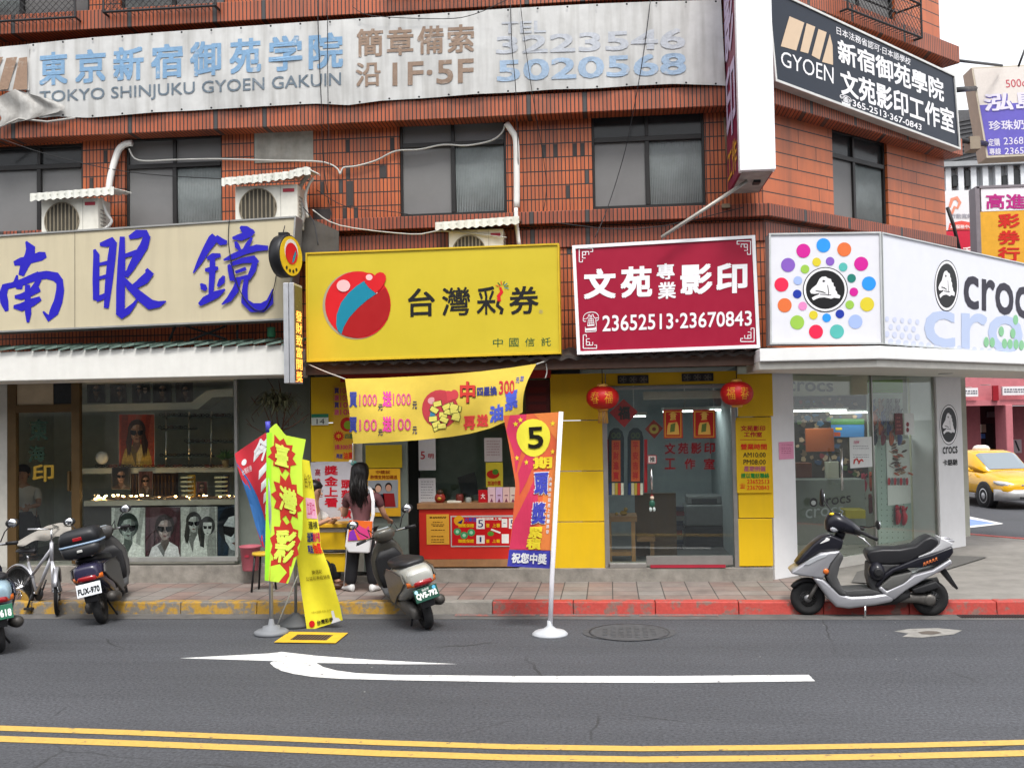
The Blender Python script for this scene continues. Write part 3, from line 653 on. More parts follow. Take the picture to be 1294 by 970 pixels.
pp(em, PS2, DRED, Z6([(440,318),(478,292),(497,330),(501,380),(488,430),(450,475),(400,504),(350,513),(310,507),(287,498),(296,462),(312,428),(340,395),(372,370)]), .009)
pp(em, PS2, TEAL, Z6([(385,262),(412,288),(440,318),(400,345),(355,384),(318,425),(295,465),(285,497),(268,480),(261,455),(264,410),(283,358),(315,316),(350,285)]), .012)
pp(em, PS2, PINK, Z6([(386,262),(390,258),(445,314),(440,319)]), .0135)
heart = [(437,316),(405,290),(388,268),(384,248),(390,233),(405,226),(420,228),(432,238),(441,228),(455,223),(470,226),(480,238),(482,254),(474,275),(458,297)]
pp(em, PS2, RED, Z6(heart), .0155)
em.mat(PINK); em.disc(PS2, 433.5, 382-33.8+3.5, 0.1, 0.1, .017)
em.disc(PS2, 434, 361, 8.5, 7.5, .0155); em.disc(PS2, 466.5, 350.3, 4.2, 3.8, .0175)
em.build('emblem', None, sg)
lt = MB(); lt.mat(BLK)
T4(lt, PS2, '台', (515.5,364.8), (549.5,363.5), (549.5,399.3), (515.5,400.6), .02)
T4(lt, PS2, '灣', (558.6,363.6), (594,362.2), (594,398), (558.6,399.3), .015)
T4(lt, PS2, '采', (602.5,362.5), (626.5,361.5), (626.5,397), (602.5,398), .02)
T4(lt, PS2, '券', (643.5,362.4), (680.7,360.5), (680.7,396.3), (643.5,397.6), .02)
lt.strokes(PS2, [[(630,380,2),(628.5,386,2.2),(634.5,391,2.4),(633,397,2)]])
lt.mat(GRN); T4(lt, PS2, '中', (623,427.5), (635.5,427.2), (635.5,438), (623,438.3)); T4(lt, PS2, '國', (643.5,427.2), (655.3,427), (655.3,437.7), (643.5,438)); T4(lt, PS2, '信', (663.5,427), (675.5,426.5), (675.5,437.3), (663.5,437.6)); T4(lt, PS2, '託', (684,426.5), (696.3,426), (696.3,436.7), (684,437))
lt.mat(GREY); T4(lt, PS2, '®', (681,391.5), (686,391.3), (686,396.2), (681,396.4))
lt.mat(RED); lt.strokes(PS2, [[(632,363,1.5),(634,369,2.2),(630,374,2.4),(631,381,2.2)]])
for i, (a, m) in enumerate(((-100,RED),(-70,GRN),(-40,TEAL),(-130,GRN),(-160,RED),(-15,GRN),(10,TEAL))):
    lt.mat(m); x, y = 634.5, 363; lt.strokes(PS2, [[(x+3*math.cos(rad(a)), y+3*math.sin(rad(a)), .45), (x+8.5*math.cos(rad(a)), y+8*math.sin(rad(a)), .55)]], .004+.001*i)
lt.build('lettering', None, sg)
# ---- dark red copy shop sign
PS3 = FP(12.5)
sg = thing('shop_sign', 'dark red copy shop sign in a white frame with white characters', 'shop sign', lab(PS3, 843, 442))
MAR = M('dark red sign face', (.32,.008,.035), .4, var=.05); WF = M('sign white', (.83,.82,.84), .4, var=.03)
signbox(sg, PS3, [(723,310.5), (954,297.3), (960.5,439.5), (729.3,448)], .2, MAR, WF, .04, WF)
lt = MB(); lt.mat(WF)
Z7 = lambda x, y: (x/3.593+680, y/3.593+270)
for ch, x0, x1, ya, yb, yc, yd, bo in (('文',207,353,252,388,247,384,.045),('苑',374,518,242,383,236,378,.045),('專',538,620,228,300,224,297,.03),('業',544,626,312,388,308,384,.03),('影',645,792,232,368,226,364,.04),('印',808,950,227,364,221,358,.045)):
    T4(lt, PS3, ch, Z7(x0,ya), Z7(x1,yc), Z7(x1,yd), Z7(x0,yb), bo)
T4(lt, PS3, '☎', Z7(203,448), Z7(276,442), Z7(276,534), Z7(203,540), .0)
T4(lt, PS3, '23652513‧23670843', Z7(292,462), Z7(970,440), Z7(970,508), Z7(292,535), .025)
def corner_orn(cx, cy, sx, sy):
    """fretwork bracket of the frame's corner"""
    P = lambda a, b: (cx+sx*a, cy+sy*b)
    for pts in ([(0,0),(17,0)],[(0,0),(0,17)],[(4,4),(12,4),(12,8)],[(4,4),(4,12),(8,12)],[(4,8),(8,8),(8,4)],[(0,17),(4,17),(4,14)],[(17,0),(17,4),(14,4)]):
        lt.strokes(PS3, [[(*P(*p), .55) for p in pts]], .004)
corner_orn(732, 314, 1, 1); corner_orn(948.5, 304.5, -1, 1); corner_orn(737, 440, 1, -1); corner_orn(953, 431.5, -1, -1)
lt.build('lettering', None, sg)
# ---- white corner sign with coloured dots, wrapping round the corner
YC = 12.3; PS4 = FP(YC); cor = PS4.px(1114.5, 434.6); PS5 = Pl((cor.x, YC, 0), SN)
sg = thing('shop_sign', 'white wraparound corner sign with coloured dots and a black round emblem', 'shop sign', cor)
WS = M('white sign face', (.73,.73,.78), .35, var=.03)
signbox(sg, PS4, [(971.6,295), (1113,293), (1116,434.8), (973,435)], .3, WS, STEEL, .02, M('pale frame', (.6,.62,.62), .4, .4))
signbox(sg, PS5, [(1113.4,293.4), (1400,356), (1400,456.5), (1116.2,435)], .3, M('white sign side face', (.70,.71,.77), .35, var=.03), STEEL, .015, M('pale frame', (.6,.62,.62)), name='side_panel')
dc = dict(m=(.62,.02,.30), b=(.03,.30,.85), o=(.74,.17,.05), y=(.70,.58,.04), l=(.37,.48,.80), t=(.10,.47,.43), r=(.78,.025,.08), g=(.32,.55,.08), p=(.24,.11,.50), d=(.02,.20,.16), n=(.02,.045,.36), k=(.75,.25,.52))
Z8 = lambda x, y: (x/3.465+950, y/3.465+260)
dm = MB()
for x, y, c in [(226,197,'m'),(314,173,'b'),(405,191,'o'),(479,254,'m'),(513,340,'b'),(505,431,'y'),(454,507,'l'),(373,550,'t'),(281,551,'r'),(199,510,'g'),(144,435,'o'),(130,345,'r'),(159,259,'p')]:
    dm.mat(M('dot '+c, dc[c], .4, var=.03)); dm.disc(PS4, *Z8(x, y), 8.9, 8.9, .004, 30)
for x, y, c in [(284,246,'y'),(343,243,'p'),(400,268,'t'),(437,317,'d'),(447,377,'m'),(429,433,'g'),(386,473,'n'),(328,490,'b'),(270,478,'y'),(223,439,'k'),(199,386,'n'),(202,327,'l'),(233,277,'g')]:
    dm.mat(M('dot '+c, dc[c], .4, var=.03)); dm.disc(PS4, *Z8(x, y), 5.5, 5.5, .004, 24)
dm.build('dot_pattern', None, sg)
def reptile(mb, pl, cx, cy, rx, ry, off, mk, mw):
    """black roundel with white ring and a plain white reptile silhouette"""
    mb.mat(mk); mb.disc(pl, cx, cy, rx, ry, off, 36); mb.mat(mw); mb.disc(pl, cx, cy, rx*.96, ry*.96, off+.001, 36, .90)
    body = [(-.80,.02),(-.70,-.12),(-.45,-.32),(-.30,-.62),(-.18,-.72),(.02,-.74),(.12,-.66),(.30,-.60),(.33,-.46),(.42,-.40),(.43,-.26),(.52,-.18),(.52,-.04),(.60,.06),(.62,.16),(.78,.26),(.74,.40),(.45,.36),(.30,.42),(.16,.38),(-.05,.34),(-.30,.36),(-.42,.40),(-.62,.50),(-.70,.36),(-.52,.26),(-.35,.20),(-.30,.12),(-.55,.16),(-.74,.14)]
    mb.poly([pl.px(cx+x*rx*.86, cy+(y*.86+.05)*ry, off+.003) for x, y in body][::-1]); mb.mat(mk)
    for q in ([(-.5,-.02),(-.2,.02),(.02,.1),(.0,.13),(-.22,.06),(-.5,.02)], [(-.16,-.50),(-.08,-.56),(0,-.5),(-.08,-.44)], [(.1,-.3),(.13,-.3),(.2,.1),(.14,.3),(.16,.05)], [(-.28,.16),(.3,.2),(.3,.23),(-.28,.19)]): mb.poly([pl.px(cx+x*rx*.86, cy+(y*.86+.05)*ry, off+.006) for x, y in q][::-1])
em = MB(); reptile(em, PS4, *Z8(322,367), 28.4, 28.4, .004, BLK, WF); reptile(em, PS5, 1196.3, 361, 15.3, 32.5, .004, BLK, WF)
em.build('emblem', None, sg)
lt = MB(); FB = M('faint blue print', (.44,.52,.72), .4, var=0)
lt.mat(FB); lt.text('crocs', (PS5.px(1168,436,.003), PS5.px(1356,453,.003), PS5.px(1356,405,.003), PS5.px(1168,391,.003)), .035)
for j in range(4):
    for i in range(15):
        x = 1121+i*9.6+(j % 2)*4.8
        if 1164 < x < 1294 and j < 3: continue
        lt.mat(M('faint dot', (.56,.60,.76), .4, var=0)); lt.disc(PS5, x, 402+j*9.5+(x-1112)*.10, 3.3-(3-j)*.25, 4.4-(3-j)*.3, .003, 12)
for x, y in [(1246.5,432),(1254,432.5),(1265.5,418.5),(1269.5,434),(1276.5,434.5),(1280,421),(1283.5,404),(1284,435),(1291,436),(1298,425),(1302,437)]:
    lt.mat(M('printed pale green', (.22,.50,.27), .4, var=0)); lt.disc(PS5, x, y, 3.3, 6.4, .006, 14)
lt.mat(M('printed ink', (.018,.014,.03), .4, var=0)); lt.text('crocs', (PS5.px(1218,388.5,.004), PS5.px(1316,406,.004), PS5.px(1316,367,.004), PS5.px(1218,346.5,.004)), .035)
lt.build('lettering', None, sg)
# ---- faded cloth banner across the second floor
PBN = FP(YB-.33)
def interp(tab, x):
    for (a, b), (c, d) in zip(tab, tab[1:]):
        if x <= c: return b+(d-b)*(x-a)/(c-a)
    return tab[-1][1]
b_top = [(-60,66),(34,56),(110,48),(200,41),(300,34),(399,27),(536,18),(640,11),(749,5),(830,2),(906,0)]
b_bot = [(-60,160),(0,161),(20,150),(34,118),(45,150),(70,147),(110,149),(150,146),(195,142),(240,140),(290,137),(340,134),(399,131),(440,133),(480,127.5),(540,124),(600,119),(650,117),(700,113),(749,112),(800,108.5),(850,106),(905,108),(916,109)]
def ban(u, v, off=.0, x0=34, x1=911):
    x = x0+(x1-x0)*u; yb = interp(b_bot, x); yt = interp(b_top, x); y = yb+(yt-yb)*v
    o = off+.012*math.sin(x*.045+v*2)+.008*math.sin(x*.11+v*5)*(1-v)+.015*math.sin(v*3.1)
    return PBN.px(x+(1-v)*6*max(0, (u-.9)*10), y, o)
CLOTH = M('dirty white cloth', (.55,.55,.54), .85, var=.14, vs=3, streak=.55, dirt=(.26,.25,.23))
bt = thing('cloth_banner', 'dirty white cloth banner with faded blue and brown lettering stretched between the tiled ledges', 'banner', ban(.5, 0))
mb = MB(); mb.mat(CLOTH); mb.sheet(lambda u, v: ban(u, v), 110, 8)
mb.build('cloth', None, bt)
lt = MB()
def bt4(st, tl, tr, br, bl, m, bold):
    lt.mat(m)
    def fn(u, v):
        x = (bl[0]*(1-u)+br[0]*u)*(1-v)+(tl[0]*(1-u)+tr[0]*u)*v; y = (bl[1]*(1-u)+br[1]*u)*(1-v)+(tl[1]*(1-u)+tr[1]*u)*v
        uu = (x-34)/877; t = interp(b_top, x); b = interp(b_bot, x); vv = (b-y)/(b-t)
        o = .006+.012*math.sin(x*.045+vv*2)+.008*math.sin(x*.11+vv*5)*(1-vv)+.015*math.sin(vv*3.1)
        return PBN.px(x, y, o)
    lt.text(st, None, bold, fn)
fade = lambda n, c, u: worn(n, c, u, .6, 3.5, .85)
FBL = fade('faded blue ink', (.19,.33,.50), (.42,.47,.52)); FGR = fade('faded slate ink', (.14,.18,.22), (.30,.33,.36)); FBR = fade('faded brown ink', (.27,.19,.14), (.45,.38,.33)); FLB = fade('faint blue ink', (.33,.44,.58), (.47,.50,.54)); FVL = fade('almost gone ink', (.46,.485,.53), (.53,.535,.54))
chars = '東京新宿御苑学院'; bx = [(49.5,85.5),(95,133.5),(143,181.5),(190.5,231),(240,279.5),(290,330),(339.5,382),(390,433.5)]
for ch, (xa, xb) in zip(chars, bx):
    k = lambda x: (x-49.5)/384
    yt = lambda x: 67-27*k(x); yb = lambda x: 108.5-23*k(x)
    bt4(ch, (xa,yt(xa)), (xb,yt(xb)), (xb,yb(xb)), (xa,yb(xa)), FBL, .035)
bt4('TOKYO SHINJUKU GYOEN GAKUIN', (50,115.5), (431,91.5), (431,112.5), (50,134), FGR, .012)
for i, ch in enumerate('簡章備索'):
    xa = 450.6+38.3*i; xb = xa+33.5; s_ = -.045; d = (xa-450.6)*s_; bt4(ch, (xa,37+d), (xb,37+d-1.5), (xb,72.5+d-1.5), (xa,72.5+d), FBR, .025)
bt4('沿', (449.5,79.5), (481,78), (481,108.5), (449.5,110), FBR, .02); bt4('1F·5F', (496,79.5), (598.5,74), (598.5,104.5), (496,109), FBR, .035)
bt4('TEL', (634,28), (690,26), (690,41), (634,43), FVL, .03); bt4('3223546', (627,46.5), (866,35.5), (866,61.5), (627,68.5), FLB if False else FVL, .045); bt4('5020568', (628,76.5), (867,66.5), (867,94), (628,103.5), FLB, .045)
lt.build('lettering', None, bt)
ey = MB(); ey.mat(BLACK)
for i in range(24):
    x = 42+i*37.5
    for tab, d in ((b_top, 2), (b_bot, -2)):
        y = interp(tab, x)+d; ey.disc(PBN, x, y, 1.4, 1.4, .035, 8)
ey.build('eyelets', None, bt)
# folded end of the banner with brown stripes, and torn clear sheeting below
bl_ = thing('torn_banner', 'torn banner end with brown and white slanting stripes at the left edge', 'banner', PBN.px(10, 150))
mb = MB(); mb.mat(CLOTH); mb.sheet(lambda u, v: PBN.px(-70+107*u, (118-4*u)+(66-10*u-(118-4*u))*v, .03+.02*math.sin(u*9+v*4)), 12, 6); mb.build('cloth', None, bl_)
mb = MB(); mb.mat(fade('faded tan stripe', (.30,.20,.14), (.42,.36,.3)))
for x0, x1, x2, x3 in ((-30,-12,4,-16),(-3,10,22,8),(16,34.5,34.5,24)):
    mb.poly([PBN.px(x0, 114, .058), PBN.px(x1, 113, .058), PBN.px(x2 if x2 < 34 else 34.5, 72, .058), PBN.px(x3, 73.5, .058)])
mb.build('stripes', None, bl_)
mb = MB(); mb.mat(M('torn grey sheeting', (.40,.39,.37), .6, var=.25, vs=8, streak=.5))
mb.sheet(lambda u, v: PBN.px(-8+80*u+10*math.sin(v*4), (150+12*(1-u)-8*u)+(112-(150+12*(1-u)-8*u))*v*(1-.55*abs(u-.45)*1.5), .05+.03*math.sin(u*14+v*3)), 16, 5)
mb.tube([PBN.px(-30,185,.05), PBN.px(0,160,.06), PBN.px(24,150,.05), PBN.px(60,154,.06), PBN.px(95,149,.05)], .014, 6)
mb.build('torn_sheeting', None, bl_)
# ---- dark blue language school sign on the corner wall
PS6 = PDB.shift(.42)
sg = thing('school_sign', 'dark blue sign with white characters and tan slanting bars on the corner wall', 'sign', lab(PS6, 1100, 145))
NAVY = M('dark blue sign face', (.012,.018,.032), .35, var=.1)
signbox(sg, PS6, [(968,-17), (1206,95), (1213,189.5), (979,103)], .3, NAVY, M('sign case', (.42,.40,.36), .6, var=.2), .03, M('sign rim pale', (.62,.62,.6), .4))
Z4 = lambda x, y: (x/3.465+950, y/3.465)
lt = MB(); TAN = M('printed tan', (.62,.47,.33), .5, var=.05)
for pts in ([(165,72),(230,100),(195,222),(127,203)], [(240,103),(278,118),(247,235),(212,225)], [(292,128),(328,142),(297,262),(262,243)], [(342,150),(354,200),(356,285),(308,272)]):
    pp(lt, PS6, TAN, [Z4(*p) for p in pts], .004)
lt.mat(WF)
T4(lt, PS6, 'GYOEN', Z4(128,222), Z4(358,296), Z4(358,368), Z4(128,288), .0)
for st, tl, tr, br, bl, bo in (('日本法務省認可·日本語學校', (370,115), (696,258), (694,288), (372,150), .01), ('新宿御苑學院', (373,168), (838,352), (842,450), (380,272), .03), ('文苑影印工作室', (385,298), (884,482), (888,588), (392,412), .03), ('☎365-2513·367-0843', (384,408), (744,540), (742,578), (388,452), .02)):
    T4(lt, PS6, st, Z4(*tl), Z4(*tr), Z4(*br), Z4(*bl), bo)
lt.build('lettering', None, sg)
# ---- tall white box sign standing out from the wall
vs_ = thing('projecting_sign', 'tall white edged box sign with maroon sides standing out from the wall', 'sign', (1.75, 12.5, 4.6))
zb = FP(11.9).px(960, 215).z; xl = 1.575; xr = 1.985
mb = MB(); mb.mat(M('white sign case', (.84,.84,.86), .35, var=.02)); mb.box(xl, xr, 11.88, 12.02, zb-.002, 9.0)
mb.mat(M('maroon sign side', (.20,.012,.05), .4, var=.1)); mb.box(xl+.006, xr-.006, 12.02, 13.12, zb, 9.0)
mb.build('case', None, vs_, bevel=.006, seg=1)
mb = MB(); mb.mat(M('sign underside', (.33,.31,.29), .6, var=.3)); mb.box(xl+.03, xr-.03, 11.95, 13.08, zb-.008, zb-.004); mb.mat(IRON); mb.box(1.8, 1.88, 12.35, 12.5, zb-.04, zb-.008)
mb.build('underside', None, vs_)
mb = MB(); PV = Pl((xl, 12.5, 0), (-1, 0, 0))
mb.mat(M('printed lilac', (.55,.45,.62), .5, var=0))
def side(ch, z0, z1, y0, y1, bo): mb.text(ch, (V(xl-.003, y1, z0), V(xl-.003, y0, z0), V(xl-.003, y0, z1), V(xl-.003, y1, z1)), bo)
side('印', 5.72, 6.62, 12.12, 13.02, .03); side('影', 6.74, 7.64, 12.12, 13.02, .03); side('苑', 7.74, 8.6, 12.12, 13.02, .03)
mb.mat(M('printed ochre', (.62,.3,.03), .5, var=0)); side('工作', 5.22, 5.62, 12.1, 13.0, .02)
mb.build('lettering', None, vs_)
br_ = MB(); a = FP(12.3).px(836, 300); b_ = V(1.72, 12.35, zb-.02); br_.tube([a, b_], .022, 8); tag(br_.build('sign_brace', M('grey pole', (.42,.40,.36), .5, .3)), 'slanting grey metal pole propping the tall white box sign', 'brace')
bk_ = MB(); p = PB.px(918, 150); q_ = PB.px(920, 207)
for P0, P1 in ((PB.px(916,149,.05), PB.px(920,207,.05)), (PB.px(906,0,.06), PB.px(912,55,.06))): bk_.tube([P0, P1], .022, 6)
bk_.box(1.5, 1.6, 13.1, YB, 4.95, 5.0); tag(bk_.build('sign_bracket', M('rusty bracket', (.2,.15,.1), .8, var=.4)), 'rusty wall bracket beside the tall white box sign', 'bracket')
# ================================================================ awnings, fascias and beams
YA = 12.42; PA = FP(YA)
fz0 = PA.px(180, 477.5).z; fz1 = PA.px(180, 440).z; xr_ = PA.px(360, 470).x
aw = thing('fascia_awning', 'long white awning box over the optical shop with a ragged green tile edge', 'awning', (-4.6, YA, fz0))
mb = MB(); mb.mat(OFFW); mb.box(-14, xr_, YA, 13.4, fz0, fz1); mb.build('fascia', None, aw, bevel=.01)
mb = MB(); mb.mat(M('teal roof tile', (.14,.20,.17), .6, var=.35, vs=9)); x = -14.0
while x < xr_+.05:
    w = random.uniform(.15, .22); dz = random.uniform(-.012, .012)
    mb.add([(x, YA-.05, fz1+.0+dz), (x+w, YA-.05, fz1+.03+dz), (x+w+.02, YA+.55, fz1+.10), (x+.02, YA+.55, fz1+.08), (x, YA-.05, fz1+.02+dz), (x+w, YA-.05, fz1+.06+dz), (x+w+.02, YA+.55, fz1+.14), (x+.02, YA+.55, fz1+.12)], [(0,3,2,1),(4,5,6,7),(0,1,5,4),(1,2,6,5),(2,3,7,6),(3,0,4,7)]); x += w+.012
mb.build('tile_edge', None, aw)
# brown beam and tile strip over the lottery and copy shops
PBm = FP(12.7); bz0 = PBm.px(640, 468).z; bz1 = PBm.px(640, 457).z; bxl = FP(12.7).px(386, 470).x; bxr = FP(12.7).px(962, 460).x
bm_ = thing('tiled_canopy', 'narrow dark tiled canopy on a brown beam below the yellow and red signs', 'canopy', (-.6, 12.7, bz0))
mb = MB(); mb.mat(M('brown beam paint', (.15,.09,.068), .6, var=.25, streak=.3)); mb.box(bxl, bxr, 12.7, 12.82, bz0, bz1+.02); mb.mat(M('canopy soffit', (.10,.085,.07), .8)); mb.box(bxl, bxr, 12.82, 13.42, bz1-.02, bz1+.02); mb.build('beam', None, bm_, bevel=.006)
mb = MB(); mb.mat(M('sooty roof tile', (.055,.045,.04), .75, var=.4, vs=9))
def wavy(u, v):
    x = bxl+(bxr-bxl)*u; ph = (x*5.2) % 1
    return V(x, 12.58+.7*v, bz1+.03+.035*abs(math.sin(ph*math.pi))+.14*v)
n = int((bxr-bxl)*40); mb.sheet(wavy, n, 2, False); mb.sheet(lambda u, v: wavy(u, 0)-V(0,0,.045*(1-v)), n, 1, False)
mb.build('tile_strip', None, bm_)
# white corner fascia with its soffit
YFc = 12.22; q1 = FP(YFc); zA0 = q1.px(1040, 455).z; zA1 = q1.px(1040, 438.5).z; zB0 = q1.px(1040, 465).z
xA = q1.px(960, 450).x; cB = q1.px(1113, 450)
ca = thing('corner_awning', 'white stepped fascia with a pale soffit under the white corner sign', 'awning', (cB.x, YFc, zB0))
t2 = PDB.t; Wt = WHITE
def wrap(z0, z1, ins, y0=YFc, ext=6.5, back=None, mat=None):
    n2 = Vector(SN)
    A = V(xA-ins*0, YFc+ins, 0); B0 = V(cB.x, YFc, 0); b2 = B0-n2*ins
    k = (YFc+ins-b2.y)/t2.y; B = b2+t2*k; C = b2+t2*ext
    D = PDF.o+PDF.t*(ext+1.2)-n2*.0; E2 = PDF.o; F = V(xA, 13.4, 0); D = D+n2*.02; E2 = V(2.1, 13.42, 0)+n2*.02
    pts = [A, B, C, D, E2, F]
    mb = MB(); mb.mat(mat or Wt)
    vs = [V(p.x, p.y, z0) for p in pts]+[V(p.x, p.y, z1) for p in pts]
    mb.add(vs, [(0,5,4,1),(1,4,3,2),(0,1,7,6),(1,2,8,7),(2,3,9,8),(5,0,6,11),(6,7,10,11),(7,8,9,10)]); return mb
wrap(zA0, zA1, 0).build('fascia', None, ca, bevel=.012)
wrap(zB0, zA0-.002, .07, mat=M('pale moulding', (.66,.64,.58), .5)).build('soffit', None, ca, bevel=.01)
dl = MB(); dl.mat(M('downlight rim', (.5,.5,.48), .4)); 
for x, y in ((1067,474),(1135,477),(1195,472),(1200,481),(1245,486),(1222,489)):
    g = GP(x, y, zB0-.004); dl.lathe((g.x, g.y, zB0-.012), (0,0,1), [(.09,0),(.10,.004),(.10,.010)], 18)
dl.build('downlights', None, ca)
# ================================================================ shop fronts and what stands inside
def px_box(mb, pl, x0, y0, x1, y1, o0, o1):
    """a block whose front face fills the pixel rectangle on pl at offset o1, reaching back to o0"""
    a = pl.px(x0, y1, o1); b = pl.px(x1, y0, o1); xm = pl.px((x0+x1)/2, (y0+y1)/2, o1)
    za = pl.px((x0+x1)/2, y1, o1).z; zb = pl.px((x0+x1)/2, y0, o1).z
    L = (pl.px(x0, (y0+y1)/2, o1)-pl.o).dot(pl.t); R = (pl.px(x1, (y0+y1)/2, o1)-pl.o).dot(pl.t)
    mb.obox(pl.uv((L+R)/2, (za+zb)/2, (o0+o1)/2), pl.t*(R-L)/2, V(0,0,(zb-za)/2), pl.n*(o1-o0)/2)
def pane_px(pl, x0, y0, x1, y1, off, m, name, parent):
    mb = MB(); mb.mat(m); px_box(mb, pl, x0, y0, x1, y1, off-.006, off); return mb.build(name, None, parent)
GL = glass('shop glass', (.94,.97,.95)); GLD = glass('greenish shop glass', (.84,.90,.86))
SKINP = M('printed skin', (.36,.30,.27), .4, var=.15, vs=30)
def flat(mb, pl, m, pts, off): mb.mat(m); mb.poly([pl.px(x, y, off) for x, y in pts][::-1])
def ell(mb, pl, m, x, y, rx, ry, off, n=20): mb.mat(m); mb.disc(pl, x, y, rx, ry, off, n)
def pm(hexcol, r=.4): return M('print '+hexcol, hexcol, r, var=.06, vs=20, spec=.3)
def ph(c): return M('photo '+c, c, .4, var=.42, vs=26, spec=.3)
def mixc(a, b, t): return '#'+''.join('%02x' % int(int(a[i:i+2],16)*(1-t)+int(b[i:i+2],16)*t) for i in (1,3,5))
def portrait(mb, pl, x0, y0, x1, y1, off, bg, skin, hair, shirt, kind=0):
    """printed portrait with dark glasses: mottled ground, shoulders and lapels, neck, head, hair, shades"""
    w, h = x1-x0, y1-y0; X = lambda u: x0+w*max(0, min(1, u)); Y = lambda v: y0+h*max(0, min(1, v)); rr = random.Random(int(x0*7+y0))
    o = lambda k: off+.0012*k; A = w/h
    flat(mb, pl, ph(bg), [(x0,y0),(x1,y0),(x1,y1),(x0,y1)], o(0))
    for k in range(4):
        u = rr.random(); flat(mb, pl, ph(mixc(bg, '#808080' if k % 2 else '#101010', .25)), [(X(u),y0),(X(u+.18),y0),(X(u+rr.uniform(-.2,.4)),y1),(X(u+rr.uniform(-.4,.1)),y1)], o(.2+.1*k))
    cx, cy, r = ((.5,.40,.27),(.56,.42,.25),(.36,.32,.19),(.52,.46,.44),(.5,.34,.22))[kind % 5]; ry = r*A*1.38
    P = lambda a, b: (X(cx+r*a), Y(cy+ry*b)); dk = mixc(skin, '#000000', .38); lt = mixc(skin, '#ffffff', .3)
    flat(mb, pl, ph(shirt), [P(-.45,1.15),P(-1.5,1.6),P(-1.9,2.6),(X(cx-r*2),y1),(X(cx+r*2),y1),P(1.9,2.5),P(1.5,1.55),P(.45,1.1)], o(1))
    flat(mb, pl, ph(mixc(shirt,'#000000',.45)), [P(-.4,1.2),P(-.9,1.5),P(-.1,3.2),P(.0,2.0)], o(1.5)); flat(mb, pl, ph(mixc(shirt,'#ffffff',.3)), [P(.45,1.1),P(1.0,1.5),P(.3,3.2),P(.0,2.0)], o(1.5))
    flat(mb, pl, ph(dk), [P(-.42,.6),P(-.5,1.3),P(0,2.0),P(.5,1.25),P(.42,.6)], o(2))
    ell(mb, pl, ph(hair), *P(0,-.2), w*r*1.15, h*ry*1.0, o(3))
    if kind in (2, 4):
        for k in range(7): a = -1.25+k*.1 if k < 4 else .75+(k-4)*.2; flat(mb, pl, ph(mixc(hair,'#7a6a5a',.12*(k % 3))), [P(a*.8,-.6),P(a-.15,.9+rr.random()*.5),P(a+.1,2.1+rr.random()*.4),P(a+.35,1.0),P(a*.6+.15,-.3)], o(3.3+.1*k))
    if kind == 2:
        Q = lambda a, b: (X(.74+r*a), Y(.40+ry*b)); ell(mb, pl, ph(hair), *Q(0,-.15), w*r*1.1, h*ry, o(3)); flat(mb, pl, ph(hair), [Q(-1,.0),Q(-1.1,2),Q(-.5,2.2),Q(-.4,.5)], o(3.2)); flat(mb, pl, ph(lt), [Q(-.6,-.5),Q(.6,-.5),Q(.68,.1),Q(.5,.6),Q(0,1),Q(-.5,.6),Q(-.68,.1)], o(4)); [flat(mb, pl, ph('#15151a'), [Q(k*.06,-.1),Q(k*.62,-.15),Q(k*.55,.2),Q(k*.12,.2)], o(5)) for k in (-1,1)]; flat(mb, pl, ph(dk), [Q(-.22,.6),Q(.22,.58),Q(0,.7)], o(5))
    flat(mb, pl, ph(skin), [P(-.72,-.62),P(-.3,-.86),P(.3,-.86),P(.72,-.62),P(.80,-.05),P(.66,.52),P(.32,.92),P(0,1.0),P(-.32,.92),P(-.66,.52),P(-.80,-.05)], o(4))
    flat(mb, pl, ph(dk), [P(.35,-.8),P(.72,-.62),P(.80,-.05),P(.66,.52),P(.32,.92),P(.25,.55),P(.5,.2),P(.3,-.2)], o(4.4)); flat(mb, pl, ph(lt), [P(-.45,-.78),P(-.05,-.8),P(-.15,-.3),P(-.55,-.35)], o(4.5)); flat(mb, pl, ph(lt), [P(-.6,.3),P(-.3,.25),P(-.35,.6)], o(4.5))
    flat(mb, pl, ph(dk), [P(-.02,.0),P(-.16,.38),P(.14,.4)], o(4.7)); flat(mb, pl, ph(hair), [P(-.8,-.2),P(-.7,-.75),P(-.2,-1.0),P(.4,-.98),P(.78,-.7),P(.84,-.2),P(.6,-.62),P(.1,-.72),P(-.45,-.6)], o(4.9))
    for s_ in (-1, 1): flat(mb, pl, M('photo shades', '#0c0c0e', .15), [P(s_*.06,-.12),P(s_*.84,-.2),P(s_*.76,.2),P(s_*.3,.34),P(s_*.08,.16)], o(5))
    flat(mb, pl, ph('#6a3f3c' if kind else '#3a3434'), [P(-.28,.62),P(-.05,.57),P(.28,.62),P(.0,.74)], o(5))
def poster(name, pl, x0, y0, x1, y1, off, label, cat, draw, mback='#e8e6e0', parent=None, th=.004):
    c = pl.px((x0+x1)/2, y1, off); t = thing(name, label, cat, c)
    mb = MB(); mb.mat(pm(mback)); px_box(mb, pl, x0, y0, x1, y1, off-th, off); mb.build('sheet', None, t)
    if draw:
        mb = MB(); draw(mb, off+.003); mb.build('print', None, t)
    return t
def lines(mb, pl, m, x0, x1, ys, off, h=.8, seed=1):
    rr = random.Random(seed); mb.mat(m)
    for y in ys:
        x = x0
        while x < x1-1:
            w = rr.uniform(1.2, 3.2); mb.rect(pl, x, y, min(x+w, x1), y+h, off); x += w+rr.uniform(.4, 1.2)
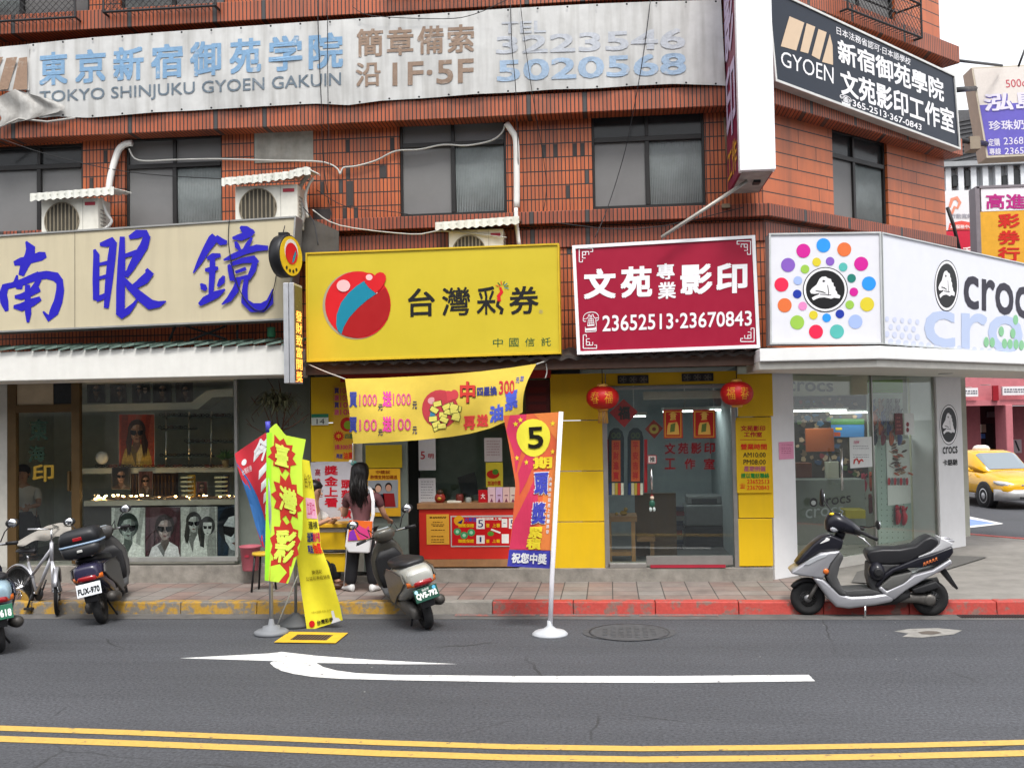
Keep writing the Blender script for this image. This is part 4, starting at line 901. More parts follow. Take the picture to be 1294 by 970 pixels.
# ---- plinth and room shells
PLZ = PF.px(640, 717.5).z
pl_ = MB(); pl_.mat(CONC)
xs = [-14, PF.px(396, 700).x, PF.px(520, 700).x, PF.px(976, 700).x]
pl_.box(xs[0], xs[1], YF-.02, YF+.5, .1, PLZ+.06); pl_.box(xs[1]+.002, xs[2], YF+.02, YF+.6, .1, PLZ-.1); pl_.box(xs[2]+.002, xs[3], YF-.02, YF+.6, .1, PLZ)
tag(pl_.build('shop_plinth', None, None, bevel=.012), 'low stained concrete plinth under the row of shop fronts', 'plinth')
def room(name, label, x0, x1, y1, z0, wall, floor, ceil, y0=YF+.05, ztop=2.93):
    t = thing(name, label, 'room', ((x0+x1)/2, y1, z0))
    def quadbox(nm, m, pts):
        mb = MB(); mb.mat(m); mb.poly(pts); mb.build(nm, None, t)
    quadbox('floor', floor, [(x0,y0,z0),(x1,y0,z0),(x1,y1,z0),(x0,y1,z0)])
    quadbox('ceiling', ceil, [(x0,y0,ztop),(x0,y1,ztop),(x1,y1,ztop),(x1,y0,ztop)])
    quadbox('back_wall', wall, [(x0,y1,z0),(x1,y1,z0),(x1,y1,ztop),(x0,y1,ztop)])
    quadbox('side_wall', wall, [(x0,y0,z0),(x0,y1,z0),(x0,y1,ztop),(x0,y0,ztop)])
    quadbox('side_wall', wall, [(x1,y1,z0),(x1,y0,z0),(x1,y0,ztop),(x1,y1,ztop)])
    return t
xo = PF.px(297, 600).x
room('shop_room', 'pale green interior of the optical shop behind its window', -9.5, xo-.03, 16.6, .30, M('pale green plaster', (.62,.67,.60), .8), M('brown shop floor', (.12,.10,.08), .4), M('shop ceiling', (.5,.5,.48), .8))
xl0 = PF.px(444, 600).x; xl1 = PF.px(694, 600).x
room('shop_room', 'dim green interior of the lottery booth behind the counter', xl0, xl1, 15.4, .26, M('dull green wall', (.40,.47,.39), .8), M('dark shop floor', (.07,.065,.06), .5), M('booth ceiling', (.45,.47,.43), .8))
xc0 = PF.px(764, 600).x; xc1 = PF.px(930, 600).x
room('shop_room', 'grey blue interior of the copy shop behind its glass door', xc0-.3, xc1+.05, 17.2, .30, M('grey blue wall', (.36,.41,.43), .8), M('grey shop floor', (.15,.15,.15), .4), M('white ceiling', (.6,.6,.6), .8))
# ---- optical shop front
LOWX = 300
WOOD = M('golden brown metal frame', (.12,.075,.032), .4, .3, var=.15)
t = thing('optical_shop_front', 'glass front of the optical shop with brown framed door and wide display window', 'shopfront', PF.px(150, 708))
mb = MB(); mb.mat(WOOD)
for x0, y0, x1, y1 in ((9,482,20,722),(90,481,100.5,712),(20,511,90,521)): px_box(mb, PF, x0, y0, x1, y1, -.05, .03)
mb.build('frame', None, t, bevel=.006)
mb = MB(); mb.mat(M('aluminium sill', (.42,.42,.40), .4, .5)); px_box(mb, PF, 100.5, 704, 300, 709, -.06, .05); px_box(mb, PF, 296.5, 481, 300, 704, -.04, .01); mb.build('sill', None, t)
mb = MB(); mb.mat(M('beige panel over door', (.46,.37,.25), .6)); px_box(mb, PF, 20, 481, 67, 511, -.02, .0); mb.build('transom_panel', None, t)
mb = MB(); mb.mat(DARKP); px_box(mb, PF, 67, 481, 90, 511, -.02, -.012); mb.build('transom_light', None, t)
d_ = pane_px(PF, 20, 521, 90, 718, -.01, GL, 'door', t); w_ = pane_px(PF, 100.5, 480, 296.5, 704, -.01, GL, 'window', t)
mb = MB(); mb.mat(WOOD); px_box(mb, PF, 85, 595, 87.5, 620, .0, .05); mb.build('handle', None, d_)
GOLD = M('gold lettering', (.52,.33,.05), .35, .4); DGR = M('dark green lettering', (.02,.05,.03), .4)
mb = MB(); mb.mat(DGR); T4(mb, PF, '東', (37,530), (61,529), (61,556), (37,557), .03, .004); T4(mb, PF, '海', (36,563), (57,562), (57,583), (36,584), .03, .004)
mb.mat(GOLD); T4(mb, PF, '印', (41,587), (68,586), (68,608), (41,609), .03, .004); mb.build('lettering', None, d_)
mb = MB(); mb.mat(M('pale side wall', (.47,.46,.42), .8)); px_box(mb, PF, -60, 481, 9, 724, -.1, .02); mb.build('side_wall', None, t)
# recessed grey green wall right of the window
mb = MB(); mb.mat(M('grey green wall', (.17,.195,.17), .8, var=.1, streak=.2)); px_box(mb, PF, 300, 470, 393, 725, -.4, -.16); 
tag(mb.build('wall_panel', None, None), 'plain grey green wall between the optical window and the yellow panel', 'wall')
# inside
PI1 = FP(13.75); PI2 = FP(14.5); PI3 = FP(15.3)
t = thing('display_counter', 'long display counter of small lit trays in the optical shop window', 'counter', PI1.px(200, 704))
mb = MB(); mb.mat(M('pale counter', (.42,.38,.30), .5)); px_box(mb, PI1, 106, 631.5, 330, 638, -.6, 0); mb.mat(M('dark counter base', (.05,.045,.04), .6)); px_box(mb, PI1, 106, 638.5, 330, 720, -.55, -.08); mb.build('top', None, t)
mb = MB(); rr = random.Random(3)
WARM = M('warm tray light', (1,.62,.25), .5, var=0, emit=20); 
for i in range(95):
    x = rr.uniform(118, 318); y = 629.5+rr.uniform(-4.5, 1.5); mb.mat(WARM if i % 3 else M('spectacle sparkle', (.5,.45,.4), .2, .6)); c = PI1.px(x, y, -.12-rr.random()*.3); mb.obox(c, (.012,0,0), (0,0,.007), (0,.01,0))
mb.mat(M('tray brown', (.16,.09,.05), .5))
for x in range(135, 320, 15): px_box(mb, PI1, x, 628.5, x+11, 631, -.5, -.05)
mb.build('trays', None, t)
cols = [('#c9cdc6','#8f9a94','#22302c','#e4e4e0'),('#4d2c33','#9c8a86','#2a1e1d','#d8d4d8'),('#b9bab4','#a7aaa6','#2b2b2a','#cfd0cc'),('#1b2c3c','#b8bcc0','#11161c','#262c33')]
labs = ['black and white portrait poster of a person in round dark glasses, leftmost under the counter','purple tinted portrait poster of a man in sunglasses under the counter','pale grey poster of long haired people low in the optical window','dark blue close up face poster with large sunglasses, by the pink bucket']
for i, (x0, x1) in enumerate(((141,183),(184,227.5),(228.5,274),(275,319))):
    c = cols[i]; poster('portrait_poster', PI1, x0, 641-i*.5, x1, 704.5, .0, labs[i], 'poster', lambda mb, o, c=c, i=i, x0=x0, x1=x1: portrait(mb, PI1, x0, 641-i*.5, x1, 704, o, *c, kind=(0,1,2,3)[i]))
t = thing('wall_shelf', 'white wall shelf with a stepped end high in the optical shop', 'shelf', PI2.px(190, 520))
mb = MB(); mb.mat(M('white shelf', (.55,.56,.50), .6))
mb.prism([PI2.px(x, y) for x, y in [(101,511),(242,508),(262,493),(294,491),(294,500),(268,502),(250,517),(101,520)]], (0,.45,0)); mb.mat(M('pale shelf', (.48,.5,.45), .6)); px_box(mb, PI2, 101, 590, 330, 597, -.4, 0); mb.build('boards', None, t)
for i, (x0, x1) in enumerate(((110,133),(139,160),(167,190),(193,217),(222,244))):
    poster('framed_photo', PI2, x0, 481, x1, 509, -.15, ['small dark framed portrait leftmost on the high shelf','brown toned portrait second from left on the high shelf','dark portrait photo in the middle of the high shelf','black framed portrait second from right on the high shelf','brownish portrait photo rightmost on the high shelf by the step'][i], 'photo', lambda mb, o, x0=x0, x1=x1, i=i: portrait(mb, PI2, x0+1.5, 482, x1-1.5, 508, o-.15+.15, ['#20201f','#3a2a22','#1d2422','#141516','#2e241c'][i], '#8b6a55', '#15110f', '#2d2622', kind=i % 3), '#3a3833')
poster('shop_poster', PI2, 150, 523, 195.5, 589, .0, 'orange poster of a long haired woman in sunglasses and yellow top', 'poster', lambda mb, o: portrait(mb, PI2, 150.5, 523.5, 195, 589, o, '#b5401f', '#a57a5e', '#3a2317', '#b99a45', kind=4))
t = thing('spectacle_rack', 'chrome spectacle rack with glass shelves in the optical shop', 'rack', PI2.px(250, 590))
mb = MB(); mb.mat(M('chrome tube', (.6,.62,.62), .15, 1.0, var=0))
for x in (210, 239, 267): mb.tube([PI2.px(x, 590, .05), PI2.px(x, 520, .05)], .014, 8)
mb.build('posts', None, t)
mb = MB(); mb.mat(M('dark glass shelf', (.06,.08,.075), .15))
for x0, x1, y in ((205,240,525),(203,240,541),(236,296,558),(205,262,576),(240,296,526)): px_box(mb, PI2, x0, y, x1, y+1.8, -.2, .08)
mb.build('shelves', None, t)
mb = MB(); rr = random.Random(9)
for x0, x1, y in ((206,238,523.5),(205,238,539.5),(238,292,556.5),(207,258,574.5),(242,292,524.5),(125,330,588.5)):
    x = x0
    while x < x1:
        c = PI2.px(x, y, .05); k = rr.choice(('#1a1614','#3a2418','#6a4a20','#24242a','#7a2a20')); mb.mat(pm(k))
        for s_ in (-1, 1): mb.tube([c+V(s_*.035+.028*math.cos(a*1.047), 0, .018*math.sin(a*1.047)) for a in range(7)], .0055, 4)
        mb.tube([c+V(-.01,0,0), c+V(.01,0,0)], .004, 4); x += rr.uniform(7.5, 11)
mb.build('spectacles', None, t)
fq = PI2.px(129, 578, .05); t = thing('desk_fan', 'small round white desk fan on the shelf left of the orange poster', 'fan', PI2.px(129, 590)); mb = MB(); mb.mat(WHITE); mb.lathe(fq, (0,-1,0), [(.10,0),(.085,.03),(.05,.045),(.03,.05),(.001,.05)], 20); mb.build('head', None, t); mb = MB(); mb.mat(WHITE); mb.tube([PI2.px(129,590,.02), fq], .014, 6); mb.build('stem', None, t)
t = thing('potted_plant', 'small green potted plant at the right of the optical shop shelf', 'plant', PI2.px(285, 590)); mb = MB(); mb.mat(M('shop plant leaf', (.05,.14,.03), .6, var=.4)); rr = random.Random(14)
for i in range(60):
    c = PI2.px(285, 578, .05); d = V(rr.gauss(0,1), rr.gauss(0,.6), rr.uniform(-.2,1.2)).normalized(); s_ = d.cross(V(0,1,.2)).normalized()*.02; L_ = rr.uniform(.05,.16); mb.poly([c, c+d*L_*.5+s_, c+d*L_, c+d*L_*.5-s_])
mb.build('leaves', None, t); mb = MB(); mb.mat(pm('#8a7a5a')); mb.lathe(PI2.px(285, 590, .05), (0,0,1), [(.04,0),(.055,.1),(.05,.11),(.001,.1)], 14); mb.build('pot', None, t)
for nm, x, m, lb in (('yellow', 236, '#b98f1f', 'yellow tiered spectacle tower standing on the lit counter'), ('navy', 279, '#2a2440', 'dark blue tiered spectacle tower on the lit counter')):
    t = thing('display_tower', lb, 'display stand', PI1.px(x, 630, -.2))
    mb = MB(); mb.mat(pm(m)); P0 = PI1.shift(-.2); px_box(mb, P0, x+1, 600, x+9, 629, -.06, 0); mb.build('body', None, t)
    mb = MB(); mb.mat(pm('#d6c79a'))
    for k in range(5): px_box(mb, P0, x-8+k*.3, 602+k*5.6, x+6, 604.2+k*5.6, -.02, .08)
    mb.build('shelf', None, t)
for (x0, y0, x1, y1), c, lb in (((141,590,165,618),'#1d1c1d','small dark portrait card behind the lit trays'),((175,595,193,625),'#55302c','round brown picture card behind the lit trays'),((248,608,262,626),'#5b2632','small dark red picture card beside the yellow tower')):
    poster('display_card', PI2, x0, y0, x1, y1, .05, lb, 'card', lambda mb, o, q=(x0,y0,x1,y1), c=c: portrait(mb, PI2, q[0]+.5, q[1]+.5, q[2]-.5, q[3]-.5, o+.0, c, '#9a7460', '#1a1412', '#3a2c28', kind=0), '#888078')
t = thing('backlit_display', 'brown slatted display panel at the back of the optical shop', 'display', PI3.px(195, 625))
mb = MB(); mb.mat(pm('#6b4a2c')); px_box(mb, PI3, 165, 598, 222, 627, -.1, 0); mb.build('panel', None, t)
mb = MB(); mb.mat(pm('#a07038'))
for k in range(12): px_box(mb, PI3, 167+k*4.6, 600, 168.6+k*4.6, 626, 0, .03)
mb.build('slats', None, t)
# ---- lottery booth front
t = thing('lottery_shop_front', 'open lottery booth with yellow panel, red header strip and narrow posts', 'shopfront', PF.px(560, 718))
for q in ((476,533.5),(534.5,583)): mb = MB(); mb.mat(YEL); px_box(mb, PF, 393, q[0], 444, q[1], -.06, 0); mb.build('yellow_panel', None, t)
mb = MB(); mb.mat(M('red header', (.42,.03,.025), .5)); px_box(mb, PF, 430, 468, 696, 480, -.1, .02); mb.build('header', None, t)
mb = MB(); mb.mat(M('pale post', (.42,.42,.38), .5, var=.15)); px_box(mb, PF, 444, 480, 458, 722, -.1, -.02); mb.mat(M('green grey post', (.17,.2,.175), .6)); px_box(mb, PF, 458, 480, 515, 722, -.12, -.06); mb.build('post', None, t)
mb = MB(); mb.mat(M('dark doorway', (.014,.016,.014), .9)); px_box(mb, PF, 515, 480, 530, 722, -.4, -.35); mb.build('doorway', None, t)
pane_px(PF, 530, 480, 694, 637, -.3, GLD, 'window', t)
mb = MB(); mb.mat(M('maroon board', (.07,.012,.012), .6)); px_box(mb, PF, 664, 480, 695, 536, -.1, -.02); mb.mat(pm('#5d1a18')); 
for k in range(4): px_box(mb, PF, 667, 489+k*11, 690, 496+k*11, -.02, -.017)
mb.build('side_board', None, t)
# counter
t = thing('lottery_counter', 'red lottery counter with wooden top and base', 'counter', PF.px(588, 716))
mb = MB(); mb.mat(M('red counter paint', (.56,.028,.018), .4, var=.08)); px_box(mb, PF, 530, 643, 655, 706, -.4, .0); mb.build('front', None, t)
mb = MB(); mb.mat(M('wood edge', (.33,.17,.075), .5, var=.2, streak=.3)); px_box(mb, PF, 527, 635.5, 656, 642.5, -.45, .03); px_box(mb, PF, 530, 706.5, 656, 716, -.4, .012); mb.build('wood_trim', None, t, bevel=.004)
def d1(mb, o):
    flat(mb, PF, pm('#c8141c'), [(571,653),(654,653),(654,689),(571,689)], o)
    ell(mb, PF, pm('#e0a020'), 580, 655.5+2, 6.5, 6.5, o+.002); flat(mb, PF, pm('#23205f'), [(578,660),(585,656),(583,662)], o+.004)
    mb.mat(pm('#3b4fb0')); mb.tx(PF, '大樂透', 587, 653.5, 602, 659, 0, o+.002, .02)
    mb.mat(pm('#f5efe2')); mb.tx(PF, '本期頭獎上看', 604, 649.5+4, 634, 657, 0, o+.002, .02)
    mb.mat(pm('#f2c21a')); mb.tx(PF, '頭獎保證', 579, 661.5, 599, 666, 0, o+.002, .03); mb.tx(PF, '億', 614, 661, 618.5, 666, 0, o+.002, .03); mb.tx(PF, '上看', 622, 661, 632, 666, 0, o+.002, .03)
    mb.tx(PF, '頭獎保證', 579, 681, 599, 685.5, 0, o+.002, .03); mb.tx(PF, '億', 614, 681, 618.5, 685.5, 0, o+.002, .03); mb.tx(PF, '上看', 622, 681, 632, 685.5, 0, o+.002, .03)
    for x0, y0, x1, y1, s_ in ((602,654.5,612.5,668,'5'),(602,676,612.5,686.5,'1'),(634,655,641,666,'一'),(643,654.5,652,667.5,'5'),(634,674.5,643,686,'')):
        flat(mb, PF, pm('#efece6'), [(x0,y0),(x1,y0),(x1,y1),(x0,y1)], o+.002)
        q_ = (4.2,2) if s_ == '1' else ((2,5.2) if s_ == '一' else (2,2))
        if s_: mb.mat(pm('#1a1a66')); mb.tx(PF, s_, x0+q_[0], y0+q_[1], x1-q_[0], y1-q_[1], 0, o+.004, 0)
    for x, y in ((578,671.5),(586.5,676),(595.5,672.5)): ell(mb, PF, pm('#3f9a60'), x, y, 4.8, 4.5, o+.002); ell(mb, PF, pm('#a9d9b4'), x, y, 2.2, 2.2, o+.004)
    ell(mb, PF, pm('#5b9a34'), 620, 674, 4, 3, o+.002); flat(mb, PF, pm('#efece6'), [(621,667.5),(633,672),(632,674),(620,669.5)], o+.003)
poster('prize_board', PF, 569.5, 651, 655, 690.5, .012, 'red jackpot board with white number squares on the counter front', 'notice board', d1, '#b9b9b4', th=.012)
def d2(mb, o):
    lines(mb, PF, pm('#6a4a12'), 543, 564, (652.5,653.6), o, 1.0, 2); lines(mb, PF, pm('#5a3a10'), 547, 560, (659,664), o, .9, 3); lines(mb, PF, pm('#5a3a10'), 545, 562, (662,669,677,681,684), o, .9, 4)
poster('yellow_notice', PF, 539, 649.5, 567.5, 687.5, .008, 'yellow notice with small print on the left of the red counter', 'notice', d2, '#e0a63a')
# papers in the booth window, goods on the counter
PW = FP(13.72)
def paper(x0, y0, x1, y1, col, ink, label, extra=None, seed=1):
    def dr(mb, o):
        lines(mb, PW, pm(ink), x0+3, x1-3, [y0+4+k*3.4 for k in range(int((y1-y0-7)/3.4))], o, .7, seed)
        if extra: extra(mb, o+.002)
    poster('paper_notice', PW, x0, y0, x1, y1, .0, label, 'notice', dr, col)
def five(mb, o): mb.mat(pm('#b03038')); mb.tx(PW, '5', 531.5, 570, 537, 580, 0, o, .02); mb.tx(PW, '明', 541, 573, 548, 579, 0, o, .02)
poster('paper_notice', PW, 529, 553, 550.5, 594, .0, 'white paper with a red handwritten 5, upper left in the booth window', 'notice', lambda mb, o: five(mb, o), '#cfd0d2')
paper(529, 604, 550.5, 637, '#d8d8da', '#70707c', 'white notice with fine print standing at the left end of the counter', seed=5)
paper(612, 553, 634.5, 583, '#c9c2c0', '#9a6a68', 'greyish notice hung above the small yellow notice in the booth window', seed=6)
def yn(mb, o): ell(mb, PW, pm('#c02a1c'), 623, 599, 8, 5.5, o); ell(mb, PW, pm('#4d8a2c'), 626, 596, 4, 3.5, o+.002); mb.mat(pm('#b8201c')); mb.tx(PW, '加油中獎', 616, 607, 633, 613, 0, o, .03)
poster('paper_notice', PW, 614, 584, 635.5, 615, .002, 'yellow notice with a red round picture in the booth window', 'notice', yn, '#d9c93a')
PCt = FP(13.5)
for i, (x0, x1, c) in enumerate(((604.5,616,'#b81420'),(616.5,626,'#d9b8bd'),(626.5,635,'#cdb0cf'),(635.5,644,'#dcb8b0'),(644.5,652,'#d8c8b8'))):
    q = thing('ticket_box', ['small red leaflet box with a white mark on the counter','pale pink ticket holder beside the red leaflet box','pale lilac ticket holder, second of the pastel row','salmon ticket holder, third of the pastel row','cream ticket holder behind the orange flag'][i], 'leaflet box', PCt.px((x0+x1)/2, 635, -.02))
    mb = MB(); mb.mat(pm(c)); px_box(mb, PCt, x0, 615.5 if i else 619, x1, 635.3, -.1, -.02); mb.build('body', None, q)
    mb = MB(); mb.mat(pm('#f0e8e4' if not i else '#7a3a58'))
    xm = (x0+x1)/2
    if i: mb.rect(PCt, xm-2, 625, xm+2, 626.2, -.018); flat(mb, PCt, pm('#7a3a58'), [(xm,629),(xm+2,634),(xm-2,634)], -.018)
    else: T4(mb, PCt, '大', (607.5,623), (613,623), (613,630), (607.5,630), .02, -.018)
    mb.build('print', None, q)
q = thing('lucky_doll', 'round red and brown lucky doll ornament on the counter', 'ornament', PCt.px(556, 636, -.03))
mb = MB(); mb.mat(pm('#8d2a1c')); c = PCt.px(556, 629, -.06); mb.ball(c, .075, 14, (1,.7,1)); mb.build('body', None, q)
mb = MB(); mb.mat(pm('#3a2412')); mb.ball(c+V(0,-.005,.075), .05, 12, (1,.8,.8)); mb.mat(GOLD); mb.ball(c+V(0,-.055,-.005), .03, 10, (1,.4,.8)); mb.build('hat', None, q)
for x, y, w, h, c, lb in ((576,624,10,11,'#6b2a22','dark red jar in a row behind the counter glass'),(588,628,8,8,'#9aa09a','clear grey plastic cup on the counter'),(566,632,18,3,'#d8d4c4','white tray lying on the counter')):
    q = PCt.px(x+w/2, y+h, -.12); mb = MB(); mb.mat(pm(c)); s_ = 13.6/1280
    if h > 5: mb.lathe(q, (0,0,1), [(w*s_*.42,0),(w*s_*.5,h*s_*.15),(w*s_*.5,h*s_*.8),(w*s_*.4,h*s_)], 14)
    else: mb.box(q.x-w*s_/2, q.x+w*s_/2, q.y-.1, q.y+.1, q.z, q.z+h*s_)
    tag(mb.build('counter_item', None, None, bevel=.004), lb, 'container')
q = thing('display_monitor', 'black monitor seen from behind on the booth counter', 'monitor', FP(14).px(590, 632))
mb = MB(); mb.mat(BLACK); PM_ = FP(14.0); mb.prism([PM_.px(578,603), PM_.px(600,596), PM_.px(604,624), PM_.px(584,628)], (0,.05,0)); mb.build('screen_case', None, q)
mb = MB(); mb.mat(BLACK); px_box(mb, PM_, 590, 626, 594, 640, -.04, 0); mb.build('stand', None, q)
# posters and table at the left of the booth
PP = FP(13.4)
def strip(mb, o):
    mb.mat(pm('#2a2f8a')); 
    for i, y in enumerate((490,508)): mb.mat(pm('#2a2f8a')); mb.tx(PP, '買', 422.5, y, 428.5, y+7, 0, o, .03); mb.mat(pm('#c0245a')); mb.tx(PP, '1000' if not i else '100', 430, y, 445, y+7, 0, o, .02)
    for i, y in enumerate((499,517)): mb.mat(pm('#d0348a')); mb.tx(PP, '送', 422.5, y, 428.5, y+7, 0, o, .03); mb.mat(pm('#c0245a')); mb.tx(PP, '1000' if not i else '100', 430, y, 445, y+7, 0, o, .02)
    ell(mb, PP, pm('#b02018'), 438, 536, 8, 9, o); ell(mb, PP, pm('#7c9a20'), 440, 537, 5.5, 5.5, o+.002)
    n = 14; mb.mat(pm('#c02818')); mb.poly([PP.px(428+(7.5 if k % 2 else 5)*math.cos(math.pi*k/n), 551+(7.5 if k % 2 else 5)*math.sin(math.pi*k/n), o) for k in range(2*n)][::-1])
    mb.mat(pm('#e8c020')); mb.tx(PP, '中', 425.5, 548, 430.5, 554, 0, o+.002, .03); mb.mat(pm('#2c6a4a')); mb.tx(PP, '四星', 436, 548, 446, 554, 0, o, .03)
    mb.mat(pm('#c0245a')); mb.tx(PP, '換300元', 423, 561, 446, 568, 0, o, .03); mb.mat(pm('#2a2f8a')); mb.tx(PP, '再送', 425, 573, 433, 579, 0, o, .03); mb.mat(pm('#d02018')); mb.tx(PP, '油票', 434, 571, 446, 580, 0, o, .03)
poster('sale_strip', PP, 421, 487, 447, 583, .0, 'tall yellow sale strip with pink numbers beside the hanging banner', 'poster', strip, '#c79a28')
poster('wall_calendar', PP, 393.5, 523, 415, 537, -.02, 'small white calendar card with a green top on the yellow panel', 'calendar', lambda mb, o: (flat(mb, PP, pm('#2c7a5a'), [(393.5,523),(415,522.6),(415,527),(393.5,527.4)], o-.02+.02-.0), mb.mat(pm('#3a3a3a')), mb.tx(PP, '14', 400, 529, 410, 535.5, 0, o, .0)), '#cfd6cc')
def wp(mb, o):
    mb.mat(pm('#c0182c')); 
    for i, ch in enumerate('獎金上看'): mb.tx(PP, ch, 410, 588+i*13.5, 427, 600+i*13.5, 0, o, .04)
    for i, ch in enumerate('頭彩連槓'): mb.tx(PP, ch, 431, 606+i*12.5, 444, 617+i*12.5, 0, o, .04)
    mb.mat(pm('#a02a3a')); mb.tx(PP, '高', 398, 592, 405, 601, 0, o, .02); mb.tx(PP, '達', 398, 604, 405, 614, 0, o, .02); mb.mat(pm('#55555c')); mb.tx(PP, '大宗請', 432, 585, 441, 605, 0, o, .0) if 0 else None
poster('prize_poster', PP, 393, 583.5, 449, 662, .0, 'white poster with large red characters behind the seated person', 'poster', wp, '#bfbdc4')
poster('yellow_notice', PF, 462, 562, 508, 591, -.02, 'dull yellow notice sheet on the green post above the team poster', 'notice', lambda mb, o: lines(mb, PF, pm('#7a6a10'), 466, 504, (566,571,576,582), o-.02, .9, 9), '#b39a1c')
def tp(mb, o):
    flat(mb, PF, pm('#8a8f94'), [(465,607),(503,606),(503,641),(465,642)], o)
    for x, y, s1, s2 in ((478,616,'#1f2a38','#caa088'),(491,615,'#8a1f22','#b78a74'),(471,622,'#c9c4be','#b58d78')):
        flat(mb, PF, pm(s1), [(x-7,y+8),(x+7,y+8),(x+9,y+25),(x-9,y+25)], o+.002); ell(mb, PF, pm('#1a1412'), x, y, 4.4, 5.6, o+.004); ell(mb, PF, pm(s2), x, y+1.4, 3.6, 4.4, o+.006)
    mb.mat(pm('#8a3a10')); mb.tx(PF, '中獎就', 475, 594, 493, 598.5, 0, o, .02); mb.tx(PF, '熱情支持加碼送', 468, 600, 502, 605, 0, o, .02)
poster('team_poster', PF, 462, 592, 506, 652, -.01, 'yellow poster with a photo of three people on the green post', 'poster', tp, '#d9a528')
t = thing('selling_table', 'yellow fronted selling table with black rim below the white poster', 'table', GP(412, 735, .14))
mb = MB(); PT = FP(12.95); mb.mat(pm('#d0a22a')); px_box(mb, PT, 378, 662, 441, 666.5, -.4, 0); mb.build('tabletop', None, t, bevel=.006)
mb = MB(); mb.mat(YEL); px_box(mb, PT, 384, 668, 437, 694, -.35, -.05); px_box(mb, PT, 384, 699, 437, 722, -.35, -.06); mb.mat(pm('#b8b4ac')); px_box(mb, PT, 384, 667, 437, 672, -.33, -.045); mb.build('front_panel', None, t)
mb = MB(); mb.mat(BLACK); 
mb.tube([PT.px(381, 696.5, -.03), PT.px(438, 696.5, -.03)], .014, 8); mb.build('crossbar', None, t)
for x in (381, 438): mb = MB(); mb.mat(BLACK); mb.tube([PT.px(x, 666, -.03), PT.px(x, 735, -.03)], .016, 8); mb.build('leg', None, t)
# ---- copy shop front
t = thing('copy_shop_front', 'yellow panelled copy shop front with aluminium framed glass door', 'shopfront', PF.px(846, 718))
mb = MB(); mb.mat(YEL)
for x0, x1, ys in ((695.5,765,(472,530.5,531.5,594.5,595.5,658.5,659.5,719)),(932,976.5,(472,526,527,654,655,715))):
    for y0, y1 in zip(ys[::2], ys[1::2]): mb = MB(); mb.mat(YEL); px_box(mb, PF, x0, y0, x1, y1, -.08, .01); mb.build('yellow_panel', None, t, bevel=.004)
mb = MB(); mb.mat(YEL); px_box(mb, PF, 765.5, 470, 931.5, 486, -.08, .0); mb.build('yellow_panel', None, t, bevel=.004)
mb = MB(); mb.mat(TILE_L); px_box(mb, PF, 697, 719.5, 765, 726, -.08, -.005); px_box(mb, PF, 934, 716, 976, 723, -.08, -.005); mb.build('tile_foot', None, t)
AL2 = M('brushed aluminium', (.40,.39,.37), .35, .7)
mb = MB(); mb.mat(AL2)
for x0, y0, x1, y1 in ((762.5,486,768.5,717),(926,486,931.5,717),(768.5,487,926,491),(768.5,711.5,817,717)): px_box(mb, PF, x0, y0, x1, y1, -.06, .02)
mb.build('door_frame', None, t, bevel=.004)
mb = MB(); mb.mat(M('beige closer box', (.42,.39,.33), .5)); px_box(mb, PF, 813, 494, 912, 504, -.2, -.06); mb.build('closer_box', None, t)
pane_px(PF, 768.5, 491, 817, 711.5, -.04, GL, 'side_light', t)
d_ = pane_px(PF, 817, 491, 926, 703, -.01, GL, 'door', t)
mb = MB(); mb.mat(AL2); px_box(mb, PF, 817, 702, 926, 713, -.04, .015); mb.mat(M('red mat edge', (.35,.02,.04), .7)); px_box(mb, PF, 822, 713.5, 917, 717, -.02, .03); mb.build('rail', None, d_)
mb = MB(); mb.mat(M('chrome handle', (.7,.7,.7), .2, 1.0, var=0)); mb.tube([PF.px(824, 618, .05), PF.px(823, 591, .05)], .014, 8); mb.build('handle', None, d_)
mb = MB(); mb.mat(M('dark red glass lettering', (.16,.004,.008), .8, var=0, spec=.05))
for i, ch in enumerate('文苑影印'): mb.tx(PF, ch, 840+i*16.6, 559.5-i*.2, 853.5+i*16.6, 573.5-i*.2, 0, .004, .03)
for x, ch in ((840,'工'),(865,'作'),(889.5,'室')): mb.tx(PF, ch, x, 579, x+13.5, 592.5, 0, .004, .03)
mb.build('lettering', None, d_)
mb = MB(); mb.mat(pm('#d8d2ca')); px_box(mb, PF, 818.5, 575, 829.5, 585.5, -.004, .004); mb.mat(pm('#a83038')); mb.strokes(PF, [[(818.8,575.3,.5),(829.2,575.3,.5)],[(829.2,575.3,.5),(829.2,585.2,.5)],[(829.2,585.2,.5),(818.8,585.2,.5)],[(818.8,585.2,.5),(818.8,575.3,.5)]], .006); mb.mat(BLK); mb.tx(PF, '推', 821, 577, 827.5, 583.5, 0, .006, .02)
mb.build('push_sign', None, d_)
for k, (x0, y0, x1, y1) in enumerate(((780.5,474,819.5,484.5),(861.5,471.5,901.5,481.5))):
    q = thing('vent_panel', ['left dark vent panel with three round fans over the copy shop door','right dark vent panel with three round fans over the copy shop door'][k], 'vent', PF.px((x0+x1)/2, y1), 'vents over the copy shop door')
    mb = MB(); mb.mat(IRON); px_box(mb, PF, x0, y0, x1, y1, 0.001, .014); mb.build('plate', None, q)
    mb = MB(); 
    for i in range(3):
        x = x0+6.5+i*13; mb.mat(M('fan rim', (.09,.09,.08), .5)); mb.disc(PF, x, (y0+y1)/2, 5.2, 4.6, .017, 20, .78); mb.mat(M('fan hub', (.16,.15,.12), .5)); mb.disc(PF, x, (y0+y1)/2, 1.6, 1.5, .018, 10)
        for a in range(5): mb.strokes(PF, [[(x, (y0+y1)/2, .5), (x+4*math.cos(a*1.26), (y0+y1)/2+3.6*math.sin(a*1.26), .9)]], .0175)
    mb.build('fans', None, q)
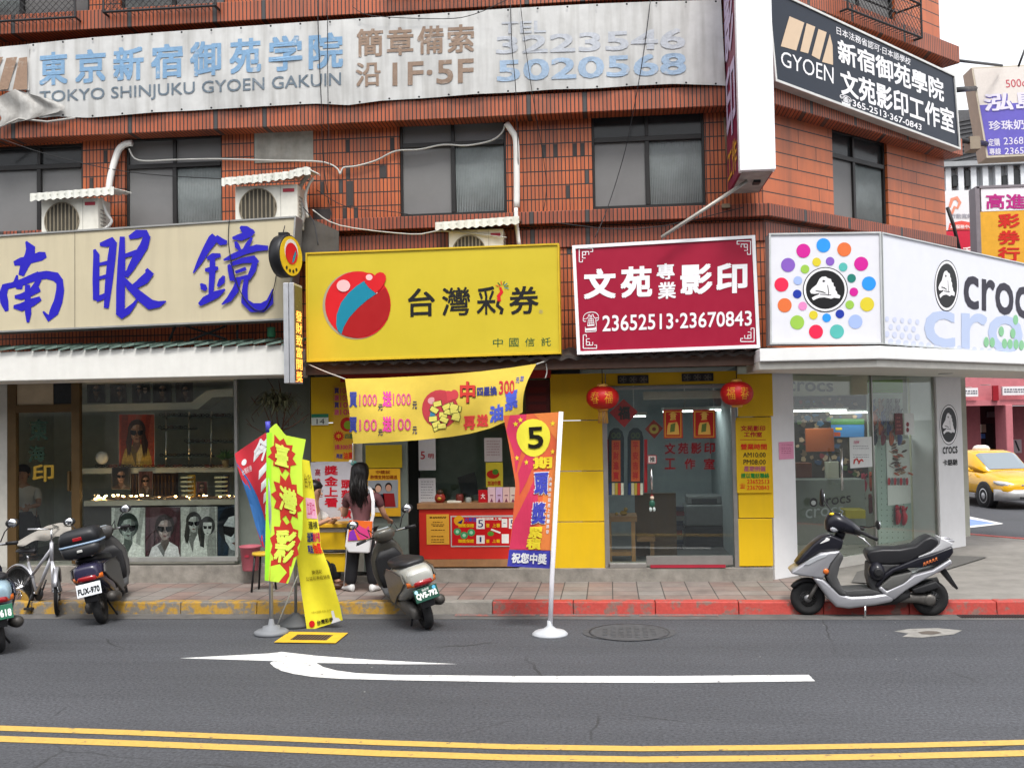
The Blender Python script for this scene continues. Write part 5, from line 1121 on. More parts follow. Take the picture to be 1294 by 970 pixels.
def hours(mb, o):
    R1 = pm('#b3202a'); mb.mat(R1); mb.tx(PF, '文苑影印', 936, 537.5, 967, 544.5, 0, o, .03); mb.tx(PF, '工作室', 940, 545.5, 963, 552, 0, o, .03); mb.rect(PF, 935, 555, 968, 555.7, o)
    mb.mat(pm('#d8341c')); mb.tx(PF, '營業時間', 936, 560.5, 969, 568, 0, o, .03)
    mb.mat(BLK); mb.tx(PF, 'AM10:00', 939, 571.5, 967.5, 577.5, 0, o, .01); mb.tx(PF, 'PM08:00', 939.5, 580.5, 967.5, 586.5, 0, o, .01)
    mb.mat(pm('#b05a78')); mb.tx(PF, '星期例假', 940, 588.5, 967.5, 595.5, 0, o, .03); mb.mat(pm('#1f8a3c')); mb.tx(PF, '請以電話聯絡', 936.5, 597.5, 972, 604, 0, o, .03)
    mb.mat(pm('#d8341c')); mb.tx(PF, '23652513', 944, 605.5, 972, 611, 0, o, .01); mb.tx(PF, '23670843', 944, 613, 972, 618.5, 0, o, .01); mb.tx(PF, '☎', 934.5, 610.5, 942, 617, 0, o, 0)
poster('hours_board', PF, 930.5, 530.5, 973.5, 622.5, .035, 'yellow opening hours board with red and black lines on the right yellow panel', 'sign', hours, '#d8b01c', th=.02)
# things on and behind the copy shop glass
for k, (x0, x1) in enumerate(((838.5,862.5),(876,904))):
    def dg_(mb, o, x0=x0, x1=x1):
        flat(mb, PF, pm('#c89a38'), [(x0+1.5,519.5),(x1-1.5,519.5),(x1-1.5,552),(x0+1.5,552)], o); flat(mb, PF, pm('#a01a14'), [(x0+2.6,520.5),(x1-2.6,520.5),(x1-2.6,551),(x0+2.6,551)], o+.002)
        cx = (x0+x1)/2; G = pm('#cfa24a')
        flat(mb, PF, G, [(cx-3,528),(cx+3,528),(cx+7,538),(cx+8,549),(cx-8,549),(cx-7,538)], o+.004); ell(mb, PF, G, cx, 525.5, 3.4, 3.6, o+.004); flat(mb, PF, G, [(cx-6,524),(cx,519.8),(cx+6,524),(cx,522.6)], o+.004)
        flat(mb, PF, pm('#5a6a30'), [(cx-3,536),(cx+3,534),(cx+2,545),(cx-4,546)], o+.006); flat(mb, PF, pm('#b8281c'), [(cx-5,531),(cx+4,530),(cx+5,533),(cx-5,534)], o+.006)
    poster('door_guardian_print', PF, x0, 517.5, x1, 553.5, .004, ['red and gold figure print on the left of the copy shop door','red and gold figure print on the right of the copy shop door'][k], 'poster', dg_, '#a81c16')
q = thing('fortune_diamond', 'large red paper diamond with a dark character behind the copy shop glass', 'decoration', PF.px(788, 540, -.1))
mb = MB(); mb.mat(pm('#b3161c')); mb.prism([PF.px(770,521,-.1), PF.px(788,504,-.1), PF.px(806,520,-.1), PF.px(789,540,-.1)], (0,.006,0)); mb.build('paper', None, q)
mb = MB(); mb.mat(pm('#2a1414')); mb.tx(PF, '福', 781, 513, 796, 530, 0, -.095, .05); mb.build('lettering', None, q)
q = thing('knot_charm', 'small brown and red knotted diamond charm on the door glass', 'decoration', PF.px(826, 555))
mb = MB(); mb.mat(pm('#8a2f2a')); mb.prism([PF.px(815,542,-.03), PF.px(826,530,-.03), PF.px(838,541,-.03), PF.px(827,554,-.03)], (0,.006,0)); mb.build('frame', None, q)
mb = MB(); ell(mb, PF, pm('#a8924a'), 826.5, 542, 6, 6, -.025); ell(mb, PF, pm('#6a2a24'), 826.5, 542, 2.5, 2.5, -.022); mb.build('medal', None, q)
for k, x0 in enumerate((767.5, 792)):
    q = thing('hanging_couplet', ['left hanging couplet with dark green arched top and red characters','right hanging couplet with dark green arched top and red characters'][k], 'decoration', PF.px(x0+11, 625, -.09), 'couplets in the copy shop window')
    mb = MB(); mb.mat(pm('#25303a'))
    arch = [(x0+1,625),(x0+1,553),(x0+3,545),(x0+8,540.5),(x0+14,540.5),(x0+19,545),(x0+21,553),(x0+21,625)]
    mb.prism([PF.px(x, y, -.09) for x, y in arch], (0,.008,0)); mb.build('backing', None, q)
    mb = MB(); mb.mat(pm('#c0582c')); mb.rect(PF, x0+5.5, 556, x0+16.5, 608, -.086); mb.mat(pm('#b01c20'))
    for i, ch in enumerate(('招財進寶','平安吉祥')[k]): mb.tx(PF, ch, x0+7.5, 558+i*12.5, x0+14.5, 568+i*12.5, 0, -.083, .04)
    mb.mat(pm('#4a5a40')); mb.disc(PF, x0+8, 550, 3, 4, -.086, 14, .5); mb.disc(PF, x0+14, 550, 3, 4, -.0855, 14, .5)
    for i, c in enumerate(('#2a3a6a','#c8b89a','#b89a3a','#c03a2a','#d8d0c0')): mb.mat(pm(c)); mb.rect(PF, x0+2+i*3.8, 610, x0+5.4+i*3.8, 625, -.086)
    mb.mat(pm('#b01822')); mb.rect(PF, (x0-.8, x0+18)[k] if not k else x0+22, 555, x0+1 if not k else x0+26, 622, -.088)
    mb.build('print', None, q)
for k, (xa, ya, xb, yb, Yd) in enumerate(((787,526.5,815,527,15.3),(839,521,892,520,15.3),(893,518,911,520,15.8))):
    P_ = FP(Yd); a = P_.px(xa, ya); b = P_.px(xb, yb); z = (a.z+b.z)/2
    q = thing('fluorescent_lamp', ['short lit ceiling lamp at the left of the copy shop','long lit ceiling lamp above the red and gold prints','short lit ceiling lamp at the right of the copy shop'][k], 'lamp', ((a.x+b.x)/2, Yd, z))
    mb = MB(); mb.mat(M('lit tube', (.95,1,.98), .5, var=0, emit=3.0)); mb.box(a.x, b.x, Yd-.30, Yd+.30, z, z+.02); mb.build('tube', None, q)
    mb = MB(); mb.mat(WHITE); mb.box(a.x-.02, b.x+.02, Yd-.32, Yd+.32, z+.022, z+.07); mb.tube([((a.x+b.x)/2, Yd, z+.07), ((a.x+b.x)/2, Yd, 2.93)], .01, 6); mb.build('housing', None, q)
PC1 = FP(14.1); PC2 = FP(14.7); PC3 = FP(15.6)
WD = M('light wood', (.36,.20,.085), .45, var=.2, streak=.25)
t = thing('side_table', 'light wooden table in the left window of the copy shop', 'table', PC1.px(785, 716))
mb = MB(); mb.mat(WD); px_box(mb, PC1, 766, 652, 805, 659, -.5, 0); mb.build('tabletop', None, t)
for x in (768, 798): 
    mb = MB(); mb.mat(WD); px_box(mb, PC1, x, 659, x+5, 713, -.05, 0); mb.build('leg', None, t)
mb = MB(); mb.mat(WD); px_box(mb, PC1, 773, 697, 798, 702, -.3, -.02); mb.build('shelf', None, t)
t = thing('wood_partition', 'plain brown wooden partition inside the copy shop', 'partition', PC2.px(828, 712))
mb = MB(); mb.mat(M('brown board', (.13,.085,.05), .5, var=.15, streak=.3)); px_box(mb, PC2, 803, 623, 855, 712, -.08, 0); mb.build('board', None, t)
mb = MB(); mb.mat(WD); px_box(mb, PC2, 805, 678, 828, 684, 0, .3); px_box(mb, PC2, 822, 684, 827, 714, .1, .25); mb.build('ledge', None, t)
t = thing('photocopier', 'large dark grey photocopier standing in the copy shop', 'photocopier', PC3.px(890, 700))
mb = MB(); mb.mat(M('copier grey', (.20,.215,.22), .5)); px_box(mb, PC3, 866, 638, 918, 664, -.6, 0); px_box(mb, PC3, 868, 626, 912, 637, -.5, -.1); mb.build('body', None, t, bevel=.02)
mb = MB(); mb.mat(M('copier dark', (.05,.055,.06), .5)); px_box(mb, PC3, 866, 665, 918, 700, -.55, -.02); px_box(mb, PC3, 874, 630, 906, 636, -.1, -.085); mb.build('paper_tray', None, t)
t = thing('magazine_stack', 'uneven stack of folders beside the photocopier', 'folders', PC3.px(858, 690, .3)); mb = MB(); rr = random.Random(5)
for i in range(9): mb.mat(pm(('#4a4a55','#7a3a3a','#8a8a84','#2e3a4a')[i % 4])); px_box(mb, PC3, 851+rr.uniform(0,2), 640+i*6, 864+rr.uniform(-2,1), 645.4+i*6, 0, .25)
mb.build('folders', None, t)
q = thing('hanging_figure', 'small green and white figure charm hanging on the door glass', 'decoration', PF.px(824, 645))
mb = MB(); s_ = 13.45/1280; c = PF.px(824, 636, .03); mb.mat(pm('#2c5a4a')); mb.ball(c, .04, 10, (1,.6,1.3)); mb.mat(pm('#cdb9a5')); mb.ball(c+V(0,0,.075), .028, 10); mb.mat(pm('#b8c4c0')); mb.ball(c+V(-.02,0,-.075), .02, 8, (1,.7,1.6)); mb.ball(c+V(.025,0,-.075), .02, 8, (1,.7,1.6)); mb.mat(pm('#8a2f2a')); mb.ball(c+V(0,0,.105), .02, 8, (1.2,1,.5)); mb.tube([c+V(0,0,.1), c+V(0,0,.2)], .003, 5); mb.build('figure', None, q)
q = thing('gold_ornament', 'little gold ornament on the wooden table in the copy shop', 'ornament', PC1.px(787, 652, -.1)); mb = MB(); mb.mat(GOLD); c = PC1.px(788, 648, -.1); mb.ball(c, .045, 10, (1.2,.7,.8)); mb.ball(c+V(.03,0,.05), .03, 10); mb.ball(c+V(-.1,0,-.01), .025, 8); mb.build('figure', None, q)
# ---- corner shop: white pillars, glass, display
PX = PDF
t = thing('corner_shop_front', 'glazed corner shop front between two white pillars', 'shopfront', PX.px(1095, 712))
mb = MB(); mb.mat(M('white pillar', (.74,.74,.75), .5, var=.04, streak=.05, dirt=(.5,.48,.45)))
def wedge(x0t, x1t, x0b, x1b, yt, ybl, ybr, th, name):
    zt = 2.955
    A = PX.px((x0t+x0b)/2, 600); B = PX.px((x1t+x1b)/2, 600); a = (A-PX.o).dot(PX.t); b = (B-PX.o).dot(PX.t)
    mb.obox(PX.uv((a+b)/2, (zt+.1)/2, -th/2), PX.t*(b-a)/2, V(0,0,(zt-.1)/2), PX.n*th/2); return a, b
uA = wedge(973.5, 1003, 979, 1008, 478, 733, 725, .3, 'p'); mb.build('pillar', None, t, bevel=.008)
mb = MB(); mb.mat(M('white pillar', (.74,.74,.75))); uB = wedge(1185, 1215, 1188, 1221, 488, 700, 692, .5, 'p'); rp = mb.build('pillar', None, t, bevel=.008)
mb = MB(); mb.mat(M('pale base', (.52,.50,.46), .6)); g0, g1 = uA[1], uB[0]
mb.obox(PX.uv((g0+g1)/2, .20, -.1), PX.t*(g1-g0)/2, V(0,0,.075), PX.n*.1); mb.build('base', None, t)
zt = 2.95
def panel_u(name, u0, u1, m, off=-.05):
    mb = MB(); mb.mat(m); mb.obox(PX.uv((u0+u1)/2, (.275+zt)/2, off), PX.t*((u1-u0)/2-.003), V(0,0,(zt-.275)/2), PX.n*.005); return mb.build(name, None, t)
ud = uz(PX, 1107.5, 600)[0]
gd = panel_u('glass_door', g0, ud, GL); gw = panel_u('window', ud, g1, GL)
mb = MB(); mb.mat(AL2); mb.obox(PX.uv(ud, (.275+zt)/2, -.05), PX.t*.012, V(0,0,(zt-.275)/2), PX.n*.02); mb.build('mullion', None, t); mb = MB(); mb.mat(AL2); mb.obox(PX.uv(g1-.015, (.275+zt)/2, -.05), PX.t*.012, V(0,0,(zt-.275)/2), PX.n*.02); mb.build('mullion', None, t)
mb = MB(); mb.mat(M('chrome handle', (.7,.7,.7))); mb.tube([PX.px(1063, 566, .05), PX.px(1064, 619, .05)], .018, 10); 
for y in (572, 612): mb.tube([PX.px(1063.4, y, .05), PX.px(1063.4, y, -.05)], .01, 6)
mb.build('handle', None, gd)
mb = MB(); mb.mat(BLK); mb.text('crocs', (PX.px(1035,640.5,.0), PX.px(1075,634.5,.0), PX.px(1075,625.5,.0), PX.px(1035,630.5,.0)), .02); ell(mb, PX, BLK, 1028, 634.5, 5.2, 5.8, 0.0); ell(mb, PX, pm('#9aa09c'), 1028, 635, 3, 3, .003)
mb.mat(pm('#727b77')); mb.text('crocs', (PX.px(1018,655,.0), PX.px(1066,649,.0), PX.px(1066,639,.0), PX.px(1018,643,.0)), .0); mb.build('lettering', None, gd)
mb = MB(); reptile(mb, PX, 1199, 536.5, 11.6, 25.5, .004, BLK, WF); mb.mat(BLK); mb.text('crocs', (PX.px(1191.3,573.5,.004), PX.px(1210,572.3,.004), PX.px(1210,563.3,.004), PX.px(1191.3,564.7,.004)), .03)
mb.text('卡駱馳', (PX.px(1191.3,588.5,.004), PX.px(1210,587.3,.004), PX.px(1210,579.5,.004), PX.px(1191.3,580.7,.004)), .03); mb.build('lettering', None, rp)
def PXs(k): return PX.shift(-k)
# room of the corner shop
rt = thing('shop_room', 'bright interior of the corner shop behind the slanting glass', 'room', PX.px(1095, 650, -2))
def wallq(nm, m, pts): mb = MB(); mb.mat(m); mb.poly(pts); mb.build(nm, None, rt)
dk = 2.6
PWl = M('shop cream wall', (.50,.50,.43), .7)
yb_ = 17.0; fl = [(2.15,13.75), (1.74,13.9), (1.74,yb_), (5.75,yb_)]
wallq('back_wall', PWl, [V(1.74,yb_,.28), V(5.75,yb_,.28), V(5.75,yb_,zt), V(1.74,yb_,zt)])
wallq('floor', M('shop pale floor', (.36,.34,.30), .3), [V(x,y,.28) for x, y in fl])
wallq('ceiling', M('shop white ceiling', (.7,.7,.68), .7), [V(x,y,zt-.004) for x, y in fl[::-1]])
wallq('side_wall', PWl, [V(1.74,13.9,.28), V(1.74,yb_,.28), V(1.74,yb_,zt), V(1.74,13.9,zt)])
Pb = FP(16.9); Pm = FP(16.0); Pn = PXs(.45); Ph = FP(14.9)
def inbox(name, pl, x0, y0, x1, y1, o0, o1, m, label, cat):
    mb = MB(); mb.mat(m); px_box(mb, pl, x0, y0, x1, y1, o0, o1); return tag(mb.build(name, None, None, bevel=.006), label, cat)
q = thing('header_sign', 'cream header board with a black shop name inside the corner shop', 'sign', Ph.px(1040, 499)); mb = MB(); mb.mat(pm('#b9b8a4')); px_box(mb, Ph, 1001, 474, 1096, 499, -.06, 0); mb.build('board', None, q)
mb = MB(); mb.mat(pm('#20201e')); T4(mb, Ph, 'crocs', (995,481.5), (1053,484), (1053,495), (995,494), .03); mb.build('lettering', None, q)
q = thing('photo_mural', 'dark photo mural of shoes and people across the inside of the corner shop', 'mural', Pb.px(1050, 560)); mb = MB(); mb.mat(pm('#3c352c')); px_box(mb, Pb, 1000, 500, 1096, 604, -.05, 0); mb.build('panel', None, q)
mb = MB(); rr = random.Random(11); cs = ['#6b5843','#8a7358','#3a4a62','#a08a6c','#7a2f30','#556b3a','#2c3a2a','#4a6a86','#a8917a','#28231e','#c0a488','#5a4030']
for i in range(150):
    x = rr.uniform(1003, 1092); y = rr.uniform(503, 601); k = rr.uniform(1.2, 5.5); n = rr.randint(5, 8); ph = rr.random()*6
    mb.mat(pm(rr.choice(cs))); mb.poly([Pb.px(x+k*rr.uniform(.6,1.2)*math.cos(ph-6.283*j/n), y+k*rr.uniform(.5,1)*math.sin(ph-6.283*j/n), .002+i*.0004) for j in range(n)][::1])
mb.mat(pm('#3f6a3a')); mb.rect(Pb, 1050, 529, 1092, 536, .075); mb.mat(pm('#3d6fa0')); mb.rect(Pb, 1050, 536.5, 1092, 552, .076); mb.mat(pm('#d8c020')); mb.rect(Pb, 1056, 540, 1064, 543, .08); mb.mat(pm('#a0401c')); mb.rect(Pb, 1054, 546, 1062, 551, .08)
mb.build('print', None, q)
for k, (xa, xb, y) in enumerate(((1004,1050,519),(1068,1096,521))):
    P_ = PXs(1.0); a = uz(P_, xa, y); b = uz(P_, xb, y); q = thing('ceiling_lamp', ['long lit lamp hanging inside the corner shop on the left','short lit lamp hanging inside the corner shop by the door edge'][k], 'lamp', P_.px((xa+xb)/2, y))
    mb = MB(); mb.mat(M('lit tube', (.95,1,.98))); mb.obox(P_.uv((a[0]+b[0])/2, (a[1]+b[1])/2), P_.t*(b[0]-a[0])/2, V(0,0,.012), P_.n*.28); mb.build('tube', None, q)
    mb = MB(); mb.mat(WHITE); mb.obox(P_.uv((a[0]+b[0])/2, (a[1]+b[1])/2+.03), P_.t*((b[0]-a[0])/2+.02), V(0,0,.015), P_.n*.3); mb.build('housing', None, q)
inbox('picture_panel', Pm, 1018, 541, 1054, 570.5, -.03, 0, pm('#9a5028'), 'orange brown panel hung inside the corner shop', 'panel')
inbox('sales_desk', Pm, 1006, 606, 1094, 690, -.5, 0, pm('#7d827c'), 'pale grey sales desk inside the corner shop', 'desk')
inbox('price_screen', Pm, 1043, 583, 1060, 604, -.04, .02, pm('#b8b7a8'), 'small cream framed screen on the sales desk', 'screen')
inbox('yellow_bench', Pm, 1068, 644, 1094, 655, .05, .4, pm('#a89a1c'), 'low yellow bench inside the corner shop door', 'bench')
inbox('cardboard_box', Pm, 1006, 585, 1026, 603, .0, .3, pm('#6a3a22'), 'brown box on the left end of the sales desk', 'box')
inbox('lime_shelf_back', Pm, 1097, 480, 1141, 496, -.05, 0, pm('#6a9a1e'), 'lime green board high behind the shoe wall', 'panel')
inbox('shoe_wall', Pm, 1097, 497, 1141, 556, -.05, 0, pm('#c4d2c6'), 'pale lit shoe display wall inside the corner shop', 'display')
def shoe(mb, c, t_, n_, s_, m):
    """a clog hung toe down: rounded shell with sole and heel strap"""
    mb.mat(m); up = V(0,0,1); rings = []
    for k in range(7):
        z = -.13+.26*k/6; w = (.03,.05,.055,.05,.043,.045,.035)[k]; h = (.02,.04,.05,.055,.03,.025,.015)[k]
        rings.append([c+up*(z*s_)+t_*(w*s_*math.cos(a*.785))+n_*(h*s_*(math.sin(a*.785)*.6+.5)) for a in range(8)])
    mb.loft(rings)
    mb.tube([c+up*.06*s_+t_*.045*s_+n_*.02, c+up*.12*s_+n_*.07*s_, c+up*.06*s_-t_*.045*s_+n_*.02], .008*s_, 5)
sc_ = ['#2c3f7a','#3a2a1c','#9c2a1c','#c05a1c','#1f1f22','#4a5a2c','#7a1c2a','#8a6a4a','#d04a1c','#24303a']
for r_ in range(4):
    for k in range(4):
        x = 1101+k*10.4+(r_ % 2)*3; y = 514+r_*12.5; c = sc_[(r_*3+k*7) % 10]
        mb = MB(); shoe(mb, Pm.px(x, y, .06), PX.t, PX.n, 1.0, pm(c)); o = mb.build('clog_shoe', None, None)
        tag(o, ['top row','second row','third row','bottom row'][r_]+' clog, '+['first','second','third','fourth'][k]+' from left on the pale shoe wall', 'shoe', 'clogs on the shoe wall')
mb = MB(); mb.mat(pm('#9fb0a6')); px_box(mb, Pn, 1109, 553, 1151, 694, -.02, 0); q = thing('pegboard', 'pale green pegboard panel behind the corner shop glass', 'pegboard', Pn.px(1130, 694)); mb.build('board', None, q)
mb = MB(); mb.mat(pm('#5a6660'))
for y in range(560, 690, 7):
    for x in (1114, 1121, 1128, 1135, 1142): mb.disc(Pn, x, y, .7, .8, .003, 6)
mb.build('holes', None, q)
mb = MB(); mb.mat(pm('#c2c0a8')); px_box(mb, Pn, 1152, 478, 1186, 700, -.03, 0); mb.mat(pm('#a9a78f')); px_box(mb, Pn, 1152, 535, 1186, 536, 0, .004); px_box(mb, Pn, 1152, 592, 1186, 593, 0, .004); tag(mb.build('cream_panel', None, None), 'cream wall panel right of the pegboard behind the glass', 'panel')
q = thing('sandal_poster', 'white poster with a tall stack of sandals on the pegboard', 'poster', Pn.px(1135, 637)); mb = MB(); mb.mat(pm('#d9dad6')); px_box(mb, Pn, 1121, 554, 1150, 637, .005, .012); mb.build('sheet', None, q)
mb = MB(); rr = random.Random(4)
for i in range(46):
    x = 1135+rr.gauss(0, 4.5); y = 556+i*1.0+rr.uniform(-2,2); mb.mat(pm(rr.choice(['#6a4a34','#8a2f24','#4a3424','#b0502c','#9a7a5a','#3c2c22']))); mb.poly([Pn.px(x+4*math.cos(-6.283*j/6), y+2.2*math.sin(-6.283*j/6+x), .016+i*.0003) for j in range(6)])
for i in range(7): mb.mat(pm(('#b8202c','#6a6a6c')[i % 2])); mb.poly([Pn.px(1123.5+i*3.8+1.7*math.cos(-6.283*j/8), 608+5.2*math.sin(-6.283*j/8), .032) for j in range(8)])
mb.build('print', None, q)
for i, (x, y, c, lb) in enumerate(((1133,650,'#a8142c','left of the pair of red clogs on the pegboard'),(1141,651,'#b0182c','right of the pair of red clogs on the pegboard'),(1090,610,'#a02038','dark pink clog on the door edge, upper'),(1100,608,'#b8502c','orange clog on the door edge, upper'),(1088,640,'#3a2a24','dark brown clog on the door edge, lower'),(1099,636,'#7a2a24','reddish brown clog on the door edge, lower'))):
    mb = MB(); P_ = Pn if i < 2 else PXs(.7); shoe(mb, P_.px(x, y, .03), PX.t, PX.n, 1.15, pm(c)); tag(mb.build('clog_shoe', None, None), lb, 'shoe')
PG = PX.shift(-.044)
poster('shop_notice', PG, 1074, 552, 1102, 590.5, .004, 'white notice with red curves taped to the glass door edge', 'notice', lambda mb, o: (lines(mb, PG, pm('#70707a'), 1078, 1098, (563,566,574,577), o, .7, 12), mb.mat(pm('#c03a6a')), mb.tx(PG, 'new', 1079, 557, 1086, 561, -.1, o, 0), mb.mat(pm('#b8342c')), mb.strokes(PG, [[(1079,586,.8),(1080,581,1.2),(1083,579.5,1.2),(1085,583,.9)],[(1085,586,.8),(1086.5,582,1.2),(1089,580.5,1.2),(1091,583,.7)]], o)), '#d5d8d6')
poster('shop_notice', PG, 1143, 522, 1155, 549, .004, 'small white notice with two dark red shoes on the glass', 'notice', lambda mb, o: (ell(mb, PG, pm('#7a1c24'), 1147, 536, 1.8, 3, o), ell(mb, PG, pm('#7a1c24'), 1147, 543, 1.8, 3, o)), '#cfd3d0')
poster('shop_notice', PG, 1131, 522, 1141, 549, .004, 'small dark red notice beside the white one on the glass', 'notice', lambda mb, o: lines(mb, PG, pm('#b06a5a'), 1133, 1139, (527,532,537,542), o, 1, 3), '#5a1c1e')
poster('pink_note', PX, 984.5, 558, 1003, 580, .006, 'pink handwritten note taped to the left white pillar', 'notice', lambda mb, o: lines(mb, PX, pm('#a8486a'), 987.5, 1001, (561.5,565,567,569.5,572), o, .6, 8), '#dd8fae')
# ================================================================ fittings on the walls
def coil(mb, cx, cz, y, r, n, m):
    mb.mat(m)
    for k in range(n):
        rr_ = r*(k+1)/n; mb.tube([(cx+rr_*math.cos(a*.3142), y, cz+rr_*math.sin(a*.3142)) for a in range(21)], .004, 5)
ACW = M('aged white enamel', (.66,.64,.57), .5, var=.1, streak=.2, dirt=(.3,.26,.2)); FANM = M('fan grille brown', (.20,.17,.12), .6, var=.2); TAGR = M('red maker tag', (.35,.03,.05), .5)
CORR = M('corrugated white sheet', (.72,.72,.66), .5, var=.15, vs=9, streak=.2, dirt=(.35,.33,.25))
def aircon(label, Y, x0, y0, x1, y1, roof, tilt, torn=False):
    P = FP(Y); a = P.px(x0, (y0+y1)/2).x; b = P.px(x1, (y0+y1)/2).x; z1 = P.px((x0+x1)/2, y0).z; z0 = min(P.px((x0+x1)/2, y1).z, z1-.56)
    t = thing('air_conditioner', label, 'air conditioner', ((a+b)/2, Y, z0))
    mb = MB(); mb.mat(ACW); mb.box(a, b, Y, Y+.34, z0, z1); mb.build('case', None, t, bevel=.012)
    w = b-a; fc = a+w*.37; fz = (z0+z1)/2-.01; r = min(w*.30, (z1-z0)*.44); mb = MB(); mb.mat(M('fan hollow', (.05,.045,.035), .8)); mb.lathe((fc, Y-.002, fz), (0,-1,0), [(r,0),(r,.004)], 28, False)
    mb.mat(FANM)
    for k in range(9):
        x = fc-r+2*r*(k+.5)/9; h = math.sqrt(max(0, r*r-(x-fc)**2))*.98; mb.box(x-.008, x+.008, Y-.016, Y-.007, fz-h, fz+h)
    mb.tube([(fc+r*math.cos(q*.2094), Y-.012, fz+r*math.sin(q*.2094)) for q in range(31)], .008, 6); mb.build('fan_grille', None, t)
    mb = MB(); mb.mat(M('case seam', (.3,.29,.26), .6)); mb.box(a+w*.73, a+w*.735, Y-.004, Y-.0005, z0+.02, z1-.02)
    for k in range(7): mb.box(b+.0005, b+.006, Y+.06, Y+.2, z0+.1+k*.05, z0+.115+k*.05)
    mb.build('vent_slots', None, t)
    mb = MB(); mb.mat(TAGR); mb.box(a+w*.77, a+w*.95, Y-.006, Y-.001, z1-.10, z1-.055); mb.build('tag_plate', None, t)
    # corrugated sheet laid over the unit
    rx0, ry0, rx1, ry1 = roof; c0 = P.px(rx0, ry0, .12); c1 = P.px(rx1, ry1, .12); mb = MB(); mb.mat(CORR)
    n = int((c1.x-c0.x)/.0125); rr_ = random.Random(int(x0))
    ofs = [rr_.uniform(-.02, .02) for _ in range(n+1)]
    for th in (0, .012):
        mb.sheet(lambda u, v: V(c0.x+(c1.x-c0.x)*u, c0.y+.50*v+(ofs[int(u*n)]*(1-v) if torn else 0), c0.z+(c1.z-c0.z)*u+.014*math.sin(u*n*.7854)+.05*v+(.06*max(0, u-.75)*4*math.sin(u*9) if torn else 0)-th), n, 2, True)
    mb.sheet(lambda u, v: V(c0.x+(c1.x-c0.x)*u, c0.y-.01*math.sin(u*n*.7854)+(ofs[int(u*n)] if torn else 0)-.004, c0.z+(c1.z-c0.z)*u+(.06*max(0, u-.75)*4*math.sin(u*9) if torn else 0)+.02-(.10+.012*math.sin(u*n*.7854))*(1-v)), n, 1, True)
    tag(mb.build('corrugated_cover', None, None), 'corrugated white cover sheet over the '+label.split(' unit')[0]+' unit', 'cover sheet')
    br = MB(); br.mat(IRON)
    for x in (a+.08, b-.08): br.box(x-.015, x+.015, Y+.02, YB, z0-.04, z0-.005)
    br.build('bracket', None, t)
aircon('leftmost white air conditioner unit with round brown grille above the beige sign', 12.72, 52, 251, 124, 304, (38,246.5,144,238), 0)
aircon('middle white air conditioner unit beside the dark gap above the beige sign', 12.72, 297, 234, 376, 283, (280,227,392,216), 0, True)
aircon('small white air conditioner unit peeping over the yellow lottery sign', 12.95, 567, 290, 636, 320, (550,283,656,275), 0)
DUCT = M('white pipe casing', (.76,.75,.72), .5, var=.05, streak=.1)
def pipe(name, pts, r, m, label, cat='pipe', Y=None, sag=0):
    mb = MB(); mb.mat(m); P = [FP(p[2] if len(p) > 2 else Y).px(p[0], p[1]) for p in pts]
    # smooth by Catmull-Rom
    Q = []
    for i in range(len(P)-1):
        p0, p1, p2, p3 = P[max(i-1,0)], P[i], P[i+1], P[min(i+2,len(P)-1)]
        for k in range(4):
            t = k/4; Q.append(.5*((2*p1)+(p2-p0)*t+(2*p0-5*p1+4*p2-p3)*t*t+(3*p1-p0-3*p2+p3)*t**3))
    Q.append(P[-1]); mb.tube(Q, r, 6); return tag(mb.build(name, None, None), label, cat)
pipe('drain_casing', [(137,243),(140,222),(146,200),(151,188),(159,182),(167,181)], .045, DUCT, 'curved white pipe casing rising from the leftmost air conditioner', Y=13.22)
pipe('drain_casing', [(640,156),(646,165),(652,178),(653,220),(653,262)], .045, DUCT, 'white pipe casing down the right side of the middle window', Y=13.22)
pipe('drain_casing', [(652,263),(653,285),(656,310)], .03, DUCT, 'short white hose below the right pipe casing behind the yellow sign', Y=13.1)
pipe('hose', [(392,222),(384,228),(378,245),(384,270),(380,285)], .03, M('grey hose', (.45,.44,.42), .5), 'grey hose looping beside the middle air conditioner', Y=12.9)
pipe('hose', [(396,225),(390,234),(386,250),(389,275)], .02, M('pale hose', (.55,.54,.5), .5), 'thin pale hose beside the grey looping hose', Y=12.85)
pipe('hose', [(128,250),(134,268),(141,280),(132,289),(126,288)], .02, DUCT, 'white hose bent beside the leftmost air conditioner', Y=12.85)
CW = M('pale cable', (.5,.5,.47), .5); CB = M('black cable', (.02,.02,.022), .5)
pipe('cable', [(163,188),(170,200),(185,203.5),(220,202),(280,201),(350,203),(400,204),(418,208),(427,214),(430,220),(434,212),(450,210),(475,203),(500,191),(530,189),(560,183),(590,184),(620,178),(634,168),(638,158)], .012, CW, 'pale cable looping along the tiled wall across the windows', 'cable', 13.24)
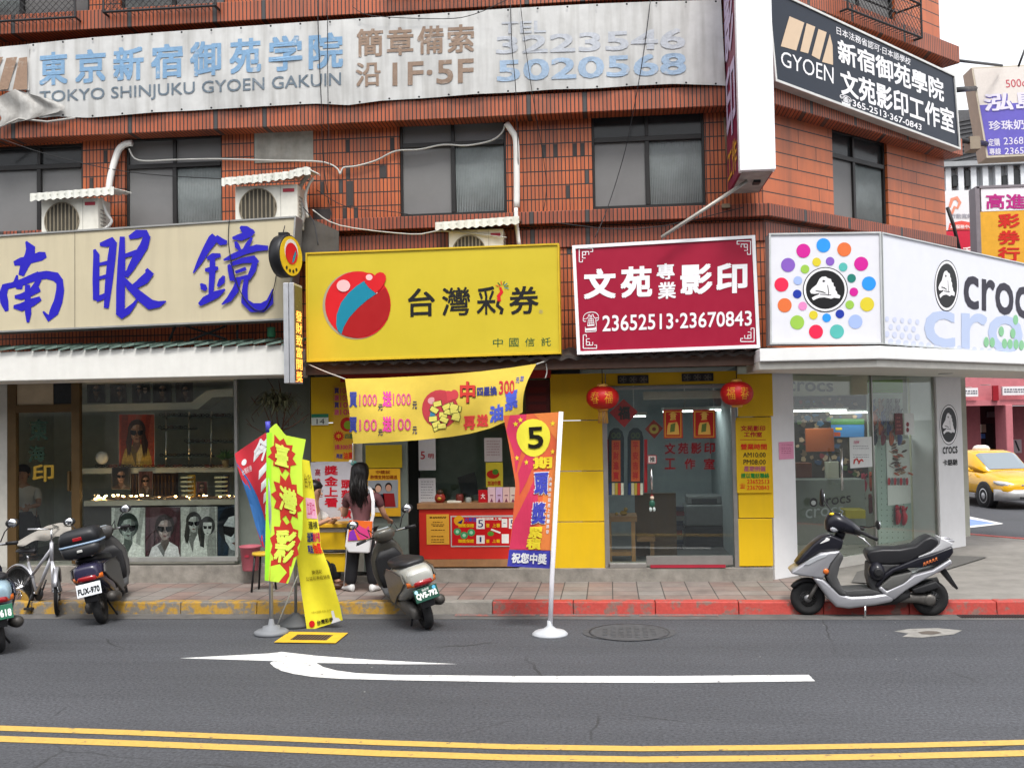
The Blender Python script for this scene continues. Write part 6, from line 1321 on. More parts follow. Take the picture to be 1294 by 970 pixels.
for pts, r, m, lb in ((([(0,175,12.9),(60,195,13.1),(160,217,13.2),(280,226,13.2),(400,228,13.2)]), .006, CB, 'thin black wire sagging across the left windows'),
    ([(401,0,12.9),(403,60,12.9),(406,130,12.9),(409,210,13.2),(421,285,13.1)], .006, CB, 'thin dark wire hanging over the banner left of its brown lettering'),
    ([(414,0,12.9),(414,80,12.9),(415,150,12.9),(418,260,13.1)], .005, CB, 'second thin dark wire hanging close to the first over the banner'),
    ([(645,0,12.9),(647,60,12.9),(652,118,12.9),(655,210,13.2)], .006, CB, 'dark wire hanging over the faded telephone number'),
    ([(657,0,12.9),(664,60,12.9),(673,120,12.9),(690,225,13.2),(686,270,13.2)], .005, CB, 'dark wire running down right of the middle window'),
    ([(822,0,12.9),(815,55,12.9),(806,110,12.9),(790,190,13.15),(768,262,13.1),(752,300,12.9)], .006, CB, 'dark wire slanting in front of the right window'),
    ([(395,265,12.8),(430,285,12.9),(520,296,12.95),(560,292,12.95),(640,300,12.9)], .008, CW, 'pale wire running behind the top of the yellow sign'),
    ([(383,262,12.6),(396,280,12.6),(402,310,12.5)], .008, CB, 'short black wire down by the left edge of the yellow sign'),
    ([(640,0,12.8),(600,18,12.85),(560,24,12.9),(470,20,12.9),(445,8,12.9)], .005, CB, 'thin wire drooping over the top of the banner'),
    ([(400,240,13.2),(440,262,13.2),(500,268,13.2),(560,278,13.2),(650,275,13.2),(800,290,13.1),(940,262,13.1)], .006, CB, 'black wire along the lower ledge of the tiled wall'),
    ([(290,275,12.46),(289,310,12.46),(300,360,12.46),(318,388,12.46),(335,390,12.46),(347,360,12.46),(352,320,12.46),(360,285,12.46)], .006, CB, 'loop of thin black wire hanging over the blue brush lettering')):
    pipe('wire', pts, r, m, lb, 'wire')
mb = MB(); mb.mat(M('dark sheet metal', (.09,.085,.08), .7, var=.3, streak=.4)); P_ = FP(13.0)  # dark streaked metal filling the gap between the two signs
mb.prism([P_.px(376,268), P_.px(428,292), P_.px(428,330), P_.px(376,330)], (0,.02,0)); tag(mb.build('metal_flashing', None, None), 'sooty metal flashing between the beige and yellow signs', 'flashing')
mb = MB(); mb.mat(IRON); PA2 = FP(12.75)
for a, b in (((222,408),(285,428)),((285,412),(240,430)),((300,410),(300,428)),((222,410),(214,430))): mb.tube([PA2.px(*a), PA2.px(*b)], .016, 6)
tag(mb.build('sign_bracket', None, None), 'dark iron bracing below the right end of the beige sign', 'bracket')
mb = MB(); mb.mat(M('green plastic', (.03,.14,.07), .5)); c = FP(12.7).px(343, 421); mb.lathe(c-V(0,0,.06), (0,0,1), [(.03,0),(.055,.02),(.05,.11),(.06,.13),(.04,.14)], 12); tag(mb.build('plastic_pot', None, None), 'little green plastic pot stuck above the white awning', 'pot')
# round emblem lamp and LED strip sign
t = thing('letter_sign', 'tall narrow silver sign with amber glowing letters left of the yellow sign', 'sign', (-3.9, 12.1, FP(12.1).px(365,484).z))
zt0 = FP(12.1).px(365, 484).z; zt1 = FP(12.1).px(365, 357).z; xr2 = FP(12.1).px(372, 420).x; xl2 = FP(12.1).px(358.3, 420).x
mb = MB(); mb.mat(M('satin aluminium', (.60,.61,.64), .35, .5)); xm2 = (xl2+xr2)/2; mb.box(xl2, xm2-.006, 12.10, 12.45, zt0, zt1); mb.box(xm2+.006, xr2-.004, 12.1, 12.45, zt0, zt1); mb.box(xm2-.006, xm2+.006, 12.13, 12.45, zt0+.01, zt1-.01); mb.build('case', None, t, bevel=.008)
mb = MB(); mb.mat(M('smoked face', (.10,.085,.05), .25)); mb.box(xr2-.002, xr2+.001, 12.125, 12.43, zt0+.03, zt1-.03); mb.build('face', None, t)
mb = MB(); mb.mat(M('amber letter', (1,.26,.04), .5, var=0, emit=2.6))
for i, ch in enumerate('發財致富開獎'):
    z1_ = zt0+.90-i*.15; mb.text(ch, (V(xr2+.004,12.16,z1_-.13), V(xr2+.004,12.40,z1_-.13), V(xr2+.004,12.40,z1_), V(xr2+.004,12.16,z1_)), .0)
mb.build('lettering', None, t)
cz = FP(12.25).px(368, 324).z; rxx = FP(12.25).px(366, 324).x
t = thing('round_sign', 'round black drum sign with yellow and red emblem face above the amber letter sign', 'sign', (rxx, 12.25, cz-.27))
ax = Vector((1,-.28,0)).normalized(); c = Vector((rxx-.07, 12.25, cz))
mb = MB(); mb.mat(BLACK); mb.lathe(c-ax*.06, ax, [(.24,0),(.265,.01),(.265,.15),(.25,.16)], 36); mb.box(c.x-.06, c.x+.06, c.y-.04, c.y+.06, cz+.255, cz+.30); mb.build('drum', None, t)
mb = MB(); mb.mat(M('lamp face yellow', (.72,.48,.02), .35)); mb.lathe(c+ax*.101, ax, [(.245,0),(.245,.004)], 36, False)
mb.mat(M('lamp face white', (.7,.7,.66), .35)); mb.lathe(c+ax*.106+V(0,0,.06), ax, [(.15,0),(.15,.002)], 30, False); mb.mat(RED); mb.lathe(c+ax*.109+V(0,0,.03), ax, [(.135,0),(.135,.002)], 30, False)
u_ = Vector((-ax.y, ax.x, 0)); mb.mat(TEAL); mb.poly([c+ax*.1135+u_*a+V(0,0,b) for a, b in ((.0,-.09),(.05,-.06),(.10,.04),(.08,.08),(.03,.0))])
mb.mat(BLK); [mb.lathe(c+ax*.107+u_*.19*math.sin(q)+V(0,0,-.19*math.cos(q)), ax, [(.022,0),(.022,.002)], 10, False) for q in (-.6,-.2,.2,.6)]
mb.build('face', None, t)
# hanging lanterns
LR = M('lantern red cloth', (.50,.012,.012), .45, var=.15, vs=14); LG = M('lantern gold', (.62,.33,.07), .4, .3)
for k, (x, y, w, h) in enumerate(((761.5,502.5,20.5,14.5),(931,497,20,15))):
    P_ = FP(12.95); c = P_.px(x, y); s_ = 12.95/1280; R_ = w*s_; Hh = h*s_
    t = thing('lantern', ['red paper lantern with a gold tassel hanging left of the copy shop door','red paper lantern hanging right of the copy shop door against the yellow panel'][k], 'lantern', c-V(0,0,Hh), 'red lanterns at the copy shop')
    mb = MB(); mb.mat(LR); n = 40; rings = []
    for i in range(13):
        a = math.pi*(.07+.86*i/12); zz = -Hh*math.cos(a); rr_ = R_*math.sin(a)**.75
        rings.append([c+V(rr_*(1+.02*(k2 % 2))*math.cos(2*math.pi*k2/n), rr_*(1+.02*(k2 % 2))*math.sin(2*math.pi*k2/n), zz) for k2 in range(n)])
    mb.loft(rings, True, True); mb.build('body', None, t)
    mb = MB(); mb.mat(LG); mb.lathe(c+V(0,0,Hh*.9), (0,0,1), [(R_*.34,0),(R_*.34,.035),(R_*.2,.05)], 16); mb.lathe(c-V(0,0,Hh*1.02), (0,0,1), [(R_*.3,-.02),(R_*.36,.01),(R_*.3,.035)], 16); mb.build('cap', None, t)
    mb = MB(); mb.mat(LG)
    if k == 0:
        for q in range(14): a = q*.45; mb.tube([c+V(.05*math.cos(a), .05*math.sin(a), -Hh*1.05), c+V(.06*math.cos(a), .06*math.sin(a), -Hh*1.05-.17)], .007, 4)
        mb.build('tassel', None, t)
    mb = MB(); mb.mat(pm('#d8902a'))
    for j, sx in enumerate((-.45, .35)):
        def fn(u, v, sx=sx):
            ang = math.pi*1.5+sx*1.1+(u-.5)*.55; zz = (v-.5)*Hh*1.05; rr_ = R_*1.035*math.sqrt(max(.05, 1-(zz/Hh)**2))**.75; return c+V(rr_*math.cos(ang), rr_*math.sin(ang), zz)
        mb.text('春福'[j] if k == 0 else '福春'[j], None, 0, fn)
    mb.build('lettering', None, t)
    mb = MB(); mb.mat(BLACK); mb.tube([c+V(0,0,Hh*.9+.04), c+V(0,0,Hh+.35)], .006, 6); mb.build('cord', None, t)
# dried plant
t = thing('dried_plant', 'dried brown plant with spiky leaves and bare reddish twigs on the grey green wall', 'plant', FP(13.1).px(352, 546))
rr = random.Random(21); mb = MB(); PLF = M('dry leaf', (.12,.12,.06), .8, var=.4); PTW = M('reddish twig', (.085,.04,.025), .8)
P_ = FP(13.05); top = P_.px(350, 508)
mb.mat(PLF)
for i in range(300):
    a = rr.uniform(0, 6.28); e = rr.uniform(-.5, .9); L_ = rr.uniform(.14, .42); st = top+V(rr.gauss(0,.07), rr.gauss(0,.06), rr.gauss(0,.04)); d = V(math.cos(a)*math.cos(e), math.sin(a)*math.cos(e)*.7, math.sin(e)*.55)
    mid = st+d*L_*.55+V(0,0,.03); end = st+d*L_-V(0,0,L_*.22); sd = d.cross(V(0,0,1)).normalized()*rr.uniform(.006,.016)
    mb.poly([st-sd*.5, mid-sd, end, mid+sd, st+sd*.5])
mb.build('leaves', None, t)
mb = MB(); mb.mat(PTW)
for a, b, c in (((352,546),(340,530),(330,505)),((352,546),(350,525),(348,500)),((352,546),(365,530),(380,512)),((352,546),(370,538),(392,522)),((352,546),(335,548),(312,535)),((356,546),(360,520),(368,495)),((350,505),(345,490),(338,478)),((352,505),(354,492),(352,480))):
    mb.tube([P_.px(*a), P_.px(*b, .05), P_.px(*c, .0)], [.012,.008,.004], 5)
for i in range(26):
    x = rr.uniform(318, 388); y = rr.uniform(505, 540); mb.tube([P_.px(x, y, rr.uniform(-.05,.1)), P_.px(x+rr.uniform(-9,9), y-rr.uniform(4,12), rr.uniform(-.05,.1))], .004, 4)
mb.build('twigs', None, t)
mb = MB(); mb.mat(M('clay pot', (.11,.075,.05), .8, var=.3)); cpt = P_.px(352, 560); mb.lathe(cpt, (0,0,1), [(.07,-.06),(.10,.08),(.115,.09),(.115,.12),(.09,.12)], 16); mb.box(cpt.x-.03, cpt.x+.03, cpt.y, 13.6, cpt.z-.02, cpt.z+.02); mb.build('pot', None, t)
# ================================================================ flags and the hanging banner
def curve(tab, v): return interp(tab, v)
def flagfn(P, left, right, wave=.03, fr=7.0, ph=0):
    """left and right are lists of (v, px, py) from top (v=1) to bottom"""
    def ev(t, v):
        t = sorted(t); xs = [(a, b) for a, b, c in t]; ys = [(a, c) for a, b, c in t]; return interp(xs, v), interp(ys, v)
    def f(u, v, off=0):
        xa, ya = ev(left, v); xb, yb = ev(right, v)
        return P.px(xa+(xb-xa)*u, ya+(yb-ya)*u, off+wave*math.sin(u*fr+v*4+ph)*min(1, u*3)+wave*.6*math.sin(v*9+u*3+ph))
    return f
def flag_obj(f, m, parent, name='cloth', nu=16, nv=30):
    mb = MB(); mb.mat(m); mb.sheet(lambda u, v: f(u, v), nu, nv); return mb.build(name, None, parent)
def ftext(mb, f, st, u0, v0, u1, v1, m, bold=.0, off=.006, skew=0):
    mb.mat(m); mb.text(st, None, bold, lambda u, v: f(u0+(u1-u0)*u+skew*v, v0+(v1-v0)*v, off))
def fpoly(mb, f, m, pts, off=.004, sub=3):
    Q = []
    for i in range(len(pts)):
        a, b = pts[i], pts[(i+1) % len(pts)]
        for k in range(sub): Q.append((a[0]+(b[0]-a[0])*k/sub, a[1]+(b[1]-a[1])*k/sub))
    c = (sum(q[0] for q in Q)/len(Q), sum(q[1] for q in Q)/len(Q)); n = len(Q); mb.mat(m)
    vs = [f(c[0]+(q[0]-c[0])*k, c[1]+(q[1]-c[1])*k, off) for k in (1,.75,.5,.25) for q in Q]+[f(*c, off)]
    mb.add(vs, [(r_*n+i, r_*n+(i+1) % n, (r_+1)*n+(i+1) % n, (r_+1)*n+i) for r_ in range(3) for i in range(n)]+[(3*n+i, 3*n+(i+1) % n, 4*n) for i in range(n)])
def fell(mb, f, m, cu, cv, ru, rv, off=.004, n=24): fpoly(mb, f, m, [(cu+ru*math.cos(6.283*k/n), cv+rv*math.sin(6.283*k/n)) for k in range(n)], off, 1)
def fstar(mb, f, m, cu, cv, ru, rv, n, inner, off=.004, seed=1):
    r_ = random.Random(seed); fpoly(mb, f, m, [(cu+ru*(r_.uniform(.9,1.1) if k % 2 == 0 else inner)*math.cos(6.283*k/(2*n)+.3), cv+rv*(r_.uniform(.9,1.1) if k % 2 == 0 else inner)*math.sin(6.283*k/(2*n)+.3)) for k in range(2*n)], off, 1)
def base_round(mb, c, r, h, m, steps=((1,0),(1,.35),(.86,.5),(.55,.55),(.5,.9),(.2,1.0),(.12,1.7))):
    mb.mat(m); mb.lathe(c, (0,0,1), [(0.001,.0)]+[(r*a, h*b) for a, b in steps], 28)
CL = lambda n, c, r=.75: M(n, c, r, var=.08, vs=5)
# red and blue flag behind
PG_ = 10.98; P_ = FP(PG_)
f = flagfn(FP(11.1), [(1,296.5,573),(.85,300,590),(.5,313,628),(.2,324,668),(0,331,690)], [(1,338,545),(.5,341,620),(0,343,700)], .03, 5, 1)
t = thing('advertising_flag', 'slack red and blue flag with white outlined lettering behind the lime flag', 'flag', GP(346, 790))
flag_obj(f, CL('flag red', (.50,.025,.04)), t)
mb = MB(); fpoly(mb, f, CL('flag blue', (.03,.13,.36)), [(0,.9),(.0,.0),(1,.0),(1,.12),(.65,.28),(.35,.55)], .004, 4)
for i, (v, u0) in enumerate(((.86,.62),(.68,.7),(.56,.72),(.46,.78),(.37,.82))):
    fpoly(mb, f, CL('flag white', (.7,.7,.72)), [(u0-.12,v-.05),(u0+.35,v+.03),(u0+.35,v+.09),(u0-.06,v+.03)], .006, 2)
ftext(mb, f, '今', .55, .78, 1.0, .98, CL('flag white', (.7,.7,.72)), .03, .009); ftext(mb, f, '台灣彩券', .08, .74, .42, .80, CL('flag white', (.7,.7,.72)), 0, .006); fell(mb, f, CL('flag white', (.7,.7,.72)), .22, .86, .08, .03, .006)
fstar(mb, f, CL('flag orange', (.6,.2,.05)), .62, .12, .1, .04, 7, .5, .007); fell(mb, f, CL('flag green', (.05,.25,.1)), .5, .05, .08, .03, .007)
mb.build('print', None, t)
# lime flag on its pole
f = flagfn(FP(10.80), [(1,337,545),(.5,336,640),(0,334.5,733)], [(1,386.5,555),(.86,381.5,583),(.6,383,640),(.35,382,676),(.12,372,714),(0,364,737)], .011, 6, 0)
g = lambda u, v, off=0: f(u, v, off)+V(0, 0, .115*max(0, 1-abs(u-.24)/.24)*max(0, (v-.9)*10) if u < .48 else 0)
t = thing('advertising_flag', 'lime green flag with red starbursts on a grey pole', 'flag', GP(343, 800))
LIME = CL('fluorescent lime cloth', (.55,.78,.055), .7); LIM2 = CL('pale lime print', (.68,.80,.10), .7); flag_obj(g, LIME, t)
mb = MB(); SR = CL('starburst red', (.50,.03,.02), .7)
fpoly(mb, g, CL('hem green', (.36,.80,.03), .7), [(0,0),(.14,0),(.14,.97),(0,.99)], .004, 6)
fstar(mb, g, SR, .44, .865, .40, .108, 10, .74, .005, 1); fstar(mb, g, SR, .58, .60, .44, .165, 11, .72, .005, 2); fstar(mb, g, SR, .58, .25, .46, .20, 12, .8, .005, 4); fpoly(mb, g, SR, [(.2,.0),(.2,.14),(.75,.16),(.95,.05),(.9,.0)], .005, 2)
ftext(mb, g, '臺', .24, .80, .62, .93, LIM2, .035, .014); ftext(mb, g, '灣', .36, .51, .84, .68, LIM2, .03, .014); ftext(mb, g, '彩', .28, .13, .88, .37, LIM2, .05, .014); fpoly(mb, g, LIME, [(.22,.0),(.6,.0),(.82,.07),(.5,.12),(.2,.1)], .008, 2)
mb.build('print', None, t)
pb = GP(343, 801); gp_ = M('grey pole', (.42,.40,.36)); mb = MB(); mb.mat(M('galvanised pole', (.45,.46,.48), .4, .6)); topz = FP(pb.y).px(339, 546).z; mb.tube([pb+V(0,0,.02), V(FP(pb.y).px(341.5,640).x, pb.y, 1.3), V(FP(pb.y).px(339,546).x, pb.y, topz)], .022, 10); mb.build('pole', None, t)
mb = MB(); mb.mat(pm('#4a4ab0')); a = FP(pb.y).px(339, 546); mb.tube([a, a+V(-.005,0,.12)], .027, 10); mb.build('pole_tip', None, t)
mb = MB(); base_round(mb, pb, .185, .1, M('grey plastic base', (.20,.21,.225), .55)); mb.build('base', None, t)
# yellow flag leaning to the kerb
f = flagfn(FP(11.12), [(1,374,578),(.72,374,640),(.46,374,700),(.3,379,735),(0,388,797)], [(1,391,582),(.82,397,622),(.56,404.5,676),(.5,405.5,690),(.38,415,714),(.12,430,767),(0,433,783)], .02, 5, 2)
t = thing('advertising_flag', 'long yellow flag with a torn lower edge leaning over the kerb', 'flag', GP(373, 789))
flag_obj(f, CL('flag yellow', (.74,.66,.03), .7), t)
mb = MB(); fpoly(mb, f, CL('pink note', (.72,.36,.52)), [(.5,.66),(.98,.66),(.98,.78),(.5,.78)], .006, 2)
for st, u0, v0, u1, v1, c, bo in (('台彩', .5, .84, .95, .92, '#8a7a20', 0), ('立即中', .55, .68, .92, .76, '#c03a6a', 0), ('連槓', .55, .60, .95, .645, '#3a3a1c', .02), ('送獎', .46, .525, .72, .58, '#25306a', .04), ('換好禮', .70, .525, .99, .58, '#c0204a', .04), ('再送', .46, .46, .66, .51, '#2a2f8a', .04), ('油票', .66, .455, .99, .52, '#d02a1c', .05), ('樂透彩', .42, .335, .75, .36, '#5a4a0c', 0), ('公益彩券經銷商', .2, .30, .95, .325, '#5a4a0c', .0), ('中國信託', .2, .10, .75, .115, '#a89a18', 0), ('台灣彩券', .3, .015, .75, .05, '#2a2410', .03)):
    ftext(mb, f, st, u0, v0, u1, v1, pm(c), bo, .009)
fell(mb, f, pm('#c01a1c'), .16, .035, .08, .022, .008); fpoly(mb, f, CL('flag white', (.7,.7,.72)), [(.68,.0),(.95,.0),(.9,.03),(.82,.03),(.80,.1),(.73,.1),(.74,.03)], .008, 2); mb.build('print', None, t)
pb2 = GP(374, 790); mb = MB(); mb.mat(M('galvanised pole', (.45,.46,.48))); mb.tube([pb2+V(0,0,.02), V(FP(pb2.y).px(372.5,640).x, pb2.y, 1.4), V(FP(pb2.y).px(374,577).x, pb2.y, FP(pb2.y).px(374,577).z)], .018, 8); mb.build('pole', None, t)
mb = MB(); base_round(mb, pb2, .21, .13, M('dark plastic base', (.075,.078,.08), .55), ((1,0),(1,.2),(.9,.35),(.25,.95),(.15,1.1))); mb.build('base', None, t)
mb = MB(); mb.mat(CW); mb.tube([FP(11).px(351, 788), FP(11.05).px(364, 756), FP(11.1).px(376, 727)], .008, 5); tag(mb.build('guy_rope', None, None), 'pale rope stretched between the lime flag base and the yellow flag', 'rope')
# orange jackpot flag
f = flagfn(FP(10.9), [(1,636,525),(.78,644,567),(.55,651.5,612),(.33,648,655),(0,641,715)], [(1,706,520.5),(.5,700,620),(0,694.5,718)], .016, 5.5, 3)
t = thing('jackpot_flag', 'orange and pink flag with a black 5 in a yellow circle on a white pole', 'flag', GP(695, 801))
flag_obj(f, CL('flag orange red', (.66,.12,.045), .7), t)
mb = MB(); PKr = CL('flag pink', (.60,.035,.10), .7); ORr = CL('flag light orange', (.72,.21,.05), .7)
fpoly(mb, f, PKr, [(0,.9),(.12,1),(.42,1),(.3,.8),(.05,.62),(.08,.75)], .003, 3); fpoly(mb, f, PKr, [(.1,.62),(.55,.86),(.6,.72),(.12,.48)], .003, 3); fpoly(mb, f, PKr, [(.0,.12),(.02,.3),(.55,.62),(.6,.45),(.45,.12)], .003, 3); fpoly(mb, f, ORr, [(.62,.12),(1,.12),(1,.75),(.75,.55)], .003, 3); fpoly(mb, f, ORr, [(.55,1),(1,1),(1,.82)], .003, 3)
fpoly(mb, f, CL('flag deep blue', (.045,.045,.34), .7), [(0,0),(1,0),(1,.115),(0,.115)], .004, 6)
fell(mb, f, CL('disc yellow', (.78,.70,.05), .7), .52, .845, .34, .122, .006)
YW = CL('flag print yellow', (.78,.62,.03), .7); BL_ = CL('flag print blue', (.05,.06,.42), .7); WT_ = CL('flag white', (.7,.7,.72))
ftext(mb, f, '5', .40, .775, .72, .915, pm('#1c1a12'), .03, .016)
ftext(mb, f, '期', .48, .645, .92, .72, YW, .05, .013)
ftext(mb, f, '頭', .48, .475, .86, .625, WT_, .085, .010); ftext(mb, f, '頭', .50, .48, .84, .62, BL_, .05, .015)
ftext(mb, f, '獎', .46, .285, .84, .435, WT_, .085, .010); ftext(mb, f, '獎', .48, .29, .82, .43, BL_, .05, .015)
ftext(mb, f, '累', .42, .195, .78, .27, YW, .05, .013); ftext(mb, f, '積', .40, .12, .76, .195, YW, .05, .013)
ftext(mb, f, '祝您中獎', .08, .025, .92, .095, WT_, .04, .013)
mb.mat(WT_); 
for i, ch in enumerate('台灣樂彩頭獎上看一路發'): ftext(mb, f, ch, .86, .565-i*.034, .93, .59-i*.034, WT_, .02, .008)
for u, v in ((.2,.94),(.3,.965),(.13,.72),(.33,.69),(.9,.93),(.92,.75)): fstar(mb, f, YW, u, v, .055, .02, 5, .42, .007)
mb.build('print', None, t)
pb3 = GP(695, 802); mb = MB(); mb.mat(M('white pole', (.76,.74,.78), .4)); mb.tube([pb3+V(0,0,.02), FP(pb3.y).px(697.5,730), FP(pb3.y-.01).px(709,520)], .026, 10); mb.build('pole', None, t)
mb = MB(); base_round(mb, pb3, .19, .07, M('pale grey base', (.48,.50,.53), .5), ((1,0),(1,.25),(.85,.6),(.4,.9),(.16,1.4),(.14,2.2))); mb.build('base', None, t)
# hanging banner
Z9 = lambda x, y: (x/4.883+425, y/4.883+455)
bt_ = [(436,478.5),(480,477.5),(540,474.5),(575,472),(609,469),(645,464.5),(678,459.5)]
bb_ = [(446,560.5),(490,558.5),(527,556),(568,552),(595,547.5),(619.5,541),(640,532),(661,520.5)]
PY = FP(12.35)
def bfn(u, v, off=0):
    xt = 436+242*u; xb = 446.5+214*u; yt = interp(bt_, xt); yb = interp(bb_, xb); k = v
    x = xb+(xt-xb)*k; y = yb+(yt-yb)*k; x -= 7*math.sin(math.pi*k)*max(0, u-.9)*10*.8
    return PY.px(x, y, off+.03*math.sin(u*9+v*2)+.018*math.sin(u*17-v*5)*(1-v)+.03*math.sin(math.pi*v))
t = thing('hanging_banner', 'yellow promotion banner with pink numbers strung below the lottery canopy', 'banner', bfn(.5, 0))
mb = MB(); mb.mat(CL('banner yellow', (.68,.50,.07), .75)); mb.sheet(lambda u, v: bfn(u, v), 48, 12); mb.build('cloth', None, t)
def inv(px, py):
    u = (px-436)/242
    for _ in range(8):
        xt = 436+242*u; xb = 446.5+214*u; yt = interp(bt_, xt); yb = interp(bb_, xb); v = (py-yb)/(yt-yb); u = (px-446.5+v*10.5)/(214+v*28)
    return u, v
mb = MB()
def bt9(st, x0, y0, x1, y1, c, bold, off=.006, sl=0):
    def fn(u, v):
        X, Y = Z9(x0+(x1-x0)*u, y1+(y0-y1)*v+sl*(x1-x0)*u); return bfn(*inv(X, Y), off)
    mb.mat(pm(c, .7)); mb.text(st, None, bold, fn)
for y0, y1, n in ((195,290,'1000'),(350,445,'100')):
    bt9('買', 80, y0, 128, y1, '#3a4494', .04); bt9(n, 142, y0+15, 250, y1-8, '#e8b8c0', .03, .004); bt9(n, 142, y0+15, 250, y1-8, '#d04a7a', .01, .007); bt9('元', 258, y0+75, 286, y1+20, '#2a2a5a', .03)
    bt9('送', 285, y0-5, 342, y1-2, '#e2479c', .05); bt9(n, 350, y0+10, 460, y1-12, '#e8b8c0', .03, .004); bt9(n, 350, y0+10, 460, y1-12, '#d04a7a', .01, .007); bt9('元', 470, y0+58, 498, y1+10, '#2a2a5a', .03)
bt9('中', 764, 135, 860, 268, '#1c1a1a', .06, .004); bt9('中', 762, 130, 856, 262, '#c83a30', .05, .008); bt9('四星換', 868, 165, 992, 222, '#34397e', .05, .006, -.05); bt9('300', 1004, 128, 1100, 212, '#c02a3a', .03, .006, -.05); bt9('元', 1110, 105, 1136, 140, '#4a55b0', .03); bt9('加', 1142, 95, 1168, 130, '#4a55b0', .03)
bt9('再', 785, 345, 858, 430, '#d0403c', .06, .006, -.05); bt9('送', 866, 335, 938, 412, '#d0403c', .06, .006, -.05); bt9('油', 945, 285, 1030, 390, '#4a5ac0', .06, .006, -.25); bt9('票', 1040, 205, 1130, 320, '#4a5ac0', .06, .006, -.3)
def be(cx, cy, rx, ry, c, off, n=24): mb.mat(pm(c, .7)); mb.poly([bfn(*inv(*Z9(cx+rx*math.cos(6.283*k/n), cy+ry*math.sin(6.283*k/n))), off) for k in range(n)][::-1])
be(640, 300, 112, 118, '#b83a44', .004); be(690, 220, 40, 32, '#c8424a', .005); be(728, 212, 26, 30, '#c8424a', .0055); be(590, 250, 26, 22, '#dba0a0', .007); be(600, 330, 40, 60, '#3c7a9a', .006)
rr = random.Random(8)
for i in range(16):
    x = rr.uniform(585, 745); y = rr.uniform(265, 420); mb.mat(pm('#3a3a20', .7)); a = rr.uniform(-.5,.5)
    for k, (sc2, c) in enumerate(((1.14,'#3a3a24'),(1,'#d9cf62'))):
        mb.mat(pm(c, .7)); mb.poly([bfn(*inv(*Z9(x+sc2*(p*math.cos(a)-q*math.sin(a)), y+sc2*(p*math.sin(a)+q*math.cos(a)))), .0075+i*.0008+k*.0004) for p, q in ((-24,16),(24,16),(26,-14),(-22,-14))])
mb.build('print', None, t)
for pts, lb in (([(387,459,12.6),(410,469,12.45),(437,479,12.35)], 'white cord tying the left corner of the yellow banner'), ([(678,460,12.35),(684,458,12.5),(690,456,12.65)], 'short cord tying the right corner of the yellow banner'), ([(446,560,12.36),(446,585,12.5)], 'cord end hanging from the lower left corner of the banner'), ([(690,459,12.66),(691,470,12.66),(689,478,12.66)], 'loose white cord end hanging under the canopy beam')):
    pipe('cord', pts, .008, CW, lb, 'cord')
# bucket and stool
t = thing('bucket', 'pink plastic bucket standing on the plinth by the face poster', 'bucket', V(FP(13.3).px(316.5,716).x, 13.3, .325))
s_ = 13.3/1280; c = V(FP(13.3).px(316.5,716).x, 13.3, .325); mb = MB(); mb.mat(M('pink plastic', (.42,.11,.14), .45, var=.1)); mb.lathe(c, (0,0,1), [(.001,0),(.10,0),(.105,.01),(.135,.30),(.15,.31),(.15,.33),(.135,.33),(.1,.03),(.001,.03)], 28); mb.build('pail', None, t)
mb = MB(); mb.mat(M('red maker tag', (.35,.03,.05))); mb.box(c.x-.03, c.x+.03, c.y-.1375, c.y-.128, c.z+.19, c.z+.22); mb.build('label', None, t)
sp = GP(330, 748, .14)
t = thing('stool', 'low stool with a yellow seat and black legs behind the lime flag', 'stool', sp)
mb = MB(); mb.mat(pm('#c8a030')); mb.lathe(sp+V(0,.12,.46), (0,0,1), [(.001,0),(.15,0),(.155,.015),(.15,.035),(.001,.04)], 20); mb.build('seat', None, t)
for dx, dy in ((-.11,.0),(.11,.02),(-.1,.24),(.1,.24)): mb = MB(); mb.mat(BLACK); mb.tube([sp+V(dx*1.15,dy,0), sp+V(dx*.8,.12+(dy-.12)*.8,.46)], .014, 6); mb.build('leg', None, t)
# ================================================================ vehicles
TYRE = M('tyre rubber', (.018,.018,.019), .75, var=.2, vs=20); RIMM = M('alloy rim', (.30,.30,.31), .4, .7); MBLK = M('matt black plastic', (.02,.02,.022), .5, var=.15)
GLB = M('gloss black paint', (.012,.012,.018), .3, coat=.15, var=.05); SILV = M('silver paint', (.44,.44,.47), .3, .5, coat=.4, var=0); DGREY = M('dark grey plastic', (.07,.07,.072), .55, var=.15)
SEATM = M('black vinyl seat', (.022,.022,.025), .38, var=.1, bump=.1); CHR = M('chrome', (.75,.75,.76), .12, 1.0, var=0); ENG = M('dirty engine metal', (.16,.15,.14), .5, .6, var=.3); REDL = M('red lamp lens', (.30,.008,.012), .15, coat=.6, var=0); ORL = M('orange lamp lens', (.62,.14,.02), .15, coat=.6, var=0); MIRR = M('mirror glass', (.8,.82,.85), .03, 1.0, var=0); CLENS = M('clear lamp lens', (.55,.57,.6), .08, .3, coat=1, var=0)
def sgnp(c, p): return math.copysign(abs(c)**(2/p), c)
def ringx(x, zc, hw, hh, n=20, p=3.0, yc=0, tilt=0):
    R = []
    for k in range(n):
        a = 2*math.pi*k/n; dz = hh*sgnp(math.sin(a), p); R.append(V(x+tilt*dz, yc+hw*sgnp(math.cos(a), p), zc+dz))
    return R
def ringz(z, xc, hx, hy, n=20, p=3.0, tilt=0):
    return [V(xc+hx*sgnp(math.cos(2*math.pi*k/n), p), hy*sgnp(math.sin(2*math.pi*k/n), p), z+tilt*hx*sgnp(math.cos(2*math.pi*k/n), p)) for k in range(n)]
